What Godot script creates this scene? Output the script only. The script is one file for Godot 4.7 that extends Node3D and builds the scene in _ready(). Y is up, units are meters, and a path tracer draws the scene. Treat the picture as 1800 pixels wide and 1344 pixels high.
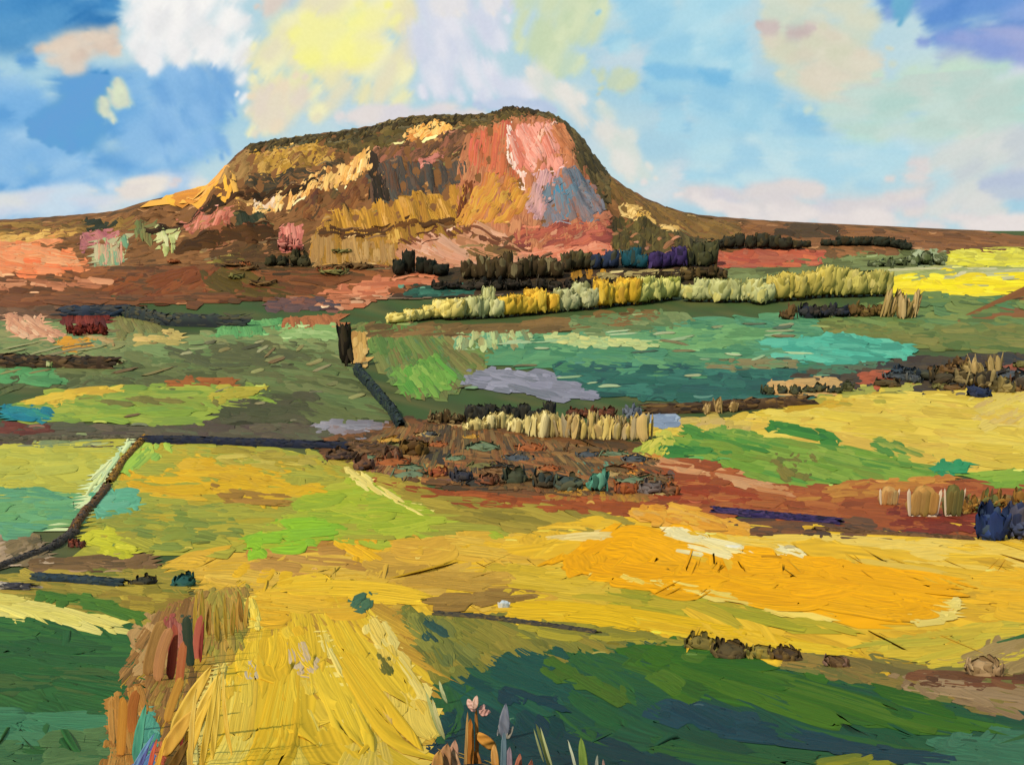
extends Node3D

# A patchwork valley under a flat-topped sandstone hill. Everything is laid out in metres:
# x to the right, y up, the view looks towards -z; "depth" below is -z.

const SUNLIT := 1.17                 # what sun and sky together add up to on an open slope at exposure 1
const GROUND_DEPTH = [-400, 0, 9, 22, 60, 140, 300, 520, 700, 800, 950, 1080, 1300, 1700, 3000, 7000]
const GROUND_HEIGHT = [62.3, 62.3, 58.3, 53, 40.3, 23.3, 8, 2.6, 6, 14, 38, 59, 86, 74, 34, 4]
const RISE_DEPTH = [900, 930, 1000, 1060, 1120, 1180, 1230, 1260, 1300, 1400, 1600, 1700]
const RISE_SHARE = [0, 0, 0.08, 0.24, 0.5, 0.78, 0.95, 1, 0.98, 0.75, 0, 0]
const CREST_X = [-1371.3, -1027.3, -769.1, -666, -597.1, -544.8, -484.3, -441, -418.2, -395.9, -319.5, -218.2, -150.7, -33.5, -4.2, 71.2, 100.9, 135.3, 178.4, 255.9, 341.8, 513.3, 770.9, 1371.8]
const CREST_HEIGHT = [0, 4.3, 17.7, 24.4, 31.1, 46.1, 60.2, 74.3, 101.4, 124.3, 138.1, 152.7, 168.1, 171.3, 180.1, 164.8, 138.1, 95.7, 61.9, 30.3, 19.4, 10.1, 0, 0]

var rng := RandomNumberGenerator.new()
var earth: StandardMaterial3D
var leafy: StandardMaterial3D
var straw: StandardMaterial3D
var made := {}
var triangles := 0

class Heap:
	var v := PackedVector3Array()
	var c := PackedColorArray()
	var i := PackedInt32Array()
	var t := PackedVector2Array()

func curve(X: Array, Y: Array, x: float) -> float:
	var n := X.size()
	if x <= X[0]: return Y[0]
	if x >= X[n - 1]: return Y[n - 1]
	var k := 0
	while X[k + 1] < x: k += 1
	var h: float = X[k + 1] - X[k]
	var t: float = (x - X[k]) / h
	var a := maxi(k - 1, 0)
	var b := mini(k + 2, n - 1)
	var m0: float = (Y[k + 1] - Y[a]) / (X[k + 1] - X[a]) * h
	var m1: float = (Y[b] - Y[k]) / (X[b] - X[k]) * h
	var t2 := t * t
	var t3 := t2 * t
	return (2 * t3 - 3 * t2 + 1) * Y[k] + (t3 - 2 * t2 + t) * m0 + (-2 * t3 + 3 * t2) * Y[k + 1] + (t3 - t2) * m1

var level := PackedFloat32Array()
var share := PackedFloat32Array()
var crest := PackedFloat32Array()

func tables() -> void:
	for k in 6841: level.append(curve(GROUND_DEPTH, GROUND_HEIGHT, k * .25))
	for k in 801: share.append(curve(RISE_DEPTH, RISE_SHARE, 900.0 + k))
	for k in 2601: crest.append(curve(CREST_X, CREST_HEIGHT, k - 1300.0))

func land(x: float, d: float) -> float:
	var y := 0.0
	if d > 0.0 and d < 1709.0:
		var g := d * 4.0
		var k := int(g)
		y = lerpf(level[k], level[k + 1], g - k)
	else: y = curve(GROUND_DEPTH, GROUND_HEIGHT, d)
	y += 0.9 * clampf(d / 150.0, 0, 1) * sin(x * .021 + 1.3) * sin(d * .017)
	y += 0.10 * clampf(d / 30.0, 0, 1) * sin(x * .31) * sin(d * .27 + .6)
	return y

func rise(x: float, d: float) -> float:
	if d < 931.0 or d > 1598.0: return 0.0
	var g := d - 900.0
	var k := int(g)
	var f := lerpf(share[k], share[k + 1], g - k)
	if f <= 0.0: return 0.0
	g = clampf(x + 1300.0, 0, 2598)
	k = int(g)
	var a := lerpf(crest[k], crest[k + 1], g - k)
	return maxf(0.0, a * f + f * f * f * minf(a, 60) * .016 * (sin(x * .37 + d * .05) + sin(x * .83 + 1)) + f * (1 - f) * 4 * minf(a, 60) * 0.07 * (sin(x * .055 + d * .02) + .6 * sin(x * .13 - d * .03) + .5 * sin(x * .24 + d * .12)))

func height(x: float, z: float) -> float:
	return land(x, -z) + rise(x, -z)

func colour(hex: String) -> Color:
	var l := Color(hex).srgb_to_linear()
	return Color(l.r / SUNLIT * 1.0, l.g / SUNLIT * 1.0, l.b / SUNLIT * 1.0)

func colours(text: String) -> Array:
	var out := []
	for h in text.split(" ", false): out.append(colour(h))
	return out

func numbered(called: String) -> String:
	made[called] = made.get(called, -1) + 1
	return called if made[called] == 0 else "%s_%03d" % [called, made[called]]

func material(rough: float, spec: float) -> StandardMaterial3D:
	var m := StandardMaterial3D.new()
	m.vertex_color_use_as_albedo = true
	m.roughness = rough
	m.metallic_specular = spec
	m.cull_mode = BaseMaterial3D.CULL_DISABLED
	return m

# Fine streaks that run along every stroke: their tone and their relief.
func streaks(m: StandardMaterial3D) -> void:
	var n := 256
	var amp := []
	var ph := []
	for k in 4:
		var raw := PackedFloat32Array()
		var shift := PackedFloat32Array()
		for y in n:
			raw.append(rng.randf_range(-1, 1))
			shift.append(0.0)
		var w := rng.randf() * TAU
		for y in n:
			w += rng.randf_range(-.25, .25)
			shift[y] = w
		var soft := PackedFloat32Array()
		for y in n: soft.append((raw[(y + n - 1) % n] + 2 * raw[y] + raw[(y + 1) % n]) * .3)
		amp.append(soft)
		ph.append(shift)
	var tone := Image.create(n, n, false, Image.FORMAT_RGB8)
	var bump := Image.create(n, n, false, Image.FORMAT_RGB8)
	for y in n:
		for x in n:
			var h := 0.0
			for k in 4: h += amp[k][y] * cos(TAU * k * x / n + ph[k][y]) * (.5 if k == 0 else .34)
			var g := clampf(.91 + .085 * h, 0, 1)
			tone.set_pixel(x, y, Color(g, g, g))
			var b := clampf(.5 + .4 * h, 0, 1)
			bump.set_pixel(x, y, Color(b, b, b))
	bump.bump_map_to_normal_map(2.0)
	m.albedo_texture = ImageTexture.create_from_image(tone)
	m.normal_enabled = true
	m.normal_texture = ImageTexture.create_from_image(bump)
	m.normal_scale = .8

func commit(heap: Heap, called: String, parent: Node, m: Material) -> MeshInstance3D:
	var o := MeshInstance3D.new()
	o.name = numbered(called) if parent == self else called
	triangles += heap.i.size() / 3
	if heap.v.size() > 0:
		var a := []
		a.resize(Mesh.ARRAY_MAX)
		a[Mesh.ARRAY_VERTEX] = heap.v
		a[Mesh.ARRAY_COLOR] = heap.c
		a[Mesh.ARRAY_INDEX] = heap.i
		heap.t.resize(heap.v.size())
		a[Mesh.ARRAY_TEX_UV] = heap.t
		var src := ArrayMesh.new()
		src.add_surface_from_arrays(Mesh.PRIMITIVE_TRIANGLES, a)
		var st := SurfaceTool.new()
		st.create_from(src, 0)
		st.generate_normals()
		st.generate_tangents()
		o.mesh = st.commit()
		o.material_override = m
	parent.add_child(o, true)
	return o

func tag(o: Node, label: String, category := "", group := "", kind := "") -> void:
	o.set_meta("label", label)
	if category: o.set_meta("category", category)
	if group: o.set_meta("group", group)
	if kind: o.set_meta("kind", kind)

func thing(called: String, label: String, category: String, at: Vector3, group := "") -> Node3D:
	var o := Node3D.new()
	o.name = numbered(called)
	o.position = at
	add_child(o)
	tag(o, label, category, group)
	return o

func quads(heap: Heap, start: int, nu: int, nv: int, flip: bool) -> void:
	for a in nu:
		for b in nv:
			var p := start + a * (nv + 1) + b
			var q := p + nv + 1
			if flip: heap.i.append_array(PackedInt32Array([p, p + 1, q, q, p + 1, q + 1]))
			else: heap.i.append_array(PackedInt32Array([p, q, p + 1, q, q + 1, p + 1]))

# One thick knife-stroke of matter: a slab with ragged ends, streaks along it and a raised rim.
# lie: it follows the land; else it stays in its own plane (U, V, N).
func slab(heap: Heap, P: Vector3, U: Vector3, V: Vector3, N: Vector3, L: float, W: float, T: float, ca: Color, cb: Color, nu: int, nv: int, bend: float, lie: bool, round_ := 0.0) -> void:
	var start := heap.v.size()
	var ext := PackedFloat32Array()
	var tone := PackedFloat32Array()
	var lump := PackedFloat32Array()
	var walk := rng.randf_range(.2, .8)
	var off := rng.randf_range(-.12, .12)
	for j in nv + 1:
		walk = clampf(walk + rng.randf_range(-.34, .34), 0, 1)
		off = clampf(off + rng.randf_range(-.11, .11), -.25, .25)
		tone.append(walk)
		ext.append(1.0 + off * (1.0 if lie else .45))
		lump.append(rng.randf_range(-.28, .28))
	heap.t.resize(start)
	var tu := nu * 7.5 / 128.0
	var tv := nv * 2.2 / 128.0
	var to := Vector2(rng.randf(), rng.randf())
	var dirn := -1.0 if rng.randf() < .5 else 1.0
	var light := rng.randf_range(.94, 1.06)
	var hu := 0.0
	var exact := lie and (P.z < -900.0 or P.z > -60.0)
	if lie: hu = (height(P.x + U.x * L * .5, P.z + U.z * L * .5) - height(P.x - U.x * L * .5, P.z - U.z * L * .5)) / L
	for i in nu + 1:
		var u := -1.0 + 2.0 * i / nu
		var w := pow(maxf(0.0, 1.0 - pow(absf(u), 5.0)), .3) * .92 + .08
		var c := P + U * (u * L * .5) + V * (bend * W * (u * u - .33))
		var hc := 0.0
		var hs := 0.0
		if lie:
			var e := W * .4
			hc = height(c.x, c.z)
			hs = (height(c.x + V.x * e, c.z + V.z * e) - height(c.x - V.x * e, c.z - V.z * e)) / (2 * e)
		for j in nv + 1:
			var v := -1.0 + 2.0 * j / nv
			var across := v * W * .5 * w
			var p := P + U * (u * ext[j] * L * .5) + V * (across + bend * W * (u * u - .33))
			var rim := i == 0 or j == 0 or i == nu or j == nv
			var t := -.45 * T if rim else T * (.3 + .45 * v * v * v * v + lump[j] + .5 * maxf(0.0, u * dirn) ** 8)
			if lie and exact: p.y = height(p.x, p.z) + P.y
			elif lie: p.y = hc + hs * across + hu * (u * (ext[j] - 1.0) * L * .5) + P.y
			p += N * (t - round_ * (v * v * W * .5))
			heap.v.append(p)
			heap.t.append(to + Vector2(tu * (u * .5 + .5), tv * (v * .5 + .5)))
			var k := clampf(tone[j] + .22 * u * dirn + rng.randf_range(-.09, .09), 0, 1)
			var s := light * rng.randf_range(.96, 1.04)
			heap.c.append(Color(lerpf(ca.r, cb.r, k) * s, lerpf(ca.g, cb.g, k) * s, lerpf(ca.b, cb.b, k) * s))
	quads(heap, start, nu, nv, V.cross(U).dot(N) < 0)

# The even cover under the strokes, so that no bare earth shows between them.
func undercoat(heap: Heap, poly: PackedVector2Array, lo: Vector2, hi: Vector2, tint: Color, layer: float, step: float) -> void:
	step = maxf(step, maxf(hi.x - lo.x, hi.y - lo.y) / 90.0)
	var nx := int((hi.x - lo.x) / step) + 1
	var ny := int((hi.y - lo.y) / step) + 1
	var at := {}
	for i in nx:
		for j in ny:
			if not Geometry2D.is_point_in_polygon(lo + Vector2(i + .5, j + .5) * step, poly): continue
			var corner := []
			for c in [Vector2i(i, j), Vector2i(i + 1, j), Vector2i(i, j + 1), Vector2i(i + 1, j + 1)]:
				if not at.has(c):
					at[c] = heap.v.size()
					var p: Vector2 = lo + Vector2(c) * step
					heap.v.append(Vector3(p.x, height(p.x, p.y) - p.y * .00069 * (.15 + layer * .3), p.y))
					heap.c.append(tint * rng.randf_range(.9, 1.08))
				corner.append(at[c])
			heap.i.append_array(PackedInt32Array([corner[0], corner[1], corner[2], corner[1], corner[3], corner[2]]))

# Strokes of growth, soil or rock strewn over one outline on the land (x, z pairs in metres).
func strew(heap: Heap, xz: Array, tints: String, a: Vector2, b: Vector2, angle: float, L: float, W: float, cover: float, layer: float, thick: float, parts := "", under: Node3D = null) -> void:
	var poly := PackedVector2Array()
	var lo := Vector2(1e9, 1e9)
	var hi := -lo
	var mid := Vector2.ZERO
	for k in range(0, xz.size(), 2):
		var p := Vector2(xz[k], xz[k + 1])
		poly.append(p)
		lo = lo.min(p)
		hi = hi.max(p)
		mid += p
	mid /= poly.size()
	var size := 0.0
	for k in poly.size():
		size += poly[k].cross(poly[(k + 1) % poly.size()]) * .5
	size = absf(size)
	var cs := colours(tints)
	var mean := Color(0, 0, 0)
	for c in cs: mean += c / cs.size()
	var area := absf(a.cross(b))
	var hold := .34 if layer < 6.5 and parts != "straw_layer" else .48
	if cover >= 1.0: undercoat(heap, poly, lo, hi, mean, layer, sqrt(area) * 9.0)
	for coat in ([0, 1] if cover >= 1.0 else [1]):
		var coat_w := W * (2.0 if coat == 0 else 1.0)
		var count := int((2.2 if coat == 0 else cover) * size / (area * L * coat_w)) + 3
		var placed := 0
		var tries := 0
		while placed < count and tries < count * 16:
			tries += 1
			var p := Vector2(rng.randf_range(lo.x, hi.x), rng.randf_range(lo.y, hi.y))
			if not Geometry2D.is_point_in_polygon(p, poly): continue
			var f := p.y / mid.y
			var th := deg_to_rad(angle + rng.randfn(0, 5.0))
			var along := (a * cos(th) + b * sin(th)) * f
			var over := (-a * sin(th) + b * cos(th)) * f
			var l := L * rng.randf_range(.55, 1.25)
			var w := coat_w * rng.randf_range(.6, 1.3)
			var shrink := 0
			while shrink < 5 and not (Geometry2D.is_point_in_polygon(p + along * l * hold, poly) and Geometry2D.is_point_in_polygon(p - along * l * hold, poly)):
				l *= .68
				shrink += 1
			if shrink > 2: w *= .7
			placed += 1
			var q := -p.y * .00069
			var e := 4.0 * q
			var N := Vector3(-(height(p.x + e, p.y) - height(p.x - e, p.y)) / (2 * e), 1, -(height(p.x, p.y + e) - height(p.x, p.y - e)) / (2 * e)).normalized()
			var lift := q * (.12 + layer * .3 + rng.randf() * .3) if coat == 0 else q * (.4 + layer * .36 + rng.randf() * .55)
			var U := Vector3(along.x, 0, along.y)
			var V := Vector3(over.x, 0, over.y)
			var ll := U.length() * l
			var ww := V.length() * w
			U = U.normalized()
			V = V.normalized()
			var ca: Color = cs[rng.randi() % cs.size()]
			var cb: Color = cs[rng.randi() % cs.size()]
			if coat == 0:
				ca = ca.lerp(mean, .5)
				cb = cb.lerp(mean, .5)
			else: ca = ca.lerp(mean, .25)
			if coat == 0: pass
			elif ca == cb: cb = Color(ca.r * 1.12, ca.g * 1.1, ca.b * 1.06)
			else: cb = ca.lerp(cb, .55)
			var nu := clampi(int(l / (16.0 if coat == 0 else 8.8)) + 3, 4, 24)
			var nv := clampi(int(w / (6.0 if coat == 0 else 2.9)) + 3, 4, 14)
			var tall := q * thick * (.35 if coat == 0 else .8)
			if parts and coat == 1:
				var one := Heap.new()
				slab(one, Vector3(p.x, lift, p.y), U, V, N, ll, ww, q * thick, ca, cb, nu, nv, rng.randfn(0, .12), true)
				commit(one, parts, under, earth).position = -under.position
			else:
				slab(heap, Vector3(p.x, lift, p.y), U, V, N, ll, ww, tall, ca, cb, nu, nv, rng.randfn(0, .12), true)

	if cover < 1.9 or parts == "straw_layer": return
	# thin ridges on the outline, tinted pale as painted highlights, dark as painted shadows
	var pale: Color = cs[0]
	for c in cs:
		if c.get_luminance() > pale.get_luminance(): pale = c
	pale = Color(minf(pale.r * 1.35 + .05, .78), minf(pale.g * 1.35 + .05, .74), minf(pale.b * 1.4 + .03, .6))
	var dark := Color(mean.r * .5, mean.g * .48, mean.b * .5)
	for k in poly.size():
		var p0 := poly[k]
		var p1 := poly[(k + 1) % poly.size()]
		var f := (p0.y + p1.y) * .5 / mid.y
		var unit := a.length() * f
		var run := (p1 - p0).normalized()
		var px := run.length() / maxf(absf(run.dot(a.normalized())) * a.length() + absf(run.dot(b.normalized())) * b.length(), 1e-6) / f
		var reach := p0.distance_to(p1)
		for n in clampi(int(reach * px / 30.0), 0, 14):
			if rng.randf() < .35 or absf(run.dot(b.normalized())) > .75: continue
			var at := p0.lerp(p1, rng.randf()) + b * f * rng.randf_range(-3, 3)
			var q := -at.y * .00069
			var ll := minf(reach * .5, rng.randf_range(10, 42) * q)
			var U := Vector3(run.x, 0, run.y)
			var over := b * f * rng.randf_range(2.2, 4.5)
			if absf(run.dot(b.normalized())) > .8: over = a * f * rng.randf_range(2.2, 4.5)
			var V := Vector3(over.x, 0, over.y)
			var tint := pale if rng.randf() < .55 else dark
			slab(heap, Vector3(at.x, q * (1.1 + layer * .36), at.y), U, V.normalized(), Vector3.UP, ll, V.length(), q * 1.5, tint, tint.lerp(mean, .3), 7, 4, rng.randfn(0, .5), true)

func ground_piece(called: String, label: String, heap: Heap) -> void:
	tag(commit(heap, called, self, earth), label, "", "", "structure")

# An uneven rounded core, so that no crown is hollow.
func core(heap: Heap, mid: Vector3, r: Vector3, c: Color, square := 1.0) -> void:
	var start := heap.v.size()
	for i in 7:
		for j in 9:
			var up := -PI / 2 + PI * i / 6
			var go := TAU * (j % 8) / 8
			var s := 1.0 + .12 * sin(go * 3 + i * 1.7)
			var wide := pow(maxf(cos(up), 0.0), square)
			heap.v.append(mid + Vector3(wide * cos(go) * r.x, signf(sin(up)) * pow(absf(sin(up)), square) * r.y, wide * sin(go) * r.z) * s)
			heap.c.append(c)
	quads(heap, start, 6, 8, false)

func tube(heap: Heap, pts: Array, radii: Array, c: Color, cb: Color) -> void:
	var start := heap.v.size()
	for i in pts.size():
		var dirn: Vector3 = (pts[mini(i + 1, pts.size() - 1)] - pts[maxi(i - 1, 0)]).normalized()
		var side := dirn.cross(Vector3.FORWARD if absf(dirn.z) < .9 else Vector3.RIGHT).normalized()
		var other := dirn.cross(side)
		for j in 9:
			var g := TAU * (j % 8) / 8
			heap.v.append(pts[i] + (side * cos(g) + other * sin(g)) * radii[i])
			heap.c.append(c.lerp(cb, .5 + .5 * sin(g * 2 + i)))
	quads(heap, start, pts.size() - 1, 8, true)

# Upright strokes of foliage round a core. kind: 0 a tree (trunk and crown), 1 a shrub, 2 a clump of reeds or tall grass.
func growth(called: String, label: String, category: String, group: String, kind: int, x: float, z: float, h: float, w: float, tints: String, count: int, lean := 0.0) -> void:
	var o := thing(called, label, category, Vector3(x, height(x, z), z), group)
	var cs := colours(tints)
	var heap := Heap.new()
	var foot := h * (.05 if kind == 0 else 0.0)
	var mid := Vector3(0, (h + foot) * .5, 0)
	var r := Vector3(w * .5, (h - foot) * .5, w * .5)
	if kind == 2: core(heap, mid * .8, r * .62, cs[0])
	if kind < 2: core(heap, mid * (.8 if kind == 1 else 1.0), r * (.88 if kind == 0 else .62), cs[0], .45 if kind == 0 else 1.0)
	for k in count:
		var go := TAU * (k + rng.randf() * .7) / count * 2.0
		var up := rng.randf_range(-.75, .95)
		var ring := sqrt(maxf(.05, 1 - up * up)) if kind > 0 else rng.randf_range(.75, 1.0)
		var out := Vector3(cos(go), 0, sin(go))
		var p := mid + Vector3(out.x * r.x * ring, up * r.y * (.3 if kind == 0 else .62), out.z * r.z * ring) * .85
		var L := h * (rng.randf_range(.62, .95) if kind == 0 else rng.randf_range(.45, .85))
		if kind == 0: p.y = h * rng.randf_range(.93, 1.06) - L * .5
		if kind == 2:
			L = h * rng.randf_range(.7, 1.05)
			p = Vector3(out.x * r.x * rng.randf() , L * .48, out.z * r.z * rng.randf())
		var U := (Vector3.UP + out * rng.randf_range(-.18, .2) + Vector3(lean + rng.randfn(0, .1), 0, rng.randfn(0, .05))).normalized()
		if kind == 1 and rng.randf() < .6:
			var flat := Vector3(-out.z, 0, out.x)
			U = (flat * (1.0 if rng.randf() < .5 else -1.0) + Vector3.UP * rng.randf_range(-.2, .5)).normalized()
			L = maxf(w, h) * rng.randf_range(.3, .6)
			p = Vector3(out.x * r.x * ring, h * (.42 + .4 * up), out.z * r.z * ring) * .8
		var V := U.cross(out).normalized()
		slab(heap, p, U, V, V.cross(U) if V.cross(U).dot(out) > 0 else U.cross(V), L, (minf(w, h * 1.2) if kind == 1 else w) * rng.randf_range(.26, .46) * [1.1, .85, 1.15][kind], w * .03, cs[rng.randi() % cs.size()], cs[rng.randi() % cs.size()], 6, 5, rng.randfn(0, .2), false, .25)
	commit(heap, ["crown", "foliage", "blades"][kind], o, leafy)
	var t := Heap.new()
	var bark := colour("4a3626")
	if kind == 0: tube(t, [Vector3(0, -h * .03, 0), Vector3(w * .02, h * .2, 0), Vector3(-w * .03, h * .6, 0)], [w * .1, w * .07, w * .03], bark, bark * 1.3)
	elif kind == 1: tube(t, [Vector3(0, -h * .05, 0), Vector3(w * .04, h * .5, 0)], [w * .08, w * .04], bark, bark * 1.3)
	if kind < 2: commit(t, "trunk" if kind == 0 else "stem", o, leafy)

# A hedge along a line on the land: a swept uneven core dressed in long strokes that run with it.
func hedge(called: String, label: String, group: String, xz: Array, h: float, w: float, tints: String, upright := .8) -> void:
	var cs := colours(tints)
	var a := Vector2(xz[0], xz[1])
	var o := thing(called, label, "hedge", Vector3(a.x, height(a.x, a.y), a.y), group)
	var heap := Heap.new()
	var wood := Heap.new()
	var mids := []
	var runs := []
	var sizes := []
	for k in range(0, xz.size() - 2, 2):
		var p := Vector2(xz[k], xz[k + 1])
		var q := Vector2(xz[k + 2], xz[k + 3])
		var steps := int(p.distance_to(q) / (w * .5)) + 1
		for s in steps + (1 if k == xz.size() - 4 else 0):
			var m := p.lerp(q, float(s) / steps)
			mids.append(Vector3(m.x, height(m.x, m.y), m.y) - o.position)
			sizes.append(m.y / a.y)
	var n := mids.size()
	var start := heap.v.size()
	for k in n:
		var run: Vector3 = (mids[mini(k + 1, n - 1)] - mids[maxi(k - 1, 0)]).normalized()
		runs.append(run)
		var side := run.cross(Vector3.UP).normalized()
		var grow: float = sizes[k] * rng.randf_range(.8, 1.15) * (.5 if k == 0 or k == n - 1 else 1.0)
		for j in 9:
			var g := lerpf(-.15, PI + .15, j / 8.0)
			heap.v.append(mids[k] + side * (cos(g) * w * .46 * grow) + Vector3.UP * (sin(g) * h * .88 * grow))
			heap.c.append(cs[0].lerp(cs[1], rng.randf()))
		if k % 3 == 1:
			tube(wood, [mids[k] - Vector3(0, h * .1, 0), mids[k] + Vector3(0, h * .6, 0)], [w * .06, w * .03], cs[0], cs[0] * 1.2)
	quads(heap, start, n - 1, 8, true)
	for k in n:
		for c in 6:
			var g := rng.randf_range(.05, PI - .05)
			var side: Vector3 = runs[k].cross(Vector3.UP).normalized()
			var out := (side * cos(g) * h + Vector3.UP * sin(g) * w * .5).normalized()
			var grow: float = sizes[k]
			var p: Vector3 = mids[k] + side * (cos(g) * w * .47 * grow) + Vector3.UP * (sin(g) * h * .9 * grow) + runs[k] * rng.randf_range(-.3, .3) * w
			var U: Vector3 = (runs[k] + Vector3.UP * rng.randfn(0, .05 + upright * .14)).normalized()
			var V := U.cross(out).normalized()
			var N := V.cross(U)
			if N.dot(out) < 0: N = -N
			slab(heap, p, U, V, N, w * grow * rng.randf_range(.8, 1.9), w * grow * rng.randf_range(.18, .4), w * .02, cs[rng.randi() % cs.size()], cs[rng.randi() % cs.size()], 7, 5, rng.randfn(0, .15), false, .2)
	commit(heap, "foliage", o, leafy)
	commit(wood, "stem", o, leafy)

# A leaf, stem or petal from one point to another, with a midrib, thickness and a bow.
func leaf(called: String, parent: Node3D, p: Vector3, q: Vector3, w: float, face: Vector3, ca: Color, cb: Color, bow: float, blunt: float) -> void:
	var heap := Heap.new()
	var U := (q - p).normalized()
	var L := p.distance_to(q)
	var V := U.cross(face).normalized()
	var N := V.cross(U)
	for side in [1.0, -1.0]:
		var start := heap.v.size()
		for i in 13:
			var u := i / 12.0
			var prof := lerpf(pow(sin(PI * pow(u * .97 + .015, .8)), .8), 1.0 - pow(absf(2 * u - 1), 6), blunt)
			for j in 7:
				var v := -1.0 + j / 3.0
				var wav := .06 * w * sin(u * 17 + v * 3)
				heap.v.append(p + U * (u * L) + V * (v * w * .5 * prof) + N * (bow * L * sin(PI * u) + side * w * .05 * (1 - v * v) + w * .16 * v * v * prof + wav))
				var k := clampf(.5 + .3 * sin(v * 6 + u * 2) + rng.randf_range(-.25, .25), 0, 1)
				heap.c.append(ca.lerp(cb, k))
		quads(heap, start, 12, 6, side > 0)
	commit(heap, called, parent, leafy)

func plant(called: String, label: String, category: String, at: Vector3, pieces: Array) -> void:
	var o := thing(called, label, category, at)
	for p in pieces:
		var face := Vector3(rng.randfn(0, .25), .35 + rng.randfn(0, .15), 1).normalized()
		if p[0] == "leaf" and p[3] > .1:
			var U: Vector3 = (p[2] - p[1]).normalized()
			var V := U.cross(face).normalized()
			var one := Heap.new()
			slab(one, (p[1] + p[2]) * .5, U, V, V.cross(U), p[1].distance_to(p[2]), p[3], p[3] * .03, colour(p[4]), colour(p[5]), 18, 16, rng.randfn(0, .3), false, .06)
			commit(one, "leaf", o, leafy)
			continue
		leaf(p[0], o, p[1], p[2], p[3], face, colour(p[4]), colour(p[5]), p[6], p[7])

# A standing slab of sandstone with a worn pale edge.
func stone(called: String, label: String, at: Vector3, w: float, h: float, t: float, tints: String, edge: String, group := "") -> void:
	var o := thing(called, label, "rock", at, group)
	var cs := colours(tints)
	var heap := Heap.new()
	core(heap, Vector3(0, h * .45, 0), Vector3(w * .5, h * .56, t), cs[0])
	commit(heap, "body", o, earth)
	var rim := Heap.new()
	var ec := colour(edge)
	for s in [-1.0, 1.0]:
		slab(rim, Vector3(s * w * .46, h * .5, t * .5), Vector3(s * .12, 1, 0).normalized(), Vector3(1, s * -.12, 0).normalized(), Vector3(0, 0, 1), h * .95, w * .12, t * .12, ec, ec * .85, 10, 5, .1, false)
	slab(rim, Vector3(0, h * .06, t * .75), Vector3.RIGHT, Vector3.UP, Vector3(0, 0, 1), w * .9, h * .16, t * .1, ec, ec * .85, 10, 5, .1, false)
	commit(rim, "worn_edge", o, earth)
	for k in 3:
		var face := Heap.new()
		slab(face, Vector3((k - 1) * w * .27, h * .52, t * .88), Vector3(.08, 1, -.05).normalized(), Vector3(1, -.08, 0).normalized(), Vector3(0, .05, 1).normalized(), h * .8, w * .3, t * .12, cs[k % cs.size()], cs[(k + 1) % cs.size()], 10, 8, 0, false)
		commit(face, "stone_face", o, earth)

# ---------------------------------------------------------------- the sky: broad brushed clouds, computed
const SKY_W := 1024
const SKY_H := 1024
var sky_r := PackedFloat32Array()
var sky_g := PackedFloat32Array()
var sky_b := PackedFloat32Array()

func brush(az: float, el: float, angle: float, L: float, W: float, soft: float, ca: Color, cb: Color) -> void:
	var per := 90.0 / SKY_W
	var cx := (az + 45.0) / per
	var cy := (90.0 - el) / per
	var hl := L * .5 / per
	var hw := W * .5 / per
	var c := cos(angle)
	var s := sin(angle)
	var ex := absf(c) * hl + absf(s) * hw
	var ey := absf(s) * hl + absf(c) * hw
	var tones := PackedFloat32Array()
	var ends := PackedFloat32Array()
	var walk := rng.randf()
	for k in 18:
		walk = clampf(walk + rng.randf_range(-.3, .3), 0, 1)
		tones.append(walk)
		ends.append(rng.randf_range(.75, 1.0))
	for y in range(maxi(0, int(cy - ey)), mini(SKY_H - 1, int(cy + ey)) + 1):
		for x in range(maxi(0, int(cx - ex)), mini(SKY_W - 1, int(cx + ex)) + 1):
			var dx := x - cx
			var dy := y - cy
			var u := absf(dx * c + dy * s) / hl
			var vv := (-dx * s + dy * c) / hw
			var v := absf(vv)
			if u >= 1.0 or v >= 1.0: continue
			var row := clampf((vv * .5 + .5) * 16.0, 0, 16)
			var k := int(row)
			var tone := lerpf(tones[k], tones[k + 1], row - k)
			var al := clampf((ends[k] - u) / (soft * .5), 0, 1) * clampf((1 - v) / soft, 0, 1)
			al = al * al * (3 - 2 * al) * .92
			var at := y * SKY_W + x
			sky_r[at] = lerpf(sky_r[at], lerpf(ca.r, cb.r, tone), al)
			sky_g[at] = lerpf(sky_g[at], lerpf(ca.g, cb.g, tone), al)
			sky_b[at] = lerpf(sky_b[at], lerpf(ca.b, cb.b, tone), al)

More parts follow.
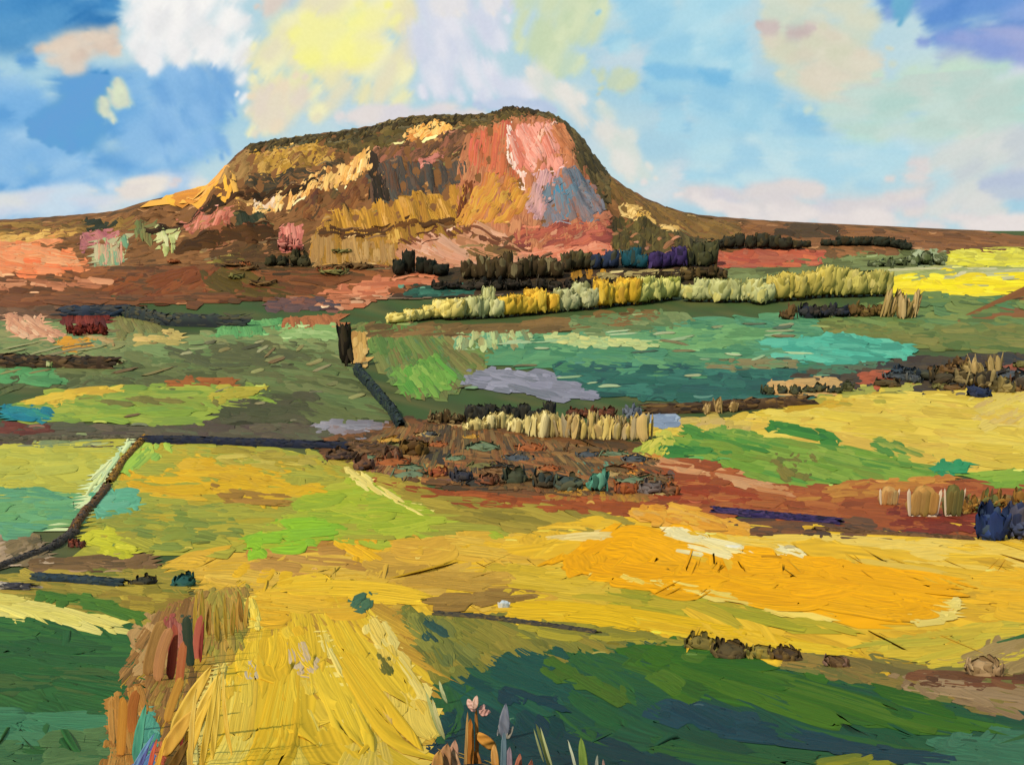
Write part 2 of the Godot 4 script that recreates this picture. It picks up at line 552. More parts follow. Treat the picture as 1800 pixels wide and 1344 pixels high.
func cloud_field(ae: Array, tints: String, angle: float, L: float, W: float, cover: float, soft: float) -> void:
	var poly := PackedVector2Array()
	var lo := Vector2(1e9, 1e9)
	var hi := -lo
	for k in range(0, ae.size(), 2):
		var p := Vector2(ae[k], ae[k + 1])
		poly.append(p)
		lo = lo.min(p)
		hi = hi.max(p)
	var size := 0.0
	for k in poly.size(): size += poly[k].cross(poly[(k + 1) % poly.size()]) * .5
	var cs := []
	for h in tints.split(" "): cs.append(Color(h))
	for coat in 2:
		var wide := W * (2.6 if coat == 0 else 1.35)
		var count := int((4.0 if coat == 0 else cover * 1.1) * absf(size) / (L * wide)) + 3
		var placed := 0
		var tries := 0
		while placed < count and tries < count * 12:
			tries += 1
			var p := Vector2(rng.randf_range(lo.x, hi.x), rng.randf_range(lo.y, hi.y))
			if not Geometry2D.is_point_in_polygon(p, poly): continue
			var th := deg_to_rad(angle + rng.randfn(0, 9.0))
			var l := L * rng.randf_range(.6, 1.2)
			var along := Vector2(cos(th), -sin(th))
			var shrink := 0
			while shrink < 4 and not (Geometry2D.is_point_in_polygon(p + along * l * .4, poly) and Geometry2D.is_point_in_polygon(p - along * l * .4, poly)):
				l *= .7
				shrink += 1
			if shrink == 4 and coat == 1: continue
			placed += 1
			var ca: Color = cs[rng.randi() % cs.size()]
			var cb: Color = cs[rng.randi() % cs.size()]
			brush(p.x, p.y, th, l, (minf(wide, l * .8) if coat == 0 else minf(wide * 1.7, l * .7)) * rng.randf_range(.7, 1.3), 1.0 if coat == 0 else 1.0, ca, ca.lerp(cb, .2))

func paint_sky() -> ImageTexture:
	var n := SKY_W * SKY_H
	sky_r.resize(n)
	sky_g.resize(n)
	sky_b.resize(n)
	for y in SKY_H:
		var t := 1.0 - float(y) / SKY_H
		var c := Color("dfe0e0").lerp(Color("a9cce2"), clampf(t * 3, 0, 1)).lerp(Color("7fb0dc"), clampf(t * 1.3 - .3, 0, 1))
		for x in SKY_W:
			sky_r[y * SKY_W + x] = c.r
			sky_g[y * SKY_W + x] = c.g
			sky_b[y * SKY_W + x] = c.b
	# the same broken cloud goes on over the whole sky
	var high := ["8cbce4", "a8cee8", "6ea8d8", "e8e8e8", "dcdfe6", "c8d8d8", "f0efe8", "94c2e4", "ece8c8"]
	for k in 260:
		var el := 20.0 + 68.0 * rng.randf()
		brush(rng.randf_range(-47, 47), el, rng.randfn(0, .35), rng.randf_range(8, 22) * (1 + el / 60), rng.randf_range(3, 7), .7, Color(high[rng.randi() % high.size()]), Color(high[rng.randi() % high.size()]))
	for k in 200:
		var az := rng.randf_range(32, 46) * (1.0 if k % 2 == 0 else -1.0)
		var el := rng.randf_range(0, 24)
		brush(az, el, rng.randfn(0, .3), rng.randf_range(5, 12), rng.randf_range(1.5, 3.5), .8, Color(high[rng.randi() % high.size()]), Color(high[rng.randi() % high.size()]))
	cloud_field([-32.4, 15.4, 32.4, 15.4, 33.8, 0.0, -33.8, 0.0], "a8cfe0 b8d6e0 c4dce0", 5, 7.70, 2.31, 2.5, 0.8)
	cloud_field([-32.4, 15.4, -23.4, 16.6, -24.2, 13.3, -28.9, 11.2, -32.9, 10.5], "3a82be 4a90c8 3478b4 5c9ccc", -12, 5.00, 1.23, 3.0, 0.5)
	cloud_field([-32.9, 10.5, -29.0, 10.6, -24.2, 10.1, -20.3, 11.1, -17.7, 9.6, -18.2, 6.1, -19.7, 4.7, -23.5, 2.8, -28.5, 1.9, -33.7, 1.1], "6ba8dc 7db4e2 5c9cd4 8cbce4 a4cbe8", -20, 4.24, 1.31, 3.0, 0.5)
	cloud_field([-29.2, 8.8, -25.1, 10.4, -25.1, 7.1, -27.7, 5.4, -29.9, 6.2], "3f88c4 4c94cc 5a9ed0", -40, 3.46, 1.08, 3.0, 0.5)
	cloud_field([-22.6, 11.2, -18.9, 11.5, -17.7, 8.9, -18.6, 5.4, -22.7, 4.9], "82b4e0 90bee6 74aadc", 70, 3.08, 1.08, 3.0, 0.5)
	cloud_field([-33.6, 2.6, -29.6, 3.3, -24.7, 3.8, -19.3, 4.8, -19.7, 3.9, -25.4, 2.4, -33.7, 1.3], "c8dcea e0e0dc d0d8e4 b4cfe8", -8, 4.24, 0.69, 3.0, 0.5)
	cloud_field([-25.3, 3.9, -21.0, 4.3, -22.1, 3.4, -25.4, 2.9], "ece4d8 e4dcd4 d8cfd0", -6, 3.08, 0.54, 3.0, 0.5)
	cloud_field([-29.8, 10.9, -26.8, 12.0, -24.2, 12.9, -24.3, 11.1, -27.6, 9.8], "dccfc0 e3d2bf d4c0b0", -14, 2.69, 0.77, 3.0, 0.5)
	cloud_field([-24.4, 16.5, -16.2, 17.3, -16.9, 11.3, -17.3, 7.5, -18.3, 9.9, -19.9, 11.4, -23.0, 9.9, -24.1, 11.4], "eeeeee f4f2f0 e6e6e6 f8f6f2", -55, 3.46, 0.92, 3.2, 0.5)
	cloud_field([-25.9, 8.7, -24.7, 10.2, -23.8, 8.9, -24.1, 7.7, -25.4, 7.1, -25.9, 7.9], "d4e4c4 e0ecc8 c8dcc0", 70, 1.69, 0.69, 2.6, 0.3)
	cloud_field([-16.9, 17.3, -12.4, 17.6, -16.5, 12.9], "dccfc4 e6d8c8", -50, 2.31, 0.85, 3.0, 0.5)
	cloud_field([-16.8, 13.6, -13.9, 15.0, -8.8, 17.8, -6.3, 17.9, -6.1, 10.3, -8.0, 8.9, -15.0, 7.6, -17.5, 6.5], "eeeab8 ece4b4 f4f0c0 e6dfc0", -48, 3.85, 1.16, 3.0, 0.5)
	cloud_field([-14.7, 13.1, -12.5, 14.8, -8.9, 15.3, -6.7, 14.7, -7.5, 13.4, -9.7, 11.6, -14.1, 11.4], "faf69a f8f490 f4f0a8", -30, 3.46, 1.00, 3, 0.4)
	cloud_field([-17.4, 9.2, -14.1, 11.1, -12.7, 10.8, -15.7, 7.2, -17.5, 6.5], "e6dcc4 ecdcc0 e4d8c8", -50, 3.08, 0.85, 3.0, 0.5)
	cloud_field([-12.8, 7.9, -9.8, 9.0, -3.8, 9.1, 1.1, 8.8, -7.6, 8.0], "e4dcd8 dcd8dc", -10, 3.08, 0.54, 3.0, 0.5)
	cloud_field([-6.6, 17.9, 0.7, 18.0, -0.4, 12.8, 2.3, 9.3, 2.3, 8.8, -6.1, 9.3], "dce0ea d4dae8 e4e4ec d0d6e6", 70, 3.46, 1.16, 3.0, 0.5)
	cloud_field([-3.0, 9.3, 2.3, 9.7, 3.2, 8.7, -2.3, 8.9], "b8c8e0 c4d0e4", 6, 3.08, 0.39, 3.0, 0.5)
	cloud_field([-5.9, 17.9, 0.0, 18.0, -0.8, 14.5, -5.2, 14.1], "e4e2e4 e8e4e0", 60, 2.69, 0.92, 3.0, 0.5)
	cloud_field([-0.4, 18.0, 6.6, 17.9, 6.0, 13.7, 4.5, 11.7, 5.3, 10.0, 2.3, 10.4, 0.2, 12.1], "d0dcb8 c8d8b4 d8e2bc c4d8c0", -60, 3.08, 1.00, 3.0, 0.5)
	cloud_field([5.3, 11.4, 8.6, 11.3, 8.3, 10.3, 5.7, 9.8], "ccd8b8 c4d4bc", -30, 2.31, 0.69, 3.0, 0.5)
	cloud_field([0.8, 11.8, 3.8, 10.4, 6.8, 8.9, 9.2, 5.6, 10.0, 3.8, 7.7, 4.2, 4.6, 7.9, 1.5, 10.4], "dce0d8 e4e0d8 d0dcd4 e8e4dc", 48, 3.08, 0.92, 3.0, 0.5)
	cloud_field([5.9, 17.9, 15.2, 17.4, 15.8, 11.7, 16.3, 9.6, 11.3, 10.2, 7.9, 11.7, 5.3, 12.7], "a4d4e6 b0dae8 98cce4 bce0ea", -20, 3.85, 1.16, 3.0, 0.5)
	cloud_field([8.3, 11.7, 11.2, 11.4, 16.3, 10.0, 19.1, 8.5, 21.2, 7.0, 20.9, 6.3, 15.0, 7.3, 10.6, 7.7, 8.3, 8.9], "94c8e2 a0d0e4 8cc2e0 acd6e6", 12, 3.85, 0.92, 3.0, 0.5)
	cloud_field([9.1, 8.1, 20.5, 7.0, 25.8, 5.8, 24.0, 3.8, 16.6, 3.3, 11.1, 4.1], "acd6e6 b8dce6 a4d0e4 c4e0e6", 4, 4.24, 0.92, 3.0, 0.5)
	cloud_field([8.3, 11.7, 14.5, 10.9, 14.9, 10.1, 8.7, 11.0], "7cbce0 88c2e2", 7, 3.46, 0.54, 2.2, 0.5)
	cloud_field([15.5, 17.4, 21.2, 16.9, 23.4, 13.3, 24.2, 10.4, 22.5, 8.0, 19.7, 9.1, 16.2, 11.0, 15.7, 13.6], "ccd8c8 d8dac4 d4dccc c8d4c4", 12, 3.46, 1.00, 3.0, 0.5)
	cloud_field([15.8, 13.0, 19.5, 13.4, 23.6, 10.8, 23.1, 7.9, 19.0, 9.8], "dcd4c0 d8d0bc e0dcc8 d4d4bc", 14, 3.46, 0.92, 3.0, 0.5)
	cloud_field([15.4, 13.8, 19.5, 13.2, 19.2, 12.8, 15.8, 13.1], "cfc0bc c8b8b4", 4, 2.31, 0.54, 2, 0.5)
	cloud_field([19.0, 10.7, 21.1, 8.7, 23.1, 7.8, 23.0, 9.6], "e0d8c4 d8d2c2", 16, 2.69, 0.85, 3.0, 0.5)
	cloud_field([21.2, 16.9, 32.4, 15.4, 32.9, 9.6, 27.9, 10.3, 24.8, 11.3, 22.7, 13.4], "5c8ed0 6a98d6 5084c8 789fda 8ca8dc", -18, 4.62, 1.16, 3.0, 0.5)
	cloud_field([24.4, 12.3, 32.7, 11.7, 32.9, 9.9, 26.0, 10.6], "88a0d8 98a8d8 a4aed8", 3, 4.24, 0.85, 3.0, 0.5)
	cloud_field([21.9, 16.8, 25.6, 16.4, 24.0, 12.7], "70b0d0 64a8cc", -70, 3.08, 0.85, 3.0, 0.5)
	cloud_field([23.0, 10.2, 26.0, 10.6, 32.9, 9.7, 33.3, 6.0, 26.4, 6.1, 21.2, 6.7, 18.4, 8.8], "bcdccc c8dfcc b4d4cc c8dcd4", -4, 4.24, 1.08, 3.0, 0.5)
	cloud_field([26.4, 6.4, 33.2, 6.6, 33.8, 1.0, 24.2, 1.8, 25.9, 4.4], "d0d8d4 c8d0d4 d8dcd8 dcdcd8", -30, 4.24, 1.16, 3.0, 0.5)
	cloud_field([10.7, 3.6, 18.7, 4.0, 23.5, 3.0, 24.0, 4.5, 26.4, 6.1, 26.7, 1.5, 18.8, 1.6, 13.0, 2.2], "dad4d4 e0d8d4 d2d0d8 dcd6d4", 0, 4.24, 0.69, 3.0, 0.5)
	cloud_field([28.4, 4.0, 33.5, 4.1, 33.6, 2.9, 29.1, 3.0], "c0ccd8 b8c4d8", -4, 3.46, 0.69, 2.2, 0.5)
	cloud_field([7.7, 4.5, 15.2, 2.6, 33.2, 1.4, 33.2, 0.6, 13.8, 1.9], "e6dedA e2dad8 e8e0dc", 4, 4.24, 0.46, 3.0, 0.5)
	var bytes := PackedByteArray()
	bytes.resize(n * 3)
	for k in n:
		var grain := rng.randf_range(-.011, .011)
		sky_r[k] += grain
		sky_g[k] += grain
		sky_b[k] += grain
		bytes[k * 3] = int(clampf(sky_r[k], 0, 1) * 255)
		bytes[k * 3 + 1] = int(clampf(sky_g[k], 0, 1) * 255)
		bytes[k * 3 + 2] = int(clampf(sky_b[k], 0, 1) * 255)
	var quarter := Image.create_from_data(SKY_W, SKY_H, false, Image.FORMAT_RGB8, bytes)
	var mirror: Image = quarter.duplicate()
	mirror.flip_x()
	var full := Image.create(4096, 2048, false, Image.FORMAT_RGB8)
	full.fill(Color("8a7f58"))
	var all := Rect2i(0, 0, SKY_W, SKY_H)
	full.blit_rect(quarter, all, Vector2i(1536, 0))
	full.blit_rect(mirror, all, Vector2i(2560, 0))
	full.blit_rect(mirror, all, Vector2i(512, 0))
	full.blit_rect(quarter, all, Vector2i(3584, 0))
	full.blit_rect(quarter, Rect2i(512, 0, 512, SKY_H), Vector2i(0, 0))
	return ImageTexture.create_from_image(full)

func base_sheet() -> void:
	var heap := Heap.new()
	var ds := [-260.0, -120.0, -50.0, -15.0, 0.0]
	var d := 2.0
	while d < 7000.0:
		ds.append(d)
		d *= 1.045
	ds.append(9000.0)
	var cols := 96
	var tones := colours("4a5430 445030 565a34 405430")
	for dd in ds:
		for j in cols + 1:
			var s := -1.0 + 2.0 * j / cols
			var x: float = s * (0.6 + .4 * s * s) * (maxf(dd, 0.0) * 1.5 + 140.0)
			heap.v.append(Vector3(x, land(x, dd) - .004 - .0006 * absf(dd), -dd))
			var a: Color = tones[int(absf(sin(x * .07 + dd * .05) * 3.99))]
			heap.c.append(a * rng.randf_range(.9, 1.1))
	quads(heap, 0, ds.size() - 1, cols, true)
	ground_piece("ground", "olive brown earth of the valley that shows between the fields and runs to the horizon", heap)

func hill_body() -> MeshInstance3D:
	var heap := Heap.new()
	var nx := 170
	var nd := 60
	var tones := colours("6b4a2c 7d5632 54402a 8a5f3a")
	for i in nd + 1:
		var d := lerpf(925.0, 1610.0, pow(float(i) / nd, 1.2))
		for j in nx + 1:
			var x := lerpf(-1050.0, 720.0, float(j) / nx)
			var up := rise(x, d)
			heap.v.append(Vector3(x, land(x, d) + (up if up > .4 else -3.0) - .4, -d))
			heap.c.append(tones[rng.randi() % 4] * rng.randf_range(.9, 1.1))
	quads(heap, 0, nd, nx, true)
	return commit(heap, "hill", self, earth)

func _ready() -> void:
	rng.seed = 20240611
	tables()
	var cam := Camera3D.new()
	cam.name = "camera"
	cam.fov = 50
	cam.near = .1
	cam.far = 12000
	cam.position = Vector3(0, 64.0, 0)
	cam.rotation_degrees.x = -9.5325
	add_child(cam)
	cam.current = true
	var env := Environment.new()
	env.background_mode = Environment.BG_SKY
	var sky := Sky.new()
	var pano := PanoramaSkyMaterial.new()
	pano.panorama = paint_sky()
	sky.sky_material = pano
	env.sky = sky
	env.tonemap_mode = Environment.TONE_MAPPER_LINEAR
	env.tonemap_exposure = 1.0
	env.sdfgi_enabled = true
	env.ssao_enabled = true
	env.ssil_enabled = true
	var we := WorldEnvironment.new()
	we.name = "world_environment"
	we.environment = env
	add_child(we)
	var sun := DirectionalLight3D.new()
	sun.name = "sun"
	sun.light_color = Color(1, .95, .87)
	sun.light_energy = 1.5
	sun.light_angular_distance = .5
	sun.shadow_enabled = true
	sun.rotation_degrees = Vector3(-47, -38, 0)
	add_child(sun)
	earth = material(.72, .16)
	leafy = material(.7, .18)
	straw = material(.62, .22)
	streaks(earth)
	for m in [leafy, straw]:
		m.albedo_texture = earth.albedo_texture
		m.normal_enabled = true
		m.normal_texture = earth.normal_texture
		m.normal_scale = .8

	# ---- the land
	base_sheet()
	var hill := hill_body()
	var heap: Heap
	heap = Heap.new()
	strew(heap, [-942.5, -1233.9, -565.5, -1187.8, -401.1, -1140.9, -390.3, -1236.5, -213.6, -1227.5, -148.9, -1239.6, -33.1, -1241.7, -4.1, -1245.2, 66.2, -1240.2, 98.1, -1219, 130.7, -1211, 173.3, -1218, 244.2, -1196.4, 329.8, -1210.4, 287.2, -1075.9, 233.3, -1000.5, -126.5, -918.9, -389, -943, -729.7, -947.8], "6b4a2c 8a5f3a 54402a 9a6a40 7a5030", Vector2(0.768, -0.0749), Vector2(0.0953, 1.01), -8, 44, 13, 2.6, 0, 1.9500000000000002)
	strew(heap, [-784.2, -1224.4, -531.3, -1166.4, -489, -1095, -621.9, -1139.5, -725.6, -1130.2], "6e5430 8a6a34 5c4628 a07a3c", Vector2(1.14, 0.645), Vector2(1.38, 2.64), -4, 46, 9, 2.6, 1, 1.9500000000000002)
	strew(heap, [-739.7, -1153.2, -598.2, -1139.4, -577, -1104.3, -682.2, -1060.3], "d8a552 c9914a e3b765 9c7434", Vector2(0.511, -0.429), Vector2(1.87, 3.33), -3, 40, 9, 3.6, 2, 1.9500000000000002)
	strew(heap, [-701.7, -1092.1, -612, -1109.1, -510.2, -991.2, -474.3, -918.9, -517.6, -894.5, -574.4, -886.9], "df8c5e e9955f d97a48 d9a071 ea6f3e", Vector2(0.772, 0.17), Vector2(1.47, 2.67), 4, 52, 13, 4.2, 2, 1.9500000000000002)
	strew(heap, [-577.8, -1126.1, -530.1, -1118.5, -502.7, -1066, -511.9, -1030.8, -547.8, -1050.2], "b06a6c a85f66 bb7c70", Vector2(1.1, 0.737), Vector2(1.47, 3.09), 20, 34, 14, 3.6, 3, 1.9500000000000002)
	strew(heap, [-610.2, -1195.2, -539.9, -1140.9, -538.2, -1127.8, -585.1, -1144.5], "2e3328 3a3d2c", Vector2(0.925, 0.283), Vector2(1.45, 3.07), 6, 34, 8, 3.0, 4, 1.9500000000000002)
	strew(heap, [-544.6, -1076.1, -489.9, -1069.9, -453.2, -963.3, -473.5, -936.6], "7f9a70 a7b87c 3f8f70 c9b590 d98f78", Vector2(0.82, 0.261), Vector2(1.76, 3.75), 86, 24, 8, 3.9, 3, 1.9500000000000002)
	strew(heap, [-465.8, -1087.7, -429.4, -1081.9, -410.6, -1008.9, -416, -994.8], "a3a45c c3c983 878b4c d3d09a", Vector2(0.655, -0.141), Vector2(1.65, 4.11), 70, 30, 8, 3.9, 4, 1.9500000000000002)
	strew(heap, [-503.4, -1113.1, -476.5, -1119.7, -446.7, -1036.2, -473.5, -1041.2], "93804c 6d7a48 4f5636", Vector2(0.568, -0.38), Vector2(1.72, 4.03), 75, 24, 8, 3.3, 3, 1.9500000000000002)
	strew(heap, [-450.5, -1126.1, -361.4, -1090.6, -357.1, -1051.3, -409.4, -1051.8], "c4705a dd8f7c a04f3d cf8468 8f5a3c", Vector2(0.643, -0.253), Vector2(0.41, 1.24), -60, 26, 11, 3.9, 3, 1.9500000000000002)
	strew(heap, [-518.2, -1180.7, -527.5, -1218.9, -467.5, -1256.2, -371.8, -1157.1, -369.3, -1132.9, -459.5, -1188.3], "dd9e35 eeb43f d07c3c e8a658 f0c660", Vector2(2.75, 2.48), Vector2(3.14, 8.4), -16, 38, 9, 4.2, 3, 1.9500000000000002)
	strew(heap, [-402, -1148.5, -384.2, -1222.3, -371.2, -1217.2, -367, -1184.8, -375.4, -1158.6], "967446 aa8450 876438", Vector2(1.03, 0.727), Vector2(0.476, 1.62), -52, 44, 13, 3.9, 3, 1.9500000000000002)
	strew(heap, [-378.3, -1213.5, -277.3, -1216.6, -240.7, -1178.4, -280.7, -1157.5, -347.6, -1160.6], "b0842f c99a40 7c5c2c d3a95c 8d6a38", Vector2(1.11, 1.21), Vector2(0.375, 1.59), -50, 28, 11, 3.9, 2, 1.9500000000000002)
	strew(heap, [-391.7, -1246.8, -214.5, -1233, -149.4, -1243.3, -33.3, -1248.2, 0, -1236.4, 75, -1247.6, 69.8, -1228.3, -8.1, -1211.8, -113.3, -1210.4, -157.4, -1173.8, -223.1, -1186.1, -276.1, -1210.8, -375.8, -1216], "52452c 40361f 6a5a2f 7a6438 4b4a38", Vector2(0.864, 0.425), Vector2(0.181, 1.73), -14, 28, 9, 4.2, 3, 1.9500000000000002)
	strew(heap, [-162.9, -1179.7, -132.6, -1224.8, -101.7, -1227.3, -79, -1205.8, -133.7, -1187.3], "f2c064 e39a48 fbd588 d98440 edb257", Vector2(0.813, 0.0654), Vector2(0.134, 1.46), -40, 22, 9, 3.9, 5, 1.9500000000000002)
	strew(heap, [-367.1, -1143.3, -352.7, -1162, -280.2, -1155.2, -236.5, -1172.3, -205.4, -1175.6, -249.5, -1137.8, -342.1, -1122.5], "403c30 54442e 33332c 6a5238", Vector2(0.87, 0.37), Vector2(0.159, 0.759), -16, 34, 10, 3.9, 2, 1.9500000000000002)
	strew(heap, [-351.3, -1106.5, -265.7, -1144.8, -200.3, -1184.4, -189.3, -1151.8, -225.4, -1125.4, -290.8, -1097.8, -329, -1073.9], "e6b060 f3c87e c8803e efb95c b77434 f7d89a", Vector2(0.699, -0.263), Vector2(0.287, 1.35), -58, 22, 9, 4.5, 4, 1.9500000000000002)
	strew(heap, [-346.2, -1109.7, -314.4, -1109.6, -309.9, -1091, -334, -1098], "d8b896 e6cdb0 b99a7c", Vector2(0.683, -0.22), Vector2(0.442, 1.62), 50, 24, 9, 3.0, 5, 1.9500000000000002)
	strew(heap, [-299.8, -1098.3, -230.5, -1136.8, -198, -1147.6, -188.5, -1113.9, -219, -1073.7, -260.2, -1061.1], "6b4428 84522f 4d4b32 99663a 5c3a30", Vector2(0.794, 0.214), Vector2(0.204, 1.09), -55, 30, 11, 3.9, 3, 1.9500000000000002)
	strew(heap, [-199.1, -1176.2, -64.5, -1205.3, -60.6, -1156, -194, -1152], "55422c 6c4c38 8a5f45 453a2a a0644f", Vector2(0.746, -0.37), Vector2(0.121, 1.22), -20, 28, 10, 3.9, 2, 1.9500000000000002)
	strew(heap, [-128.1, -1153.9, -94, -1165.5, -93.4, -1156.6, -126.4, -1144.1], "c98272 b76e60", Vector2(0.785, 0.0887), Vector2(0.0638, 0.796), -14, 26, 8, 3.0, 5, 1.9500000000000002)
	strew(heap, [-193.7, -1150.2, -62.1, -1154.5, -52.3, -1142.8, -66.5, -1117.6, -154.9, -1086.8, -180, -1086.3], "4c4a46 42403c 5c4c40 6e4a34 54524a 484644", Vector2(0.788, 0.277), Vector2(0.0709, 0.799), 78, 46, 11, 4.5, 3, 2.25, "rock_slab", hill)
	strew(heap, [-245.1, -1044.3, -237.1, -1076.3, -185.2, -1090.6, -154.7, -1085.4, -66.3, -1114.5, -48, -1109.8, -67.8, -1057.9, -141, -1033.5, -182.4, -1026.6], "b8862c cf9a3a 8f6428 d9a55a a0722c c08838", Vector2(0.788, 0.432), Vector2(0.109, 0.909), 76, 46, 13, 4.5, 3, 2.4000000000000004, "rock_slab", hill)
	strew(heap, [-245, -1017.9, -238.9, -1028.8, -182, -1023.9, -144.8, -1007.5, -136.7, -957.1, -227.8, -947.2], "aa824a 967042 b8925a", Vector2(0.647, -0.181), Vector2(0.297, 1.63), 86, 44, 14, 4.2, 4, 1.9500000000000002, "rock_slab", hill)
	strew(heap, [-182.9, -1029.4, -140.9, -1032.3, -125.3, -1018.4, -144.4, -1004.8], "caa04e b07c3c", Vector2(0.766, 0.467), Vector2(0.168, 1.27), 70, 26, 12, 3.3, 4, 1.9500000000000002)
	strew(heap, [-69.3, -1174.2, -40.4, -1207.2, -4.1, -1213.9, 69.9, -1231.8, 122.3, -1158.4, 114.5, -1049.1, 20.3, -989.3, -21.1, -1030.7, -71.2, -1043.4], "b87450 c4885e ac6846 be7c58 a06044", Vector2(0.752, 0.474), Vector2(-0.00689, 0.7), 95, 60, 18, 4.8, 3, 2.7)
	strew(heap, [-245, -1017.9, -233.2, -1071.6, -147.5, -1087.6, -51.2, -1114.1, -53, -1051.3, -94.9, -989.1, -135.8, -950.3, -229.1, -947.2], "a07430 b48238 8f6a2c", Vector2(0.784, 0.563), Vector2(0.137, 1.07), 80, 46, 14, 4.2, 2, 2.4000000000000004)
	strew(heap, [-205.8, -1178.6, -192.6, -1152.6, -186.3, -1088, -154.7, -1085.4, -174.6, -1135.2, -188.3, -1167.7], "2c2820 3a3028", Vector2(0.804, 0.238), Vector2(0.142, 1.01), 80, 36, 8, 3.0, 6, 2.0999999999999996)
	strew(heap, [-64.1, -1115.5, -48.3, -1117.8, -63.3, -1055.7, -71.3, -1045.4], "5a3424 7a4428", Vector2(0.72, -0.278), Vector2(0.0407, 0.836), 100, 40, 6, 2.7, 7, 2.0999999999999996)
	strew(heap, [-240.9, -1038, -177.6, -1041.1, -67.6, -1055.7, -67, -1045.6, -182.4, -1026.6, -237.7, -1023.2], "4a3420 6a4424", Vector2(0.679, -0.19), Vector2(0.179, 1.26), 2, 40, 6, 2.7, 6, 2.0999999999999996)
	strew(heap, [-145.1, -1010.1, -57.2, -1048.6, 20.5, -995.4, 13.5, -980.8, -56.6, -1036.8, -136.2, -993.9], "5c3a28 7a4a34", Vector2(0.71, 0.302), Vector2(0.0689, 1.27), 8, 40, 6, 2.4, 6, 2.0999999999999996)
	strew(heap, [-483.6, -1091, -358.8, -1128.2, -260.2, -1133.2, -260.2, -1118.7, -354, -1111, -464.1, -1061.8], "3a2c1e 2c2418 5a3a24", Vector2(0.751, 0.000313), Vector2(0.349, 1.19), -18, 44, 8, 2.7, 5, 2.4000000000000004)
	strew(heap, [-420.4, -1023.9, -304.5, -1063.1, -281.8, -1030.8, -402.8, -995.8], "3f2c1c 57391f", Vector2(0.779, 0.222), Vector2(0.401, 1.29), -8, 44, 9, 2.4, 5, 2.0999999999999996)
	strew(heap, [-61.4, -1174.6, -40.4, -1207.2, -4, -1209, -9.3, -1146.8, 13.7, -1126.4, 3.8, -1109.1, -37.9, -1122.7, -63.5, -1059.5, -48.3, -1115.7], "c9704a d56a55 bd6640 d98055 b85a48", Vector2(0.771, 0.118), Vector2(0.0212, 1.01), 98, 62, 20, 4.2, 4, 2.55, "rock_slab", hill)
	strew(heap, [-67.4, -1050.8, -47.8, -1104.7, -37.9, -1124.1, 7.6, -1122.9, 29.8, -1098.6, 3.6, -1052.2, -21.3, -1042.2], "bd8034 cf973c b3663c d2a24a c57a44", Vector2(0.738, 0.145), Vector2(0.00874, 0.619), 112, 60, 15, 4.2, 5, 2.4000000000000004, "rock_slab", hill)
	strew(heap, [-5.5, -1162.8, 4, -1198, 32.3, -1207.8, 57.7, -1198.7, 68.8, -1163.8, 76.9, -1140.7, 45.7, -1129.6, 19.1, -1134, -2.3, -1149.6], "e09482 e8a894 d57c66 cf6f58 efb8a8", Vector2(0.794, -0.419), Vector2(-0.0291, 1.16), 60, 46, 17, 3.9, 6, 3.0, "rock_slab", hill)
	strew(heap, [36.4, -1180.6, 69.1, -1230.7, 89.6, -1192.7, 78.7, -1145.2, 54.5, -1159.4], "c47a52 b36a44 d08a5e", Vector2(0.793, -0.01), Vector2(-0.0439, 0.921), 50, 40, 18, 3.6, 7, 2.7, "rock_slab", hill)
	strew(heap, [13.7, -1129, 61.2, -1135.1, 52.1, -1098.4, 32.1, -1047.5, 18.1, -1067.1, 26.1, -1099.3], "c99a90 bf8c92 d6a8a4 b58a80", Vector2(0.75, -0.232), Vector2(-0.0186, 0.726), 105, 48, 15, 3.9, 6, 2.4000000000000004, "rock_slab", hill)
	strew(heap, [44, -1125, 113.3, -1156.5, 122.2, -1110, 107.7, -1053.3, 37.1, -1044.9], "6f7078 5f8090 7a7c88 84706c 946c60", Vector2(0.783, -0.498), Vector2(-0.0518, 0.793), 75, 44, 16, 4.5, 7, 2.4000000000000004)
	strew(heap, [48.5, -1121.3, 73.7, -1112.4, 74.1, -1093.9, 50.4, -1091.8], "4f88a0 6a9ab0 3f7896", Vector2(0.757, -0.16), Vector2(-0.0576, 1.16), 80, 34, 14, 3.6, 7, 2.4000000000000004, "rock_slab", hill)
	strew(heap, [75.2, -1113.3, 109.8, -1143.5, 118.2, -1116.1, 90.2, -1089.3, 74.4, -1097.8], "707e94 848a98 5a7890 8f8078", Vector2(0.817, -0.764), Vector2(-0.0686, 0.94), 35, 36, 14, 3.6, 7, 2.4000000000000004, "rock_slab", hill)
	strew(heap, [40.7, -1091.8, 112.6, -1121.9, 101.1, -1060.2, 39.3, -1046.4], "7d6a68 70686f 94685a 5f6a78 a87260", Vector2(0.77, -0.54), Vector2(-0.0595, 0.997), 75, 36, 13, 3.9, 5, 1.9500000000000002)
	strew(heap, [94.1, -1063.1, 128.6, -1099.1, 126.9, -1056.1, 91.8, -1034.5], "aa6648 c07858", Vector2(0.876, -1.46), Vector2(-0.214, 2.19), 10, 30, 12, 3.6, 5, 1.9500000000000002)
	strew(heap, [71.1, -1238.2, 93.2, -1243.3, 136.4, -1249.3, 140.1, -1161.9, 121.8, -1106.3, 112.1, -1151.5, 81.1, -1159.2], "463f2a 5a4e30 6e5a38 38372c 7d6d44", Vector2(0.972, -1.9), Vector2(-0.105, 1.29), 62, 36, 10, 4.2, 7, 1.9500000000000002)
	strew(heap, [132, -1207.9, 175.5, -1222.4, 248.4, -1217.7, 329.8, -1210.4, 297.2, -1086.3, 229.1, -1119.5, 138.6, -1133.9], "74582e 92703a 826038 5f4a2a", Vector2(0.899, -0.537), Vector2(-0.564, 3.11), 24, 44, 10, 3.9, 3, 1.9500000000000002)
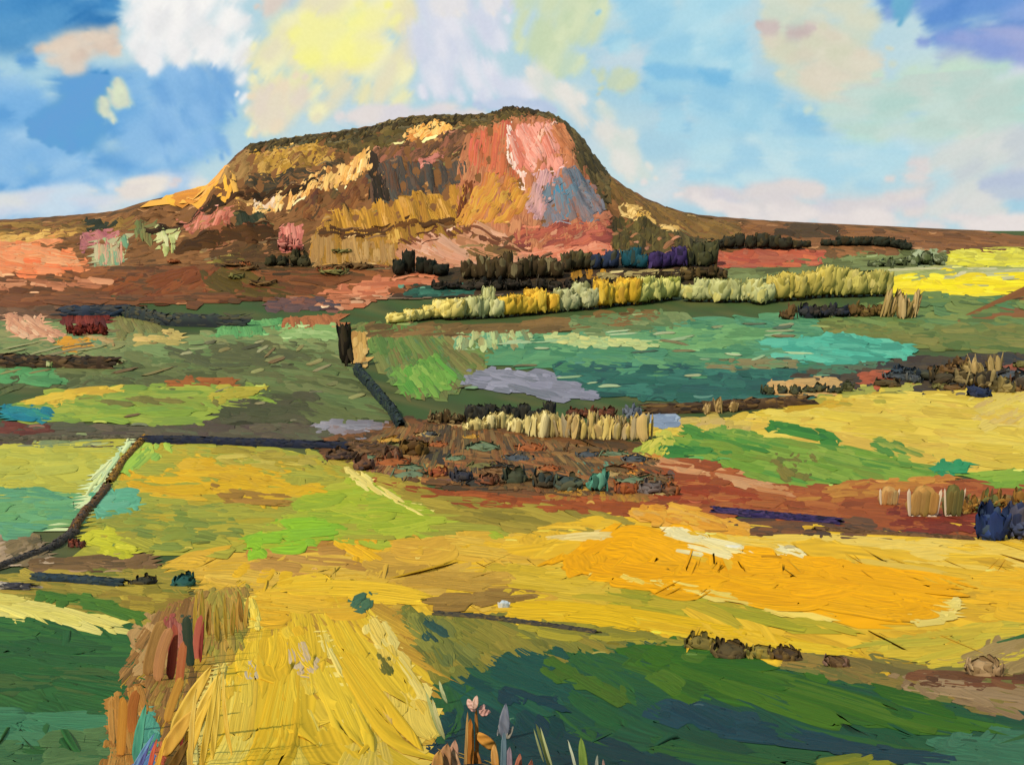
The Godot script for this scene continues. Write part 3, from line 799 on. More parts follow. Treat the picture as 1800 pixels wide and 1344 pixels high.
	strew(heap, [140.6, -1152, 163.8, -1148.9, 227.3, -1126.1, 216.8, -1095.9, 158.4, -1136.2], "d9ad58 b88a3c e6c27c", Vector2(1.3, -2.36), Vector2(-0.676, 4.35), 27, 34, 7, 3.0, 5, 1.9500000000000002)
	strew(heap, [133.1, -1098.2, 160.9, -1126.3, 258.5, -1106.4, 238.8, -994.5, 123.8, -1003.6], "3f3a22 5c4e2a 2f2c1e 6d6034 4e4024", Vector2(0.873, -0.838), Vector2(-0.462, 2.81), 84, 36, 9, 4.5, 4, 1.9500000000000002)
	strew(heap, [3.5, -1030.2, 125.5, -1071, 126.6, -1040.4, 118.5, -1006.2, 3.4, -1000.4], "a2523f c26a4c 8f4740 b86450 733c36", Vector2(0.735, -0.429), Vector2(-0.0946, 1.41), 2, 44, 9, 3.9, 5, 1.9500000000000002)
	strew(heap, [3.4, -991.3, 119.4, -1014.6, 114.6, -983, 16.6, -965], "c0684c cf7a5a d98f70", Vector2(0.693, -0.236), Vector2(-0.106, 1.76), 3, 46, 9, 3.9, 5, 1.9500000000000002)
	strew(heap, [-139.2, -996.4, -57.5, -1054.2, -14, -1027.5, 20.2, -982.4, 16.3, -950.9, -64.3, -934.6, -118.3, -956.7], "bd8458 cc9170 a5704c d6a78c b8785a", Vector2(0.68, 0.0749), Vector2(0.0723, 1.51), 20, 60, 15, 3.9, 4, 1.9500000000000002)
	strew(heap, [-55, -1004.1, 0, -1005.3, 6.7, -980.6, -53.6, -976.6], "6a5334 7d6038", Vector2(0.686, 0.239), Vector2(0.0309, 1.32), 12, 40, 10, 3.0, 5, 1.9500000000000002)
	strew(heap, [-372.6, -1007.7, -281.8, -1030.8, -245, -1017.9, -228.2, -943.1, -337.4, -943.7], "5a4028 463423 6e4c2c 4a4028", Vector2(0.648, -0.101), Vector2(0.513, 1.84), -6, 46, 12, 3.6, 2, 1.9500000000000002)
	strew(heap, [-380.6, -1052.6, -289.1, -1060.1, -289.7, -1033.8, -377.9, -1002.8], "6b3f28 7d4c30 8f5638", Vector2(0.848, 0.433), Vector2(0.365, 1.25), -4, 48, 11, 3.3, 2, 1.9500000000000002)
	strew(heap, [-299.3, -1059.4, -265.8, -1053.5, -255.1, -1006.8, -278.5, -996], "c8786a d9907c a8584c", Vector2(0.726, 0.0844), Vector2(0.255, 1.07), 84, 30, 9, 3.9, 5, 1.9500000000000002)
	strew(heap, [-358.7, -1081.1, -313.6, -1093.9, -309.4, -1054.6, -349.3, -1053.7], "343a2c 2a3026 4a4a34", Vector2(0.762, 0.107), Vector2(0.426, 1.49), 70, 30, 12, 3.6, 4, 1.9500000000000002)
	strew(heap, [-492.3, -1093.7, -384.1, -1135.9, -374.4, -1211, -211, -1211.8, -65.3, -1222.6, -49, -1024.4, -136.2, -993.9, -405.5, -985.4], "2f2a20 3a3020 d0a060 a86a48 8f8a50 c89058 241f18", Vector2(0.874, 0.515), Vector2(0.168, 0.827), -40, 20, 6, 0.12, 3, 1.9500000000000002)
	strew(heap, [-27.6, -1009, 123.2, -1062.8, 247.9, -1065.5, 221.5, -947.5, -25.9, -943.2], "2f2a20 d09070 4a3c28 b07850", Vector2(0.728, -0.369), Vector2(-0.152, 1.53), -10, 22, 6, 0.2, 7, 1.9500000000000002)
	strew(heap, [-392.4, -1243.7, -215.4, -1238.4, -149.4, -1243.3, -33.3, -1248.2, -4.2, -1256.8, 70.8, -1248.2, 65.6, -1227.9, -32.8, -1229, -210.6, -1209, -375.1, -1213.6], "3a3020 52452c 2c2818", Vector2(0.787, -0.381), Vector2(0.17, 1.79), -30, 18, 6, 2.4, 4, 2.7)
	strew(heap, [-8, -1201.9, 0, -1207.3, -2.3, -1167.1, 3.9, -1143.9, 19, -1128.2, 15, -1106.9, 9, -1103.9, 10.7, -1127.9, -5.4, -1143.6], "f4d8cc e8b8a8 f8e4d4", Vector2(0.772, -0.017), Vector2(-0.00213, 0.656), 80, 26, 5, 3.6, 8, 3.5999999999999996)
	strew(heap, [63.9, -1226.7, 70.5, -1226.2, 35.3, -1170.3, 31.1, -1156.6, 27.4, -1165], "f0c0a8 e8a890", Vector2(0.811, -0.399), Vector2(-0.0514, 1.47), 130, 24, 5, 3.3, 9, 3.0)
	commit(heap, "heather_cover", hill, earth)
	tag(hill, "flat-topped sandstone hill with a steep pink and ochre cliff face on its right side", "", "", "structure")
	heap = Heap.new()
	strew(heap, [210.8, -1192.7, 326.1, -1196.6, 748.2, -1217.3, 912.3, -1192.5, 794.7, -1035, 579.1, -1056.6, 420, -1057.3, 266.7, -1083.1, 228.1, -1114.1], "7d5030 8c5e36 6a4830 94633c 5f4228", Vector2(0.747, 0.0527), Vector2(-1.79, 4.18), 3, 64, 10, 2.8, 0, 1.9500000000000002)
	strew(heap, [245.6, -1024.2, 342.3, -1041, 392.5, -1041.4, 359.5, -969, 233.2, -936.7], "b5573f c96b45 96463c a86850", Vector2(0.675, 0.0413), Vector2(-0.831, 2.76), 4, 50, 10, 2.6, 2, 1.9500000000000002)
	strew(heap, [400.9, -1085.1, 505.9, -1087.1, 474.5, -1017.6, 376.1, -1015.4], "6f5034 a06a42 57452e", Vector2(0.621, 0.238), Vector2(-1.18, 2.94), 4, 36, 8, 2.4, 1, 1.9500000000000002)
	strew(heap, [401.8, -1228.5, 490.9, -1241.6, 469, -1164.4, 360.9, -1149.2], "54412c 463826", Vector2(0.76, 0.155), Vector2(-2.14, 6.08), 3, 44, 8, 2, 2, 1.9500000000000002)
	ground_piece("moor", "brown heather moor rising to the skyline right of the hill", heap)
	heap = Heap.new()
	strew(heap, [-729.7, -947.8, -482.1, -947.8, -337.4, -943.7, -221.4, -947.5, -128, -930.7, -85.4, -884.8, -114.9, -831.6, -157.3, -757.2, -185.6, -789.1, -281.9, -753.7, -562.3, -724.1], "6d3f24 84502e 55402a 5a3a24 965c34", Vector2(0.596, 0.00986), Vector2(0.91, 2.72), 3, 62, 12, 2.8, 0, 1.9500000000000002)
	strew(heap, [-691.2, -895.8, -481.6, -884.5, -418.8, -875.2, -427.3, -848, -629.7, -813.6], "c87f58 b06c48 d99a70 8f5638", Vector2(0.603, 0.0123), Vector2(1.64, 2.77), 3, 60, 8, 2.6, 1, 1.9500000000000002)
	strew(heap, [-429.5, -864.7, -392.1, -918.8, -332.9, -912.4, -309, -828.5, -341.7, -797.1, -399.2, -813.4], "7a4224 8c4f2a 683820", Vector2(0.593, 0.0056), Vector2(1.23, 2.97), -20, 56, 13, 2.4, 1, 1.9500000000000002)
	strew(heap, [-341.1, -900.4, -318.4, -925.4, -232.6, -842.3, -208.7, -793.8, -291.5, -795.4], "59481f 6a5526 4c3e1e", Vector2(0.587, -0.0021), Vector2(0.931, 2.95), 20, 56, 13, 2.4, 2, 1.9500000000000002)
	strew(heap, [-194.7, -829.2, -157.8, -880.4, -88, -913.4, -77.5, -878.8, -86.5, -835, -154.3, -796.5], "bb6845 cf7c55 a85c40 d98f68", Vector2(0.591, 0.00664), Vector2(0.408, 2.86), -3, 60, 10, 2.6, 2, 1.9500000000000002)
	strew(heap, [-178.7, -807.9, -118.2, -814.3, -133.6, -741.7, -173, -733.9], "c06f4a d9b08a b86a45 8f5234", Vector2(0.522, -0.0746), Vector2(0.632, 3.33), 4, 44, 9, 2.4, 2, 1.9500000000000002)
	strew(heap, [-364.1, -983, -284.7, -988.7, -220.5, -943.2, -131.5, -957.1, -128, -930.7, -244.6, -887.6, -335.9, -939.4], "4d3b24 5f4a2a 3c3020", Vector2(0.637, -0.0537), Vector2(0.523, 2.13), 4, 60, 10, 2.4, 1, 1.9500000000000002)
	strew(heap, [-351.5, -985.7, -311.7, -988.2, -302.1, -960.5, -348.1, -960], "8f7e35 6d5f2c", Vector2(0.681, 0.0388), Vector2(0.545, 1.73), 4, 44, 9, 2, 2, 1.9500000000000002)
	strew(heap, [-238.7, -802.8, -161.5, -777.5, -150.1, -721.6, -215.5, -723], "3c4048 55484a 8f5a44", Vector2(0.533, 0.0368), Vector2(0.83, 3.37), 2, 40, 8, 2.4, 1, 1.9500000000000002)
	strew(heap, [-183.8, -661.6, -142.9, -690.9, -124.1, -594.5, -169.9, -595.4], "a5613a 8a5636 b87548", Vector2(0.439, -0.00941), Vector2(0.946, 3.95), 70, 26, 10, 2.4, 2, 1.9500000000000002)
	strew(heap, [-562.3, -724.1, -405.9, -741.5, -364.9, -665, -512.6, -658.8], "6a4a34 5a4430 7d5a40", Vector2(0.502, 0.0276), Vector2(2.9, 4.46), 3, 50, 9, 2.4, 0, 1.9500000000000002)
	strew(heap, [-127.2, -924.5, 240, -999.8, 240.2, -918.6, 178.9, -864.5, 58.3, -844.6, -54.6, -789.5, -120.8, -793.7], "3b3226 4a3a28 2f2b22 5a4030 46402e", Vector2(0.612, -0.114), Vector2(-0.192, 2.94), -4, 50, 12, 2.8, 0, 1.9500000000000002)
	strew(heap, [59.1, -955.8, 105.9, -964.3, 98.1, -889.9, 66, -870.4], "c08a2c a87428 7d5c28", Vector2(0.64, -0.0727), Vector2(-0.275, 3.18), 84, 28, 10, 2.4, 2, 1.9500000000000002)
	strew(heap, [86.9, -901.1, 207.4, -942.6, 207.3, -912.7, 96.2, -872.3], "b5a26a 7d6a3c 94804e", Vector2(0.63, -0.0304), Vector2(-0.424, 2.68), -4, 24, 7, 2.2, 2, 1.9500000000000002)
	strew(heap, [-117.5, -850.9, -23.7, -857.8, -22.8, -824.1, -99.1, -795.6], "2f5a4c 283e36 467a64", Vector2(0.579, 0.0543), Vector2(0.227, 2.97), -4, 40, 8, 2.2, 2, 1.9500000000000002)
	ground_piece("heath", "rust brown heath along the foot of the hill", heap)
	heap = Heap.new()
	strew(heap, [237.1, -931.4, 341, -993.7, 544.1, -1044.8, 515.8, -975.3, 336.7, -905.4, 222.7, -872.9], "5a6038 6d7444 808c58 4c4f30", Vector2(0.621, 0.0914), Vector2(-1.12, 3.03), -4, 56, 10, 2.6, 0, 1.3)
	strew(heap, [496.4, -1034.6, 547.3, -1051.2, 502.2, -974.8, 468.2, -959.7], "8f9c74 b0b890 5f6c4c", Vector2(0.794, -0.208), Vector2(-2, 4.1), -30, 26, 9, 2.2, 2, 1.3)
	ground_piece("pasture", "sage green pasture strip under the right moor", heap)
	heap = Heap.new()
	strew(heap, [502.2, -974.8, 571.8, -1056.5, 630.4, -1070.3, 776.4, -1010.5, 735.5, -955.5, 492.6, -949.1], "d9d038 c4b93c e6df5a b0a848", Vector2(0.744, -0.0912), Vector2(-2.09, 3.5), 6, 54, 9, 2.8, 0, 1.3)
	strew(heap, [412.3, -936.6, 745.1, -968.3, 681.6, -883.1, 389.6, -883.3], "929c56 a8a868 858f50 c9c298", Vector2(0.615, 0.0274), Vector2(-1.86, 3.17), 2, 70, 9, 2.6, 1, 1.3)
	ground_piece("rapeseed_field", "lemon yellow field wedge at the far right under the moor", heap)
	heap = Heap.new()
	strew(heap, [392, -888.9, 704.2, -913.3, 663.6, -859, 450.4, -814.4, 386.7, -787.2, 370.9, -826.2], "ecd81e e0c826 f2e23c d9bc2e", Vector2(0.556, 0.0506), Vector2(-1.53, 2.72), -1, 90, 11, 3.0, 2, 1.3)
	ground_piece("rapeseed_field", "bright yellow strip field above the green slope at the far right", heap)
	heap = Heap.new()
	strew(heap, [384, -793, 453.4, -820.1, 668.2, -865.1, 496.3, -637.6, 308.3, -598.5, 233.1, -620.5, 245.7, -667.4], "647a40 758a4c 55683a 828a46 4d7a50", Vector2(0.447, 0.0868), Vector2(-2.12, 3.89), 4, 70, 13, 2.8, 0, 1.3)
	strew(heap, [241.4, -643.3, 323.3, -628.2, 508.5, -653.5, 347.6, -443.4, 238.7, -488, 220.5, -545.1], "5f7038 6d7c40 7d7a3c 516834 8a8444", Vector2(0.414, -0.0338), Vector2(-2.09, 3.85), 6, 66, 12, 2.8, 0, 1.3)
	strew(heap, [491, -831.4, 663.6, -859, 628.6, -812.1, 476, -790.7], "4c3a26 5f4a2e", Vector2(0.537, 0.0456), Vector2(-1.7, 2.57), -6, 44, 8, 2.2, 2, 1.3)
	ground_piece("pasture", "green slope falling leftwards below the bright yellow strip", heap)
	heap = Heap.new()
	strew(heap, [-121.1, -622, -59.8, -614.2, -15.6, -558.2, -14.4, -411.2, -22.4, -317.1, -38.1, -300.1, -54.1, -366.7, -86.8, -497.2], "4f7438 65873f 7a8a48 8a7c46 5a7a50 6d6038", Vector2(0.333, 0.0964), Vector2(0.294, 2.68), 52, 50, 14, 3.0, 0, 1.3)
	strew(heap, [-56.1, -380.2, -42, -462, -26, -370.1, -28.2, -307.8, -38.1, -300.1], "5a9a3c 6f9c40 4a7c38 8fae50", Vector2(0.251, -0.0448), Vector2(0.197, 1.92), 50, 44, 13, 2.4, 2, 1.3)
	strew(heap, [-111.8, -573.2, -103, -573, -71.8, -396.5, -84.4, -426.9], "c0964c b07f40 d6b06a", Vector2(0.337, -0.0396), Vector2(0.54, 2.93), 86, 30, 9, 2.6, 3, 1.3)
	strew(heap, [-40.2, -576.5, 16.6, -596.8, 10.1, -480.6, -33, -471.6], "6fae84 a8c07c 9a7c48 c9cf8a 4c8f6c", Vector2(0.372, 0.0509), Vector2(0.0752, 3.51), 84, 24, 11, 2.4, 2, 1.3)
	strew(heap, [-112.6, -622.6, -21.8, -626.4, 125.1, -721.5, 120.3, -653.7, -7.8, -559.1, -96.3, -552.4], "6d5632 7d6238 5c4a2c 8a6a3e", Vector2(0.433, -0.0987), Vector2(-0.00681, 3.71), -4, 54, 9, 2.4, 1, 1.3)
	ground_piece("meadow", "mottled green meadow right of the dark upright hedge post", heap)
	heap = Heap.new()
	strew(heap, [-14.9, -535.5, 24, -575.1, 131.4, -629.9, 251.1, -682.3, 202.4, -527.3, 153.1, -419.9, 88.4, -370.1, 37.5, -381.6, -11.5, -410.6], "46805a 568c60 3f7454 6a9c68 508a6a", Vector2(0.357, -0.0265), Vector2(-0.592, 3.17), 3, 80, 14, 3.0, 0, 1.3)
	strew(heap, [88.2, -575.8, 155.4, -620.9, 197.1, -589.7, 131.8, -471.2, 82.6, -492.7], "6a9c64 7aa868 5c8c58", Vector2(0.364, 0.083), Vector2(-0.714, 3.06), -3, 70, 13, 2.4, 1, 1.3)
	strew(heap, [46.6, -671, 137.6, -708.7, 147.2, -622.5, 77.9, -558.7, 43.4, -565.8], "6d7c4c 84905c 5a7448", Vector2(0.423, 0.0798), Vector2(-0.495, 3.49), 6, 50, 11, 2.4, 1, 1.3)
	strew(heap, [160.5, -522.5, 223, -551.6, 250.4, -505, 216.2, -447.6, 170.5, -419.4, 141.4, -429.5], "52b094 45a088 6cc0a0 3f8a74", Vector2(0.299, 0.0899), Vector2(-1.02, 2.58), 4, 64, 12, 2.8, 3, 1.3)
	strew(heap, [102.7, -431, 157.9, -451.2, 141.7, -404.1, 93.4, -391.6], "7c7450 8a7a50 6a8a5c", Vector2(0.29, 0.0126), Vector2(-0.689, 2.38), 2, 50, 9, 2.2, 2, 1.3)
	strew(heap, [23.2, -414.5, 93, -414.7, 145.1, -389.9, 114, -310.8, 71.1, -296, 35.2, -311.9, 20, -355.7], "2c5e50 35695a 285048 3f7a68 2a4a4c", Vector2(0.255, -0.0244), Vector2(-0.367, 1.86), 4, 76, 13, 3.0, 1, 1.3)
	strew(heap, [63.6, -300.1, 116.1, -310.7, 107.7, -287.7, 59.8, -282.1], "2f5f56 3a6a5e", Vector2(0.198, 0.0349), Vector2(-0.431, 1.5), 0, 60, 10, 2.2, 1, 1.3)
	strew(heap, [160.5, -458.8, 206.8, -447.5, 177.1, -382, 130.1, -370.2], "4c7a5a 5a6048 3f6c54", Vector2(0.284, 0.0175), Vector2(-0.9, 2.26), 4, 50, 10, 2.4, 1, 1.3)
	strew(heap, [23.3, -558.3, 95.2, -525, 88.6, -487.8, 21.2, -506.8], "b5c07a 8fb07c d6cf80", Vector2(0.363, -0.00629), Vector2(-0.339, 3.15), 8, 26, 7, 1.6, 4, 1.3)
	ground_piece("meadow", "blue-green meadow stretching across the middle of the valley", heap)
	heap = Heap.new()
	strew(heap, [-21.9, -389.4, 0, -389.2, 25.3, -359.3, 35.2, -311.9, 23.1, -297.3, 0, -321.9, -19, -338], "7c7c88 8a8898 6c7078 9896a4", Vector2(0.242, 0.00872), Vector2(-0.0266, 1.54), 10, 60, 11, 2.8, 2, 1.3)
	ground_piece("pond", "pale lavender grey wet ground lying along the lower edge of the blue-green meadow", heap)
	heap = Heap.new()
	strew(heap, [-57.4, -235.2, -44.7, -242.6, -32, -225.5, -37.9, -205.1, -51.1, -208.8], "8a8890 9c98a0 8a6c60 706c74", Vector2(0.154, -0.0222), Vector2(0.231, 1.18), 2, 46, 10, 2.4, 1, 1.3)
	ground_piece("wet_ground", "grey lilac wet patch at the right end of the long navy hedge", heap)
	heap = Heap.new()
	strew(heap, [39.2, -251.2, 53.7, -256.3, 48.6, -231.1, 37.4, -228.8], "93a0b4 a4b4c4 7888a0", Vector2(0.168, 0.0175), Vector2(-0.304, 1.67), 2, 40, 9, 2.2, 3, 1.3)
	ground_piece("wet_ground", "small pale blue wet patch at the right end of the pale reeds", heap)
	heap = Heap.new()
	strew(heap, [-14.9, -535.5, 245.7, -667.4, 161.9, -419.8, 31.4, -318.3, -22.4, -317.1], "b8c898 2c4a40 98b888 7a6440", Vector2(0.325, -0.0483), Vector2(-0.457, 2.62), -5, 40, 4, 0.08, 5, 1.6)  # pale dashes are painted highlights, dark ones plain colour accents
	ground_piece("flecked_turf", "scattered painted pale highlights and dark flecks over the blue-green meadow", heap)
	heap = Heap.new()
	strew(heap, [-327.9, -522.2, -110.5, -527.7, -37.9, -254.6, -149, -233.4], "a8a478 3c4030 98985c 7a5a3c", Vector2(0.273, 0.00853), Vector2(1.06, 2.66), -12, 40, 4, 0.08, 5, 1.6)  # highlights painted in as pale dashes, among dark accents
	ground_piece("flecked_turf", "scattered painted pale highlights and dark flecks over the dull olive pasture", heap)
	heap = Heap.new()
	strew(heap, [128.7, -381.8, 182.2, -419.3, 202.6, -438.3, 365.9, -467.3, 249.3, -315.6, 157, -300.7, 110.9, -302.2], "3c3a30 4c4030 2f343a 5a4a34 44342a", Vector2(0.243, 0.0388), Vector2(-1.22, 2.35), 6, 44, 10, 2.8, 1, 1.3)
	strew(heap, [162.7, -379.7, 190.6, -384.6, 166.4, -334.7, 144.3, -330.5], "a85638 b8603f 8f4830", Vector2(0.247, 0.00849), Vector2(-1.17, 2.56), 2, 50, 10, 2.6, 3, 1.3)
	strew(heap, [243.6, -413.8, 349.4, -445.8, 306.2, -389.6, 223.7, -370.2], "8f4a34 6a4438 a0583c", Vector2(0.275, 0.0132), Vector2(-1.29, 1.91), -8, 30, 8, 2.2, 2, 1.3)
	strew(heap, [109.3, -345.3, 143.5, -351.7, 124.3, -309.2, 99.3, -305.9], "cf9a58 d9b070 b8945c", Vector2(0.211, 0.0551), Vector2(-0.681, 1.91), 0, 46, 10, 2.6, 3, 1.3)
	ground_piece("scrub_ground", "dark brown scrub ground at the right end of the valley floor", heap)
	heap = Heap.new()
	strew(heap, [-503, -646.2, -321.3, -641.8, -230.3, -550.6, -176.2, -602.9, -112.7, -557.7, -85.9, -416.9, -175.7, -417.7, -384.1, -490.8], "6f7c4c 808c54 5f7448 8f8c58 7a9058", Vector2(0.368, -0.0194), Vector2(1.6, 3.53), 4, 56, 12, 2.8, 0, 1.3)
	strew(heap, [-425.3, -687, -385.2, -669.9, -307.2, -559.3, -288.7, -514.4, -340.7, -558], "d9a078 e6b890 c08060", Vector2(0.387, -0.0504), Vector2(1.97, 3.44), 30, 34, 11, 2.6, 3, 1.3)
	strew(heap, [-380.8, -694.7, -342.9, -698, -289.8, -582.8, -316.5, -581.1], "6e2c24 853a2c 54241f", Vector2(0.434, -0.0192), Vector2(1.71, 3.36), 84, 26, 11, 2.6, 3, 1.3)
	strew(heap, [-315.8, -581.2, -290.9, -596.9, -245.2, -501.6, -275.9, -500.2], "c09a64 5f8c60 a88450", Vector2(0.374, -0.0112), Vector2(1.99, 3.9), 10, 32, 9, 2.2, 2, 1.3)
	strew(heap, [-258.7, -558.2, -231.2, -572.3, -209.2, -513.1, -231.9, -503.2], "d9b56a b0a058", Vector2(0.333, -0.0959), Vector2(1.51, 3.54), 4, 40, 9, 2.2, 2, 1.3)
	strew(heap, [-228.6, -645, -183.8, -661.6, -159.3, -557.6, -200.1, -552.1], "5f9c5c 4f8a50 74a864", Vector2(0.424, 0.0109), Vector2(1.12, 3.57), 70, 30, 11, 2.6, 2, 1.3)
	strew(heap, [-178.2, -617.4, -128.3, -614.7, -116.3, -552.4, -150.7, -540.2], "8fae68 7ca05c a2b878", Vector2(0.416, 0.045), Vector2(0.785, 3.25), 2, 46, 10, 2.4, 3, 1.3)
	strew(heap, [-325.7, -669.9, -298.8, -672.1, -237.2, -558, -249.5, -521.9], "6f6c3c 7d8248 8a7c48", Vector2(0.417, -0.0095), Vector2(1.7, 3.78), 60, 30, 10, 2.4, 2, 1.3)
	strew(heap, [-290.8, -520.9, -272.9, -535.9, -246.1, -482.5, -265.7, -475.2], "d99a2c c9882c", Vector2(0.348, -0.00693), Vector2(1.75, 3.34), 2, 34, 9, 2, 3, 1.3)
	ground_piece("meadow", "pale sage meadow strip on the left below the heath", heap)
	heap = Heap.new()
	strew(heap, [-220.5, -413.8, -219.3, -475.2, -170.9, -510, -130.7, -551.6, -84.1, -416.7, -53.3, -315.1, -36.3, -244, -56.2, -232.9, -89, -293, -152.9, -339.4, -194.5, -345.5, -250.3, -317, -291.2, -370.1], "5a6238 687040 4f5632 747a4a 667c48 5c5a38", Vector2(0.254, -0.0171), Vector2(1.02, 2.56), 6, 70, 15, 3.0, 0, 1.3)
	strew(heap, [-207.5, -495, -140.2, -528.8, -99.6, -418, -165.9, -394], "5c5f3c 53583a", Vector2(0.339, 0.0527), Vector2(0.856, 2.62), 4, 80, 14, 2.2, 1, 1.3)
	strew(heap, [-309.2, -393.5, -219, -395.1, -192.9, -345.2, -268.8, -341], "5a9a5c 4c8450 709c60", Vector2(0.255, -0.00581), Vector2(1.38, 2.1), 0, 50, 10, 2.4, 2, 1.3)
	strew(heap, [-151.1, -352.3, -124.2, -360.6, -114.1, -330.7, -140.2, -326.4], "8f5228 a86430", Vector2(0.265, 0.0613), Vector2(0.828, 2.18), 2, 36, 7, 1.8, 3, 1.3)
	strew(heap, [-103, -291.7, -74.8, -312.2, -57.4, -237.9, -87.6, -228.7], "4f5236 5c5640 464a30", Vector2(0.175, -0.0476), Vector2(0.42, 1.42), 3, 60, 12, 2.4, 1, 1.3)
	ground_piece("meadow", "dull olive pasture left of the leaning dark hedge", heap)
	heap = Heap.new()
	strew(heap, [-167.3, -263.9, -175.3, -309.2, -154.1, -326.7, -102.9, -332.1, -93.9, -309.7, -94.3, -261.3, -88.4, -227.2, -139.9, -235], "9aa83c 84a03c 8a963c aab044 6f9040", Vector2(0.195, -0.0106), Vector2(0.694, 1.58), 4, 110, 12, 3.0, 2, 1.3)
	strew(heap, [-171.7, -279.3, -172.3, -309.3, -155.4, -330.4, -145.8, -304.9, -159.1, -278], "dbb43a e3c44a c9a038", Vector2(0.22, 0.0147), Vector2(0.9, 1.72), -6, 80, 10, 2.6, 4, 1.3)
	strew(heap, [-119.6, -326.7, -99.7, -327.8, -96.3, -296.6, -106.9, -285.6], "b8a83c a89c38", Vector2(0.215, -0.0074), Vector2(0.525, 1.57), -6, 50, 10, 2, 4, 1.3)
	strew(heap, [-160.5, -291.4, -104.9, -285.7, -100.5, -273.3, -149.3, -270.8], "857c3c 747038", Vector2(0.185, -0.029), Vector2(0.758, 1.68), 4, 80, 8, 1.8, 4, 1.3)
	strew(heap, [-170.8, -269.5, -141.4, -248.4, -137.3, -230.4, -151.3, -238.2], "1f7086 2a8090 3a8f78", Vector2(0.2, 0.0423), Vector2(0.865, 1.45), 10, 60, 10, 2.6, 5, 1.3)
	ground_piece("crop_field", "yellow-green lens shaped field above the left hedge line", heap)
	heap = Heap.new()
	strew(heap, [-185.1, -233, -103.3, -223.9, -79.4, -233.2, -55.2, -228.6, -43.1, -201.7, -83.6, -195.5, -93.8, -188.1, -143.3, -179.3], "5c5640 6a5c48 4f4a38 5f6448 564440", Vector2(0.153, 0.00831), Vector2(0.469, 1.03), 3, 60, 11, 2.8, 0, 1.3)
	strew(heap, [-179.2, -225.4, -128.1, -222.8, -118.2, -202.5, -158.2, -198.4], "6d3428 5c3228 7d4838", Vector2(0.16, 0.0127), Vector2(0.787, 1.17), 2, 54, 10, 2.2, 1, 1.3)
	strew(heap, [-118.6, -198.3, -104.9, -204.9, -96.4, -187.9, -108.3, -180.8], "7d8c60 94985f", Vector2(0.135, -0.00453), Vector2(0.453, 0.838), -4, 40, 9, 2.0, 2, 1.3)
	ground_piece("rough_strip", "grey brown rough strip running under the lens shaped field", heap)
	heap = Heap.new()
	strew(heap, [-48.2, -199.3, -34.6, -244.2, -13.4, -235.2, 14.3, -200.4, 33.5, -196.1, 32, -165.6, 20.1, -107.2, 14.5, -100.6, 0, -110.3, -15, -130.7, -27.1, -145.5, -41.5, -171], "5a4024 6d4a2a 463826 7d5030 3c3a30 8a5a34", Vector2(0.119, -0.00145), Vector2(0.0297, 0.93), 8, 46, 11, 2.8, 0, 1.3)
	strew(heap, [-16.1, -226.8, 8.6, -201.5, 20.6, -180.4, 17.7, -164.6, -5.1, -179.7, -20.2, -203.1], "7d4f24 8f5c2c 6a421f", Vector2(0.137, 0.0241), Vector2(-0.00556, 1.22), 8, 70, 10, 2.4, 1, 1.3)
	strew(heap, [0, -160.5, 12.2, -170.2, 9.3, -129.4, 0, -122], "43402e 54563c 3a4a44 6a5030", Vector2(0.104, -0.000435), Vector2(-0.0311, 0.862), 84, 34, 10, 2.6, 1, 1.3)
	strew(heap, [12.5, -158.3, 21.6, -163.9, 15.9, -119.7, 11, -117.6], "5fa088 7aa07c 48584a 46806c", Vector2(0.1, -0.000397), Vector2(-0.0889, 0.833), 84, 36, 11, 2.4, 3, 1.3)
	strew(heap, [21.1, -164, 34.8, -173.9, 32.9, -158.5, 19, -139.6], "e0922c d07c28 c9a058", Vector2(0.113, 0.0031), Vector2(-0.128, 0.773), 6, 44, 12, 2.4, 3, 1.3)
	strew(heap, [19.1, -140.3, 29.9, -143.9, 23.1, -114.5, 15.4, -112.7], "7d3f24 5c5048 954a28", Vector2(0.0942, -0.0135), Vector2(-0.137, 0.818), 40, 30, 11, 2.4, 2, 1.3)
	strew(heap, [-28.8, -202.4, -12.1, -169.9, 0, -150.1, 10.3, -143.8, 9.7, -135.1, -4.2, -147.3, -19.2, -168.2], "2f2e2c 3c3830 463c34", Vector2(0.114, 0.00712), Vector2(0.0427, 1.09), 10, 60, 9, 2.4, 3, 1.3)
	strew(heap, [-18.2, -159.3, -7.6, -151.6, -6.4, -127.8, -16.3, -133.6], "b0703c 6a4c48 c4a44c 9a4a30", Vector2(0.101, -0.0135), Vector2(0.0602, 0.726), 10, 32, 9, 2.4, 2, 1.3)
	strew(heap, [-40.9, -191.2, -28.7, -191.6, -17.7, -137.4, -27.4, -146.8], "6a4830 4c4038 8a5c48 a06a4a 58443a", Vector2(0.116, -0.0192), Vector2(0.151, 0.899), 70, 30, 10, 2.6, 2, 1.3)
	strew(heap, [-26, -139.6, -12.1, -120.6, 6.5, -113.2, 18.6, -103, 16.3, -90.3, 4.1, -94.3, -10.9, -108.1], "9a4c24 b05c2c 8a4424", Vector2(0.0791, -0.0171), Vector2(0.00335, 0.734), 5, 64, 9, 2.6, 2, 1.3)
	strew(heap, [5.1, -118.2, 20.8, -120.3, 18, -104.2, 4.7, -108.2], "c08a30 a86c30 8a6a34", Vector2(0.0804, 0.00766), Vector2(-0.0877, 0.827), 84, 20, 9, 2.4, 3, 1.3)
	strew(heap, [-33.2, -233.9, -13, -229.3, 13.7, -192.2, 30.4, -170.1, 22.3, -114.5, 8.2, -113.2, -9.3, -129.6, -27.6, -148.2, -36.2, -181.1], "6a4828 8a6034 4a3a28 9a5c34 5a5438 a07c48 3c3a34", Vector2(0.12, 0.00236), Vector2(0.0261, 0.9), 80, 30, 9, 2.2, 4, 2.4)
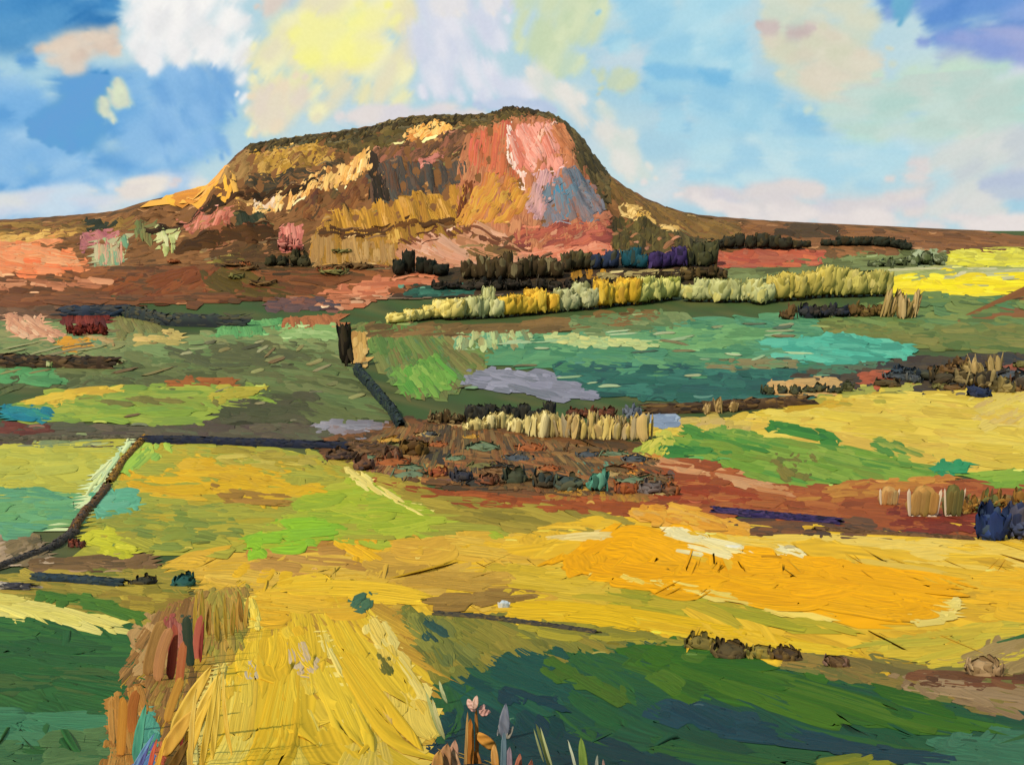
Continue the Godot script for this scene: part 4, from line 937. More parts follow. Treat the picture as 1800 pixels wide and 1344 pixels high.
	strew(heap, [-33.6, -181, 31.6, -170.3, 21.4, -114.5, 0, -114.7, -19.7, -137.5], "7a5030 8f6a3c 54402a a86a3c", Vector2(0.103, 0.0244), Vector2(0.00025, 0.743), 6, 60, 8, 0.8, 5, 2.4)
	ground_piece("scrub_ground", "rust and umber scrub ground at the centre of the picture", heap)
	heap = Heap.new()
	strew(heap, [97.8, -276.6, 147, -316.1, 181.9, -331.2, 257.7, -326.6, 127.2, -158.7, 83.2, -146.9, 80, -187, 69.9, -204.7, 39.5, -205.6, 35.3, -225.7, 53.5, -235.4], "d6b83c dfc448 cfae40 e6cc58 d9b04a", Vector2(0.162, 0.0153), Vector2(-0.594, 1.35), 5, 110, 17, 3.0, 1, 1.3)
	strew(heap, [94.1, -277.2, 141.8, -304.7, 130, -278.8, 93.8, -265.2], "d0a42c a8a03c c49a2c", Vector2(0.198, 0.00336), Vector2(-0.655, 1.64), -4, 70, 11, 2.4, 2, 1.3)
	strew(heap, [123.4, -324.3, 173.8, -343, 150, -303.9, 115.8, -304.1], "a8a44a c9b850 8f9444", Vector2(0.244, -0.0447), Vector2(-0.858, 1.98), -4, 56, 10, 2.4, 2, 1.3)
	strew(heap, [173.8, -308.2, 249.3, -315.6, 166.9, -209.6, 129.4, -222.3], "d9be58 e6cf66 c9a860", Vector2(0.185, 0.00226), Vector2(-0.886, 1.33), -30, 60, 15, 2.2, 3, 1.3)
	strew(heap, [47.5, -238.9, 73.3, -246.1, 67.1, -225.1, 43.4, -218.1], "c9a868 d6b850 b8a04c", Vector2(0.158, 0.0276), Vector2(-0.369, 1.51), -4, 44, 11, 2.2, 2, 1.3)
	ground_piece("wheat_field", "broad pale yellow field on the right above the rust bank", heap)
	heap = Heap.new()
	strew(heap, [29.1, -185.7, 54.9, -227.4, 69.6, -195.4, 85.7, -171.3, 80.6, -144.1, 61.8, -134.5, 45.3, -126, 42.3, -164.2, 29.3, -164.1], "6d9430 84a43c 548a38 98ac48 7a8c34", Vector2(0.122, -0.00602), Vector2(-0.284, 0.881), 14, 76, 13, 3.0, 2, 1.3)
	strew(heap, [34.3, -185, 49.7, -178.7, 44.6, -164.1, 32.2, -166.6], "2f7034 3c8038 4a8a3c", Vector2(0.127, -0.012), Vector2(-0.228, 1.01), 4, 60, 11, 2.6, 4, 1.3)
	strew(heap, [76.6, -237.3, 85.9, -208.2, 78.5, -193.4, 70, -219], "3c7c30 2f6c34 54943c", Vector2(0.144, 0.0247), Vector2(-0.383, 1.08), 12, 66, 11, 2.6, 4, 1.3)
	strew(heap, [49.7, -225.9, 60.6, -184.8, 54.7, -174.1, 44.8, -210], "3f7a34 5f9438 4c8838", Vector2(0.135, 0.0231), Vector2(-0.271, 1.05), 18, 70, 9, 2, 4, 1.3)
	strew(heap, [91.7, -201.2, 90.7, -171.6, 82.1, -159.4, 81.3, -180.8], "3f7a34 c9b448 4c8a3c", Vector2(0.127, 0.000752), Vector2(-0.446, 0.941), 22, 54, 11, 2.4, 4, 1.3)
	strew(heap, [85.3, -159, 93.7, -161.7, 82.3, -145.4, 78, -147], "2f8a58 3c9460", Vector2(0.12, -0.018), Vector2(-0.481, 0.887), -8, 44, 11, 2.2, 5, 1.3)
	strew(heap, [31.4, -191.7, 42.3, -212.7, 34.1, -170.5, 27.5, -167.5], "c9c044 a4ac40 d9cc58", Vector2(0.134, -0.00833), Vector2(-0.237, 1.32), -40, 36, 12, 2.4, 5, 1.3)
	strew(heap, [56.2, -170.9, 65.8, -170.6, 49.9, -133.6, 46.2, -139.9], "7a7034 8a7c38 5f6a30", Vector2(0.109, 0.00284), Vector2(-0.271, 0.784), 40, 40, 12, 2, 3, 1.3)
	ground_piece("pasture", "fresh green grass bank with dark streaks below the broad pale yellow field", heap)
	heap = Heap.new()
	strew(heap, [81.6, -144, 134.7, -168.3, 99, -122.7, 78.6, -127.1], "84a838 98b040 6a9434 5c8c34", Vector2(0.0995, 0.00193), Vector2(-0.491, 0.717), -8, 80, 14, 2.8, 2, 1.3)
	ground_piece("pasture", "small grass wedge at the right edge above the dark blue shrub", heap)
	heap = Heap.new()
	strew(heap, [25.4, -169.5, 39.8, -159, 44.6, -124.1, 61.8, -134.5, 76.8, -133.6, 96.9, -120.1, 56.5, -69.3, 35.1, -73.2, 27.6, -90.7, 16.9, -101.8], "a0502a b05f30 8a4526 bd7038 9a4a28", Vector2(0.0923, -0.0186), Vector2(-0.293, 0.73), 7, 64, 13, 3.0, 1, 1.3)
	strew(heap, [30.5, -164.3, 41.4, -144.2, 43.5, -120.8, 39.4, -113.8, 34.2, -140.2, 26.5, -154.1], "c98c5c b87038 d6a070", Vector2(0.101, -0.00276), Vector2(-0.211, 0.838), 12, 60, 10, 2.4, 3, 1.3)
	strew(heap, [43.5, -120.8, 57.5, -133.4, 79.2, -141.5, 71.4, -130.8, 45.7, -109.3, 38.8, -107.6], "c07c34 cc8f3c b06a30", Vector2(0.0917, -0.00563), Vector2(-0.279, 0.632), -4, 50, 13, 2.6, 3, 1.3)
	strew(heap, [22.4, -129.7, 33.4, -136.8, 35.1, -113.4, 29, -100.3, 19.8, -110], "983f22 a84a28 8a3c22", Vector2(0.0889, -0.0164), Vector2(-0.167, 0.719), 8, 60, 13, 2.4, 2, 1.3)
	strew(heap, [46, -96.5, 55, -92.7, 42.1, -70.6, 37.1, -77.5], "803024 94402c 6a3024", Vector2(0.0649, -0.0071), Vector2(-0.327, 0.622), 6, 50, 12, 2.6, 2, 1.3)
	strew(heap, [23.5, -85.4, 37.4, -86.2, 37.1, -77.5, 42, -72.3, 33.2, -69.1, 20.9, -71.9], "5f4634 8f5a34 70503a 4a3c34", Vector2(0.0593, -0.00805), Vector2(-0.194, 0.471), 4, 50, 9, 2.6, 3, 1.3)
	strew(heap, [15.1, -99.5, 21.6, -103.1, 24.7, -81.3, 22.4, -71.6, 18.1, -73.4, 13.4, -84.4], "eaa02a f0b43c d98c28 e6b058", Vector2(0.066, -0.0182), Vector2(-0.137, 0.619), 14, 44, 11, 2.8, 4, 1.3)
	strew(heap, [63.1, -116.8, 98, -121.5, 81.5, -100.8, 52.6, -95.8], "9a6c34 7a6c3c b8843c 6a4c34", Vector2(0.0753, 0.00454), Vector2(-0.472, 0.708), 84, 28, 10, 2.4, 2, 1.3)
	ground_piece("earth_bank", "rust red earth bank running along the top of the golden field", heap)
	heap = Heap.new()
	strew(heap, [-144.5, -180.9, -95.4, -194, -82.1, -164, -70.5, -134.4, -63.5, -116, -93.4, -115.7], "bcb23f c6bc48 aeac44 b8b850", Vector2(0.119, 0.0172), Vector2(0.463, 0.78), -1, 110, 17, 3.0, 1, 1.3)
	strew(heap, [-103.6, -128.6, -68, -126, -44.4, -77.4, -61.5, -75.6], "70a868 62a070 84ae64 58987c", Vector2(0.0771, 0.00503), Vector2(0.434, 0.649), -2, 100, 16, 3.0, 2, 1.3)
	strew(heap, [-95.4, -198.8, -94.7, -201, -72.5, -141, -43.4, -75.6, -45.2, -77.5, -73.4, -137.4], "e2e6a4 d4dc8c eceeb8 a8d0a0", Vector2(0.1, 0.00173), Vector2(0.338, 0.678), 128, 44, 6, 2.4, 5, 2.0)  # pale strip paints a lit edge beside the diagonal hedge
	ground_piece("crop_field", "yellow field fading to turquoise at the left edge behind the diagonal hedge", heap)
	heap = Heap.new()
	strew(heap, [-35, -64, -81.8, -172.1, -80.6, -188.5, -27.6, -148.2, 0, -72.1, -11.9, -62.7, -25.93, -59.25], "a8a43c b0a83a a09c3c", Vector2(0.0777, -0.00378), Vector2(0.222, 0.661), 4, 110, 30, 3.0, 0, 1.3)
	strew(heap, [-84.1, -178.7, -81.5, -190.7, -41.1, -169.2, -27.1, -145.5, -28.6, -116.7, -26.7, -92.4, -21.5, -62.7, -29.9, -63.1, -36.7, -67.3, -52.1, -97.4, -69.8, -139.9], "b8a02f a8a43c c2a835 9aa040", Vector2(0.0906, 0.0105), Vector2(0.272, 0.735), 4, 100, 18, 3.0, 1, 1.3)
	strew(heap, [-71, -144.5, -67.5, -171.8, -39.2, -152.1, -30, -122.4, -31, -102.4, -45.2, -110.1, -56.3, -118.4], "d9a81f e3b422 cc9c24 d9ae34", Vector2(0.105, 0.0282), Vector2(0.281, 0.776), 5, 120, 16, 2.8, 3, 1.3)
	strew(heap, [-73.1, -183, -43.2, -167.8, -37.9, -155.5, -39.3, -144.1, -63.8, -165.2], "b09a30 8a7c34 c9b450", Vector2(0.114, -0.00926), Vector2(0.25, 0.811), 6, 90, 11, 2.6, 4, 1.3)
	strew(heap, [-65.1, -122.1, -58.8, -125, -46.7, -98, -45.6, -87.5], "64b08c 78b894 5aa078", Vector2(0.089, 0.0219), Vector2(0.395, 0.803), -4, 60, 16, 2.8, 4, 1.3)
	strew(heap, [-49.8, -94.4, -46.1, -110.2, -33, -95.2, -23.5, -68.9, -29.2, -62.6, -36.1, -69], "84943c 98a040 788a40 a89c3c", Vector2(0.0609, 0.00108), Vector2(0.266, 0.621), 2, 80, 17, 2.6, 2, 1.3)
	strew(heap, [-49.9, -131.1, -32.8, -115.2, -29.5, -102.2, -40.6, -110.3], "a87f34 b8863c 94702f", Vector2(0.0859, 0.0097), Vector2(0.214, 0.655), 4, 70, 10, 2, 5, 1.3)
	strew(heap, [-39.9, -72.8, -41.6, -80.9, -30.7, -64.4, -28.71, -59.28, -32.8, -60.8], "ccc62c d9d03c b8b838", Vector2(0.0503, 0.00208), Vector2(0.17, 0.338), 14, 60, 16, 2.8, 4, 1.3)
	strew(heap, [-88.6, -184.9, -81.5, -190.7, -74.9, -171.9, -72.7, -148.1], "9cc048 88b04c b8c84c", Vector2(0.121, -0.00708), Vector2(0.417, 0.932), -40, 40, 14, 2.4, 4, 1.3)
	ground_piece("crop_field", "ochre field sloping down between the diagonal hedge and the centre scrub", heap)
	heap = Heap.new()
	strew(heap, [-22.7, -66.5, -26, -89.9, -30, -122.4, -26, -139.6, -8.6, -91, 0, -70.4, -10.1, -69.8, -13.2, -64.9, -18.25, -59.57], "a4b42c b4bc38 94ac34 b8b43c", Vector2(0.0611, -0.00574), Vector2(0.106, 0.54), 2, 110, 18, 3.0, 3, 1.3)
	strew(heap, [-24.4, -71.4, -24.3, -88.3, -17.4, -80.1, -16.5, -66.6, -19.7, -60], "94c02c 8ab834", Vector2(0.0581, 0.0173), Vector2(0.136, 0.494), -4, 90, 17, 2.4, 5, 1.3)
	ground_piece("crop_field", "lime green field narrowing rightwards below the ochre field", heap)
	heap = Heap.new()
	strew(heap, [-41.5, -171, -29.2, -156.8, -11.9, -117.8, 5.5, -95.4, 13.7, -90.3, 11.1, -76.8, 3, -69.2, -9.2, -91, -22.4, -130], "9a8430 ac9438 86782f b8a03c", Vector2(0.0817, 0.0211), Vector2(0.0621, 0.78), 8, 90, 13, 2.8, 2, 1.3)
	strew(heap, [-32.6, -151.8, -26.6, -142.7, -9.2, -91, -10.3, -89.2, -23.1, -123.6], "ead06a f0dc80", Vector2(0.0912, 0.0295), Vector2(0.129, 0.771), 32, 60, 7, 2, 5, 1.3)
	ground_piece("stubble_strip", "olive gold strip tapering between the rust scrub and the lime field", heap)
	heap = Heap.new()
	strew(heap, [-6.98, -47.64, 3.3, -76.2, 22.4, -71.6, 58.7, -72.1, 11.62, -13.86, 7.39, -14.97, 4.87, -19.27, 0, -24.79, -3.61, -30.59], "e8b42c ecbc34 e0aa2c", Vector2(0.0282, 0.00761), Vector2(-0.0928, 0.358), 6, 120, 34, 3.0, 0, 1.3)
	strew(heap, [1.6, -71.8, 14.7, -81.3, 22.4, -71.6, 34.1, -71.2, 57.3, -70.3, 12.67, -15.15, 7.92, -16.06, 6.28, -21.14, 1.97, -26.71, 0.67, -30.44, -3.65, -35.46, -4.6, -63.6], "f2bc2a f4c434 eab428 f0c03c", Vector2(0.0371, -0.0076), Vector2(-0.113, 0.436), 5, 220, 32, 3.2, 1, 1.3)
	strew(heap, [14.3, -79.2, 21.8, -69.7, 34.1, -71.2, 57.3, -70.3, 41.48, -50.63, 26.15, -48.28, 21.88, -55.47, 14.75, -59.51, 12.8, -67.9], "f4cc54 f6d264 f0c44c", Vector2(0.0447, 0.00379), Vector2(-0.13, 0.313), 3, 220, 22, 2.8, 3, 1.3)
	strew(heap, [3.7, -60.7, 7.3, -71.5, 12.8, -70.7, 13.3, -57.85, 22.17, -56.24, 23.99, -50.45, 26.14, -45.14, 18.49, -33.06, 13.24, -25.96, 10.72, -22.61, 10.3, -26.81, 9.75, -33.13, 8.87, -43.19, 3.64, -49.7], "fcb008 ffb40a faac08 fbb210", Vector2(0.035, -0.00408), Vector2(-0.122, 0.432), 7, 140, 28, 7, 7, 1.3)
	strew(heap, [14.5, -77.9, 16.6, -76.2, 17.4, -62.9, 24.4, -62.1, 21.34, -56.21, 15.31, -56.69, 13.3, -60.8], "f7e4a4 f4da88 faeebc", Vector2(0.0487, -0.00614), Vector2(-0.112, 0.421), 14, 120, 11, 2.4, 8, 1.3)
	strew(heap, [1, -66.1, 5.2, -71.4, 14.2, -75.4, 13.4, -70.8, 6.9, -67.8, 3.48, -59.68, 0.82, -55.89], "efd07c e3b85c f2dc94", Vector2(0.0484, 0.00123), Vector2(-0.0304, 0.324), -4, 100, 13, 2.4, 4, 1.3)
	strew(heap, [15.78, -30.58, 18.43, -31.67, 14.44, -25.02, 12.67, -24.53], "fae084 f7d868", Vector2(0.0205, 0.000178), Vector2(-0.1, 0.186), -4, 90, 15, 2.6, 7, 1.3)
	strew(heap, [3.82, -43.35, 8.62, -30.79, 10.03, -22.56, 8.24, -21.36, 5.2, -27.1, 2.94, -33.27], "bcac2a a8a42c ccb030", Vector2(0.0224, -0.00236), Vector2(-0.0602, 0.28), 9, 130, 14, 2.6, 4, 1.3)
	strew(heap, [0, -36.13, 2.66, -30.07, 5.87, -23.3, 8.67, -17.63, 7.69, -16.09, 5.62, -19.89, 0, -25.75], "f0be1c eab622 f4ca30", Vector2(0.0178, 0.000513), Vector2(-0.0228, 0.129), 9, 220, 24, 2.8, 3, 1.3)
	strew(heap, [9.12, -19.79, 14.04, -23.69, 19.43, -23.43, 12.96, -15.5, 7.9, -15.11], "ecc43a d9b83a b8b03c", Vector2(0.0141, 0.00066), Vector2(-0.0787, 0.123), -5, 110, 15, 2.6, 4, 1.3)
	strew(heap, [29.05, -50.26, 44.36, -54.2, 21.62, -26.13, 18.17, -30.83], "fabc24 f8b420 f6c030", Vector2(0.0258, 0.0055), Vector2(-0.195, 0.284), 4, 160, 24, 2.4, 4, 1.3)
	strew(heap, [3.06, -49.79, 8.74, -42.54, 9.83, -32.56, 10.14, -24.47, 9.41, -23.53, 8.55, -29.73, 7.55, -39.53], "f8dc70 f4cc50", Vector2(0.0245, 0.00402), Vector2(-0.0764, 0.327), 12, 80, 6, 2.0, 8, 2.0)  # painted highlight: a pale line along the lower edge of the orange patch
	ground_piece("wheat_field", "golden wheat field filling the right half below the rust bank", heap)
	heap = Heap.new()
	strew(heap, [-24.7, -56.38, -20.7, -60.5, -13.5, -66.5, -9.3, -70.8, 3.4, -67.2, 2.92, -49.82, 0.73, -33.18, -3.19, -30.96, -5.94, -31.02, -10.59, -30.56, -16.98, -40.57], "e4b030 dca838 e8b83c d29e38 ecc04c", Vector2(0.0342, -0.0087), Vector2(0.0658, 0.367), 3, 160, 26, 3.0, 2, 1.3)
	strew(heap, [-21.4, -63.8, -13.4, -65.5, -9.68, -50.89, -16.13, -47.88], "c4903f d09c4c b07c34", Vector2(0.042, 0.00138), Vector2(0.109, 0.417), 4, 80, 15, 2.4, 4, 1.3)
	strew(heap, [-15.9, -68.2, -10.6, -69.7, -9.83, -56.06, -11.88, -54.19], "f0b81f e8ac28", Vector2(0.0471, 0.00951), Vector2(0.0654, 0.344), 30, 70, 17, 2.4, 5, 1.3)
	strew(heap, [-10.24, -56.07, 0, -55.9, 0, -39.49, -6.45, -36.59], "d0a03c c8983c dcae48", Vector2(0.0347, 0.00315), Vector2(0.0399, 0.455), 3, 120, 17, 2.4, 4, 1.3)
	strew(heap, [-1.59, -54.37, 2.92, -49.82, 5.93, -40.4, 3.41, -28.93, 0, -31.55], "dcb42c d0ac30 e8c03c", Vector2(0.0304, -0.0056), Vector2(-0.0166, 0.323), 8, 110, 16, 2.4, 4, 1.3)
	strew(heap, [-3.47, -31.38, 0.97, -37.76, 0.94, -32.01, -1.52, -29.52], "a07838 8f6a30 b08a44", Vector2(0.0241, 0.000182), Vector2(0.00589, 0.254), -5, 100, 12, 2.4, 6, 1.3)
	strew(heap, [-17.65, -50.26, -5.41, -36.79, -4.97, -30.64, -12.01, -34.74], "f2bc24 ecb428 f4c838", Vector2(0.031, 0.0114), Vector2(0.093, 0.358), 0, 180, 26, 2.4, 4, 1.3)
	ground_piece("stubble_field", "tan and yellow stubble field at the centre left of the golden wheat", heap)
	heap = Heap.new()
	strew(heap, [-4.8, -31.03, -2.33, -26.22, 0, -25.1, 2.38, -22.91, 4.98, -19.69, 2.77, -18.59, 0, -16.84, -0.44, -14.82, -0.96, -12.85, -1.42, -13.55, -2.78, -20.26], "7d7c32 8f8a38 6a7038 9a8c38 a8903a", Vector2(0.015, -0.000515), Vector2(0.00137, 0.118), 34, 80, 19, 3.0, 2, 1.3)
	strew(heap, [-4.15, -28.13, -1.79, -24.14, -0.65, -17.41, -1.22, -13.57, -2.63, -19.62], "6f7840 84883c 5c6838 9a9440", Vector2(0.0153, -0.000226), Vector2(0.0127, 0.127), 52, 80, 20, 2.6, 3, 1.3)
	strew(heap, [-3.05, -24.95, -1.92, -23.56, -1.9, -19.65, -2.59, -21.17], "365a50 2f4c44", Vector2(0.0166, 0.000768), Vector2(0.0138, 0.133), 40, 50, 15, 2, 5, 1.3)
	strew(heap, [0, -24.79, 3.29, -22.2, 5.03, -19.89, 2.86, -19.23, 0.31, -20.92], "a89a2f b8a432 8c8434", Vector2(0.0159, 0.000184), Vector2(-0.0113, 0.108), 6, 110, 13, 2.4, 4, 1.3)
	ground_piece("olive_slope", "olive grass slope between the golden straw and the dark green hollow", heap)
	heap = Heap.new()
	strew(heap, [-1.19, -12.17, -1.04, -13.9, 0, -17.92, 2.95, -19.87, 4.62, -18.23, 5.5, -14.69, 6.22, -12.56, 6.83, -8.03, 3.49, -4, -0.44, -4], "275a3c 2f6238 255040 38682f 2a5444", Vector2(0.0095, -0.000426), Vector2(-0.0151, 0.0717), 17, 240, 30, 3.2, 1, 1.3)
	strew(heap, [-1.02, -13.59, 0, -17.48, 1.39, -18.71, 1.07, -13, 0.42, -9.26, -0.73, -9.65], "22524a 285a4a 2c6046 1f4c48", Vector2(0.0102, -0.000927), Vector2(-0.00108, 0.0793), 20, 170, 24, 2.6, 3, 1.3)
	strew(heap, [1.98, -18.97, 4.51, -17.82, 5.43, -14.51, 6.15, -12.42, 5.83, -8.95, 4.61, -8.21, 3.81, -10.1, 2.45, -13.09], "306424 40701f 2a5a2c 4c7422 587826", Vector2(0.00981, -0.00017), Vector2(-0.0252, 0.0769), 15, 240, 28, 2.8, 4, 1.3)
	strew(heap, [0.49, -16.48, 0.96, -16.03, 1.87, -11.33, 1.62, -10.77, 0.62, -13.74], "4f6c28 487028", Vector2(0.0103, -0.000904), Vector2(-0.00646, 0.0811), 30, 110, 14, 2.2, 6, 1.3)
	strew(heap, [-0.91, -10.06, 0.42, -9.26, 1.37, -6.42, 0.93, -4, -0.44, -4], "1f3c48 24464a 1d4442 264c48", Vector2(0.00513, 0.000243), Vector2(-0.00233, 0.0579), 16, 200, 24, 2.8, 3, 1.3)
	strew(heap, [2.03, -10.78, 2.66, -10.38, 3.44, -8.73, 3.76, -6.33, 3.16, -5.6, 2.75, -7.53, 1.9, -9.65], "22424e 284a54 24464c", Vector2(0.00637, 5.88e-05), Vector2(-0.0139, 0.0427), 13, 140, 17, 2.6, 6, 1.3)
	strew(heap, [-0.18, -12.09, 0.67, -11.07, 0.59, -10.36, -0.17, -11.26], "22444c 1f3f48", Vector2(0.00843, -0.000268), Vector2(-0.00108, 0.0552), 20, 90, 15, 2.2, 6, 1.3)
	strew(heap, [4.73, -8.21, 5.9, -6.92, 3.49, -4, 2.67, -4.98], "427c5c 3a6c52 4c8060", Vector2(0.00455, 6.56e-05), Vector2(-0.0331, 0.0483), 10, 160, 24, 2.4, 5, 1.3)
	strew(heap, [2.48, -6.03, 3.16, -6.58, 2.67, -4.98, 1.62, -4], "a8a02c 8f902f 6c7c30", Vector2(0.00406, 0.000134), Vector2(-0.0188, 0.0415), -10, 80, 16, 2.2, 6, 1.3)
	ground_piece("grass_hollow", "dark green grassy hollow filling the lower right corner", heap)
	heap = Heap.new()
	strew(heap, [4.83, -19.69, 6.92, -18.6, 8.01, -16.25, 9.6, -16.07, 12.67, -15.15, 6.83, -8.03, 6.27, -10.39, 6.29, -12.7, 5.63, -15.05], "84703a 94803f 70643a a8843f 7a7c3c", Vector2(0.0106, 0.000812), Vector2(-0.043, 0.0865), 10, 90, 15, 3.0, 3, 1.3)
	strew(heap, [7.05, -14.27, 8.02, -13.38, 8.52, -10.09, 6.83, -8.03, 6.39, -10.59, 6.38, -12.13], "a08058 b08f68 8a6c4c", Vector2(0.00846, 0.000204), Vector2(-0.0362, 0.0588), 14, 100, 15, 2.6, 4, 1.3)
	strew(heap, [9.27, -15.92, 12.56, -20.12, 14.31, -21.43, 17.38, -20.9, 11.99, -14.32, 8.77, -14.66], "a88a50 b89860 9a7c48", Vector2(0.0126, 0.0011), Vector2(-0.075, 0.111), -20, 70, 17, 2.6, 5, 1.3)
	strew(heap, [7.51, -14.77, 11.03, -13.14, 9.98, -11.86, 6.66, -12.69], "5c3c2a 7a4830 8a5a38", Vector2(0.00936, 0.000696), Vector2(-0.0472, 0.0719), 6, 60, 12, 2.4, 5, 1.3)
	ground_piece("verge", "tan and olive rough verge along the right edge above the hollow", heap)
	heap = Heap.new()
	strew(heap, [-35.72, -43.48, -29.36, -50.14, -21.84, -51.48, -10.89, -26.31, -11.16, -23.55, -17.82, -28.77, -27.49, -33.35], "a89438 8a8436 bca240 70782f b8963c", Vector2(0.0237, -0.00553), Vector2(0.161, 0.272), 8, 90, 16, 3.0, 2, 1.3)
	strew(heap, [-31.64, -38.44, -20.54, -32.82, -12.2, -24.25, -11.3, -22.08, -16.03, -24.93, -25.76, -31.21], "ead868 e0c85a f0e080", Vector2(0.0258, 0.0065), Vector2(0.156, 0.234), 12, 110, 16, 2.8, 5, 1.3)
	strew(heap, [-22.44, -35.91, -18.48, -33.47, -12.31, -26.04, -11.69, -24.3, -15.9, -27.63], "4c7a2c 5c8430 3f6a2c", Vector2(0.0229, 0.00207), Vector2(0.136, 0.252), 12, 90, 12, 2.4, 6, 1.3)
	strew(heap, [-22.01, -41.67, -15.94, -37.38, -11.52, -26.89, -14.29, -28.49], "c4a83c b09434 a07f34 94842f", Vector2(0.0247, -0.000161), Vector2(0.139, 0.296), 6, 80, 16, 2.6, 4, 1.3)
	strew(heap, [-35.43, -57.07, -27.42, -59.68, -23.71, -51.85, -30.24, -49.17], "6f5434 84643c 9a7450 5c4a30", Vector2(0.0386, -0.00217), Vector2(0.166, 0.317), -2, 80, 11, 2.6, 4, 1.3)
	strew(heap, [-57.1, -70.1, -45.8, -75, -32.08, -54.89, -40.63, -49.55], "6a5a38 8f7850 55503a c8a888", Vector2(0.0434, -0.00295), Vector2(0.235, 0.342), -20, 50, 14, 2.6, 3, 1.3)
	ground_piece("meadow_verge", "yellow and olive grass verge at the left edge above the dark meadow", heap)
	heap = Heap.new()
	strew(heap, [-25.76, -31.21, -16.03, -25.83, -11.44, -23.79, -7.03, -14.24, -5.1, -9.64, -2.21, -4, -3.49, -4], "2f6434 386c36 2a5834 427438 356038", Vector2(0.0131, 0.00167), Vector2(0.0676, 0.109), 5, 240, 30, 3.2, 3, 1.3)
	strew(heap, [-13.19, -15.77, -7.14, -14.25, -6.25, -12.07, -10.91, -12.99], "4f6c38 486838", Vector2(0.011, 0.00102), Vector2(0.0568, 0.0852), 4, 160, 18, 2.2, 4, 1.3)
	strew(heap, [-8.5, -10.06, -5.06, -9.56, -4.15, -7.69, -6.92, -8.14], "3f7c58 4a845c 548a60", Vector2(0.00671, -1.24e-05), Vector2(0.0237, 0.0352), 3, 180, 24, 2.6, 5, 1.3)
	strew(heap, [-6.54, -7.69, -4.15, -7.69, -2.21, -4, -3.49, -4], "4c7c48 427048 5a8450", Vector2(0.00451, 6.69e-05), Vector2(0.0323, 0.0467), 3, 180, 24, 2.6, 5, 1.3)
	strew(heap, [-5.32, -8.56, -4.48, -8.55, -2.18, -4, -2.55, -4], "648450 5a7c4a", Vector2(0.00485, 0.000106), Vector2(0.0302, 0.053), -3, 100, 20, 2.2, 6, 1.3)
	ground_piece("meadow", "deep green meadow filling the lower left corner", heap)
	heap = Heap.new()
	strew(heap, [-3.23, -5.87, -5.1, -9.64, -7.03, -14.24, -10.96, -24.69, -11.28, -33.32, -4.57, -31.02, -1.25, -12.83, -0.78, -8.53, -0.18, -5.74, 0, -4, -2.34, -4], "d8a838 c89834 e0b440 b88a34", Vector2(0.0104, -0.000243), Vector2(0.0236, 0.0797), 70, 90, 24, 2.8, 2, 1.3)
	ground_piece("garden_bed", "warm brown earth around the foot of the golden straw", heap)
	heap = Heap.new()
	var swath := thing("straw_swath", "loose golden straw swept down the slope at the bottom left of centre", "straw", Vector3(-1.76, 59.56, -6.57))
	strew(heap, [-12.01, -34.74, -6.82, -33.1, -5.3, -28.16, -2.63, -17.2, -1.37, -11.01, -0.98, -8.53, -0.48, -4, -1.79, -4, -4.08, -9.64, -5.48, -13.7, -6.19, -17.12, -8.68, -25.07], "f2c430 f4cc3c ecba2a f0c838", Vector2(0.0128, -0.000186), Vector2(0.0303, 0.114), 80, 190, 52, 3.4, 3, 1.6, "straw_layer", swath)
	strew(heap, [-12.54, -36.27, -6.79, -35.52, -4.63, -24.07, -8.04, -23.6], "f0b824 eab02a f4c43c dca834", Vector2(0.0212, -0.00298), Vector2(0.0519, 0.197), -2, 170, 30, 3.0, 5, 1.5, "straw_layer", swath)
	strew(heap, [-7.58, -22.23, -5.61, -22.27, -2.04, -9.64, -2.1, -8.13, -4.48, -12.7], "f6c82c f0b828 f8d24c", Vector2(0.0111, -0.000268), Vector2(0.0258, 0.0905), 68, 150, 40, 2.6, 6, 1.6, "straw_layer", swath)
	strew(heap, [-5.02, -13.4, -3.24, -12.73, -1.06, -4, -1.59, -4], "f8d858 f2c83c f6e070 ecb830", Vector2(0.00649, 5.11e-05), Vector2(0.0122, 0.0391), 84, 190, 46, 2.8, 6, 1.6, "straw_layer", swath)
	strew(heap, [-2.98, -14.24, -1.28, -11.01, -0.44, -4, -0.93, -4], "f0cc58 f6d040 ecc850 e4b864", Vector2(0.00632, 8.94e-05), Vector2(0.00697, 0.0421), 82, 180, 44, 2.8, 6, 1.6, "straw_layer", swath)
	strew(heap, [-4.93, -27.22, -2.73, -18.36, -1.11, -10.52, -1.09, -9.65, -2.12, -13.5, -4.29, -22.26], "f6d468 ecc040 f8e080", Vector2(0.0124, -0.00104), Vector2(0.0171, 0.109), 58, 120, 20, 2.4, 7, 2.0, "straw_layer", swath)
	strew(heap, [-6.21, -20.92, -5.24, -19.57, -3.61, -14.21, -3.72, -13.42, -4.72, -16.02], "dcbc8c e0c498", Vector2(0.0125, -0.000162), Vector2(0.0303, 0.11), 72, 60, 20, 2.2, 7, 1.3)
	strew(heap, [-5.69, -16.23, -5.23, -16.02, -4.12, -12.71, -4.38, -12.7], "c8b8a0 d0bc94", Vector2(0.0108, -6.24e-05), Vector2(0.0279, 0.0846), 75, 40, 16, 2.2, 7, 1.3)
	strew(heap, [-3.25, -17.61, -2.63, -16.33, -2, -13.07, -2.26, -13.49], "66682c 7a7434", Vector2(0.0111, -0.000924), Vector2(0.015, 0.0914), 60, 40, 13, 2.4, 9, 1.3)
	strew(heap, [-6.5, -30.61, -6.52, -35.49, -5.65, -31.42, -5.66, -27.96], "466c56 5a7c50", Vector2(0.023, -0.00048), Vector2(0.038, 0.2), -35, 40, 14, 2.4, 9, 1.3)
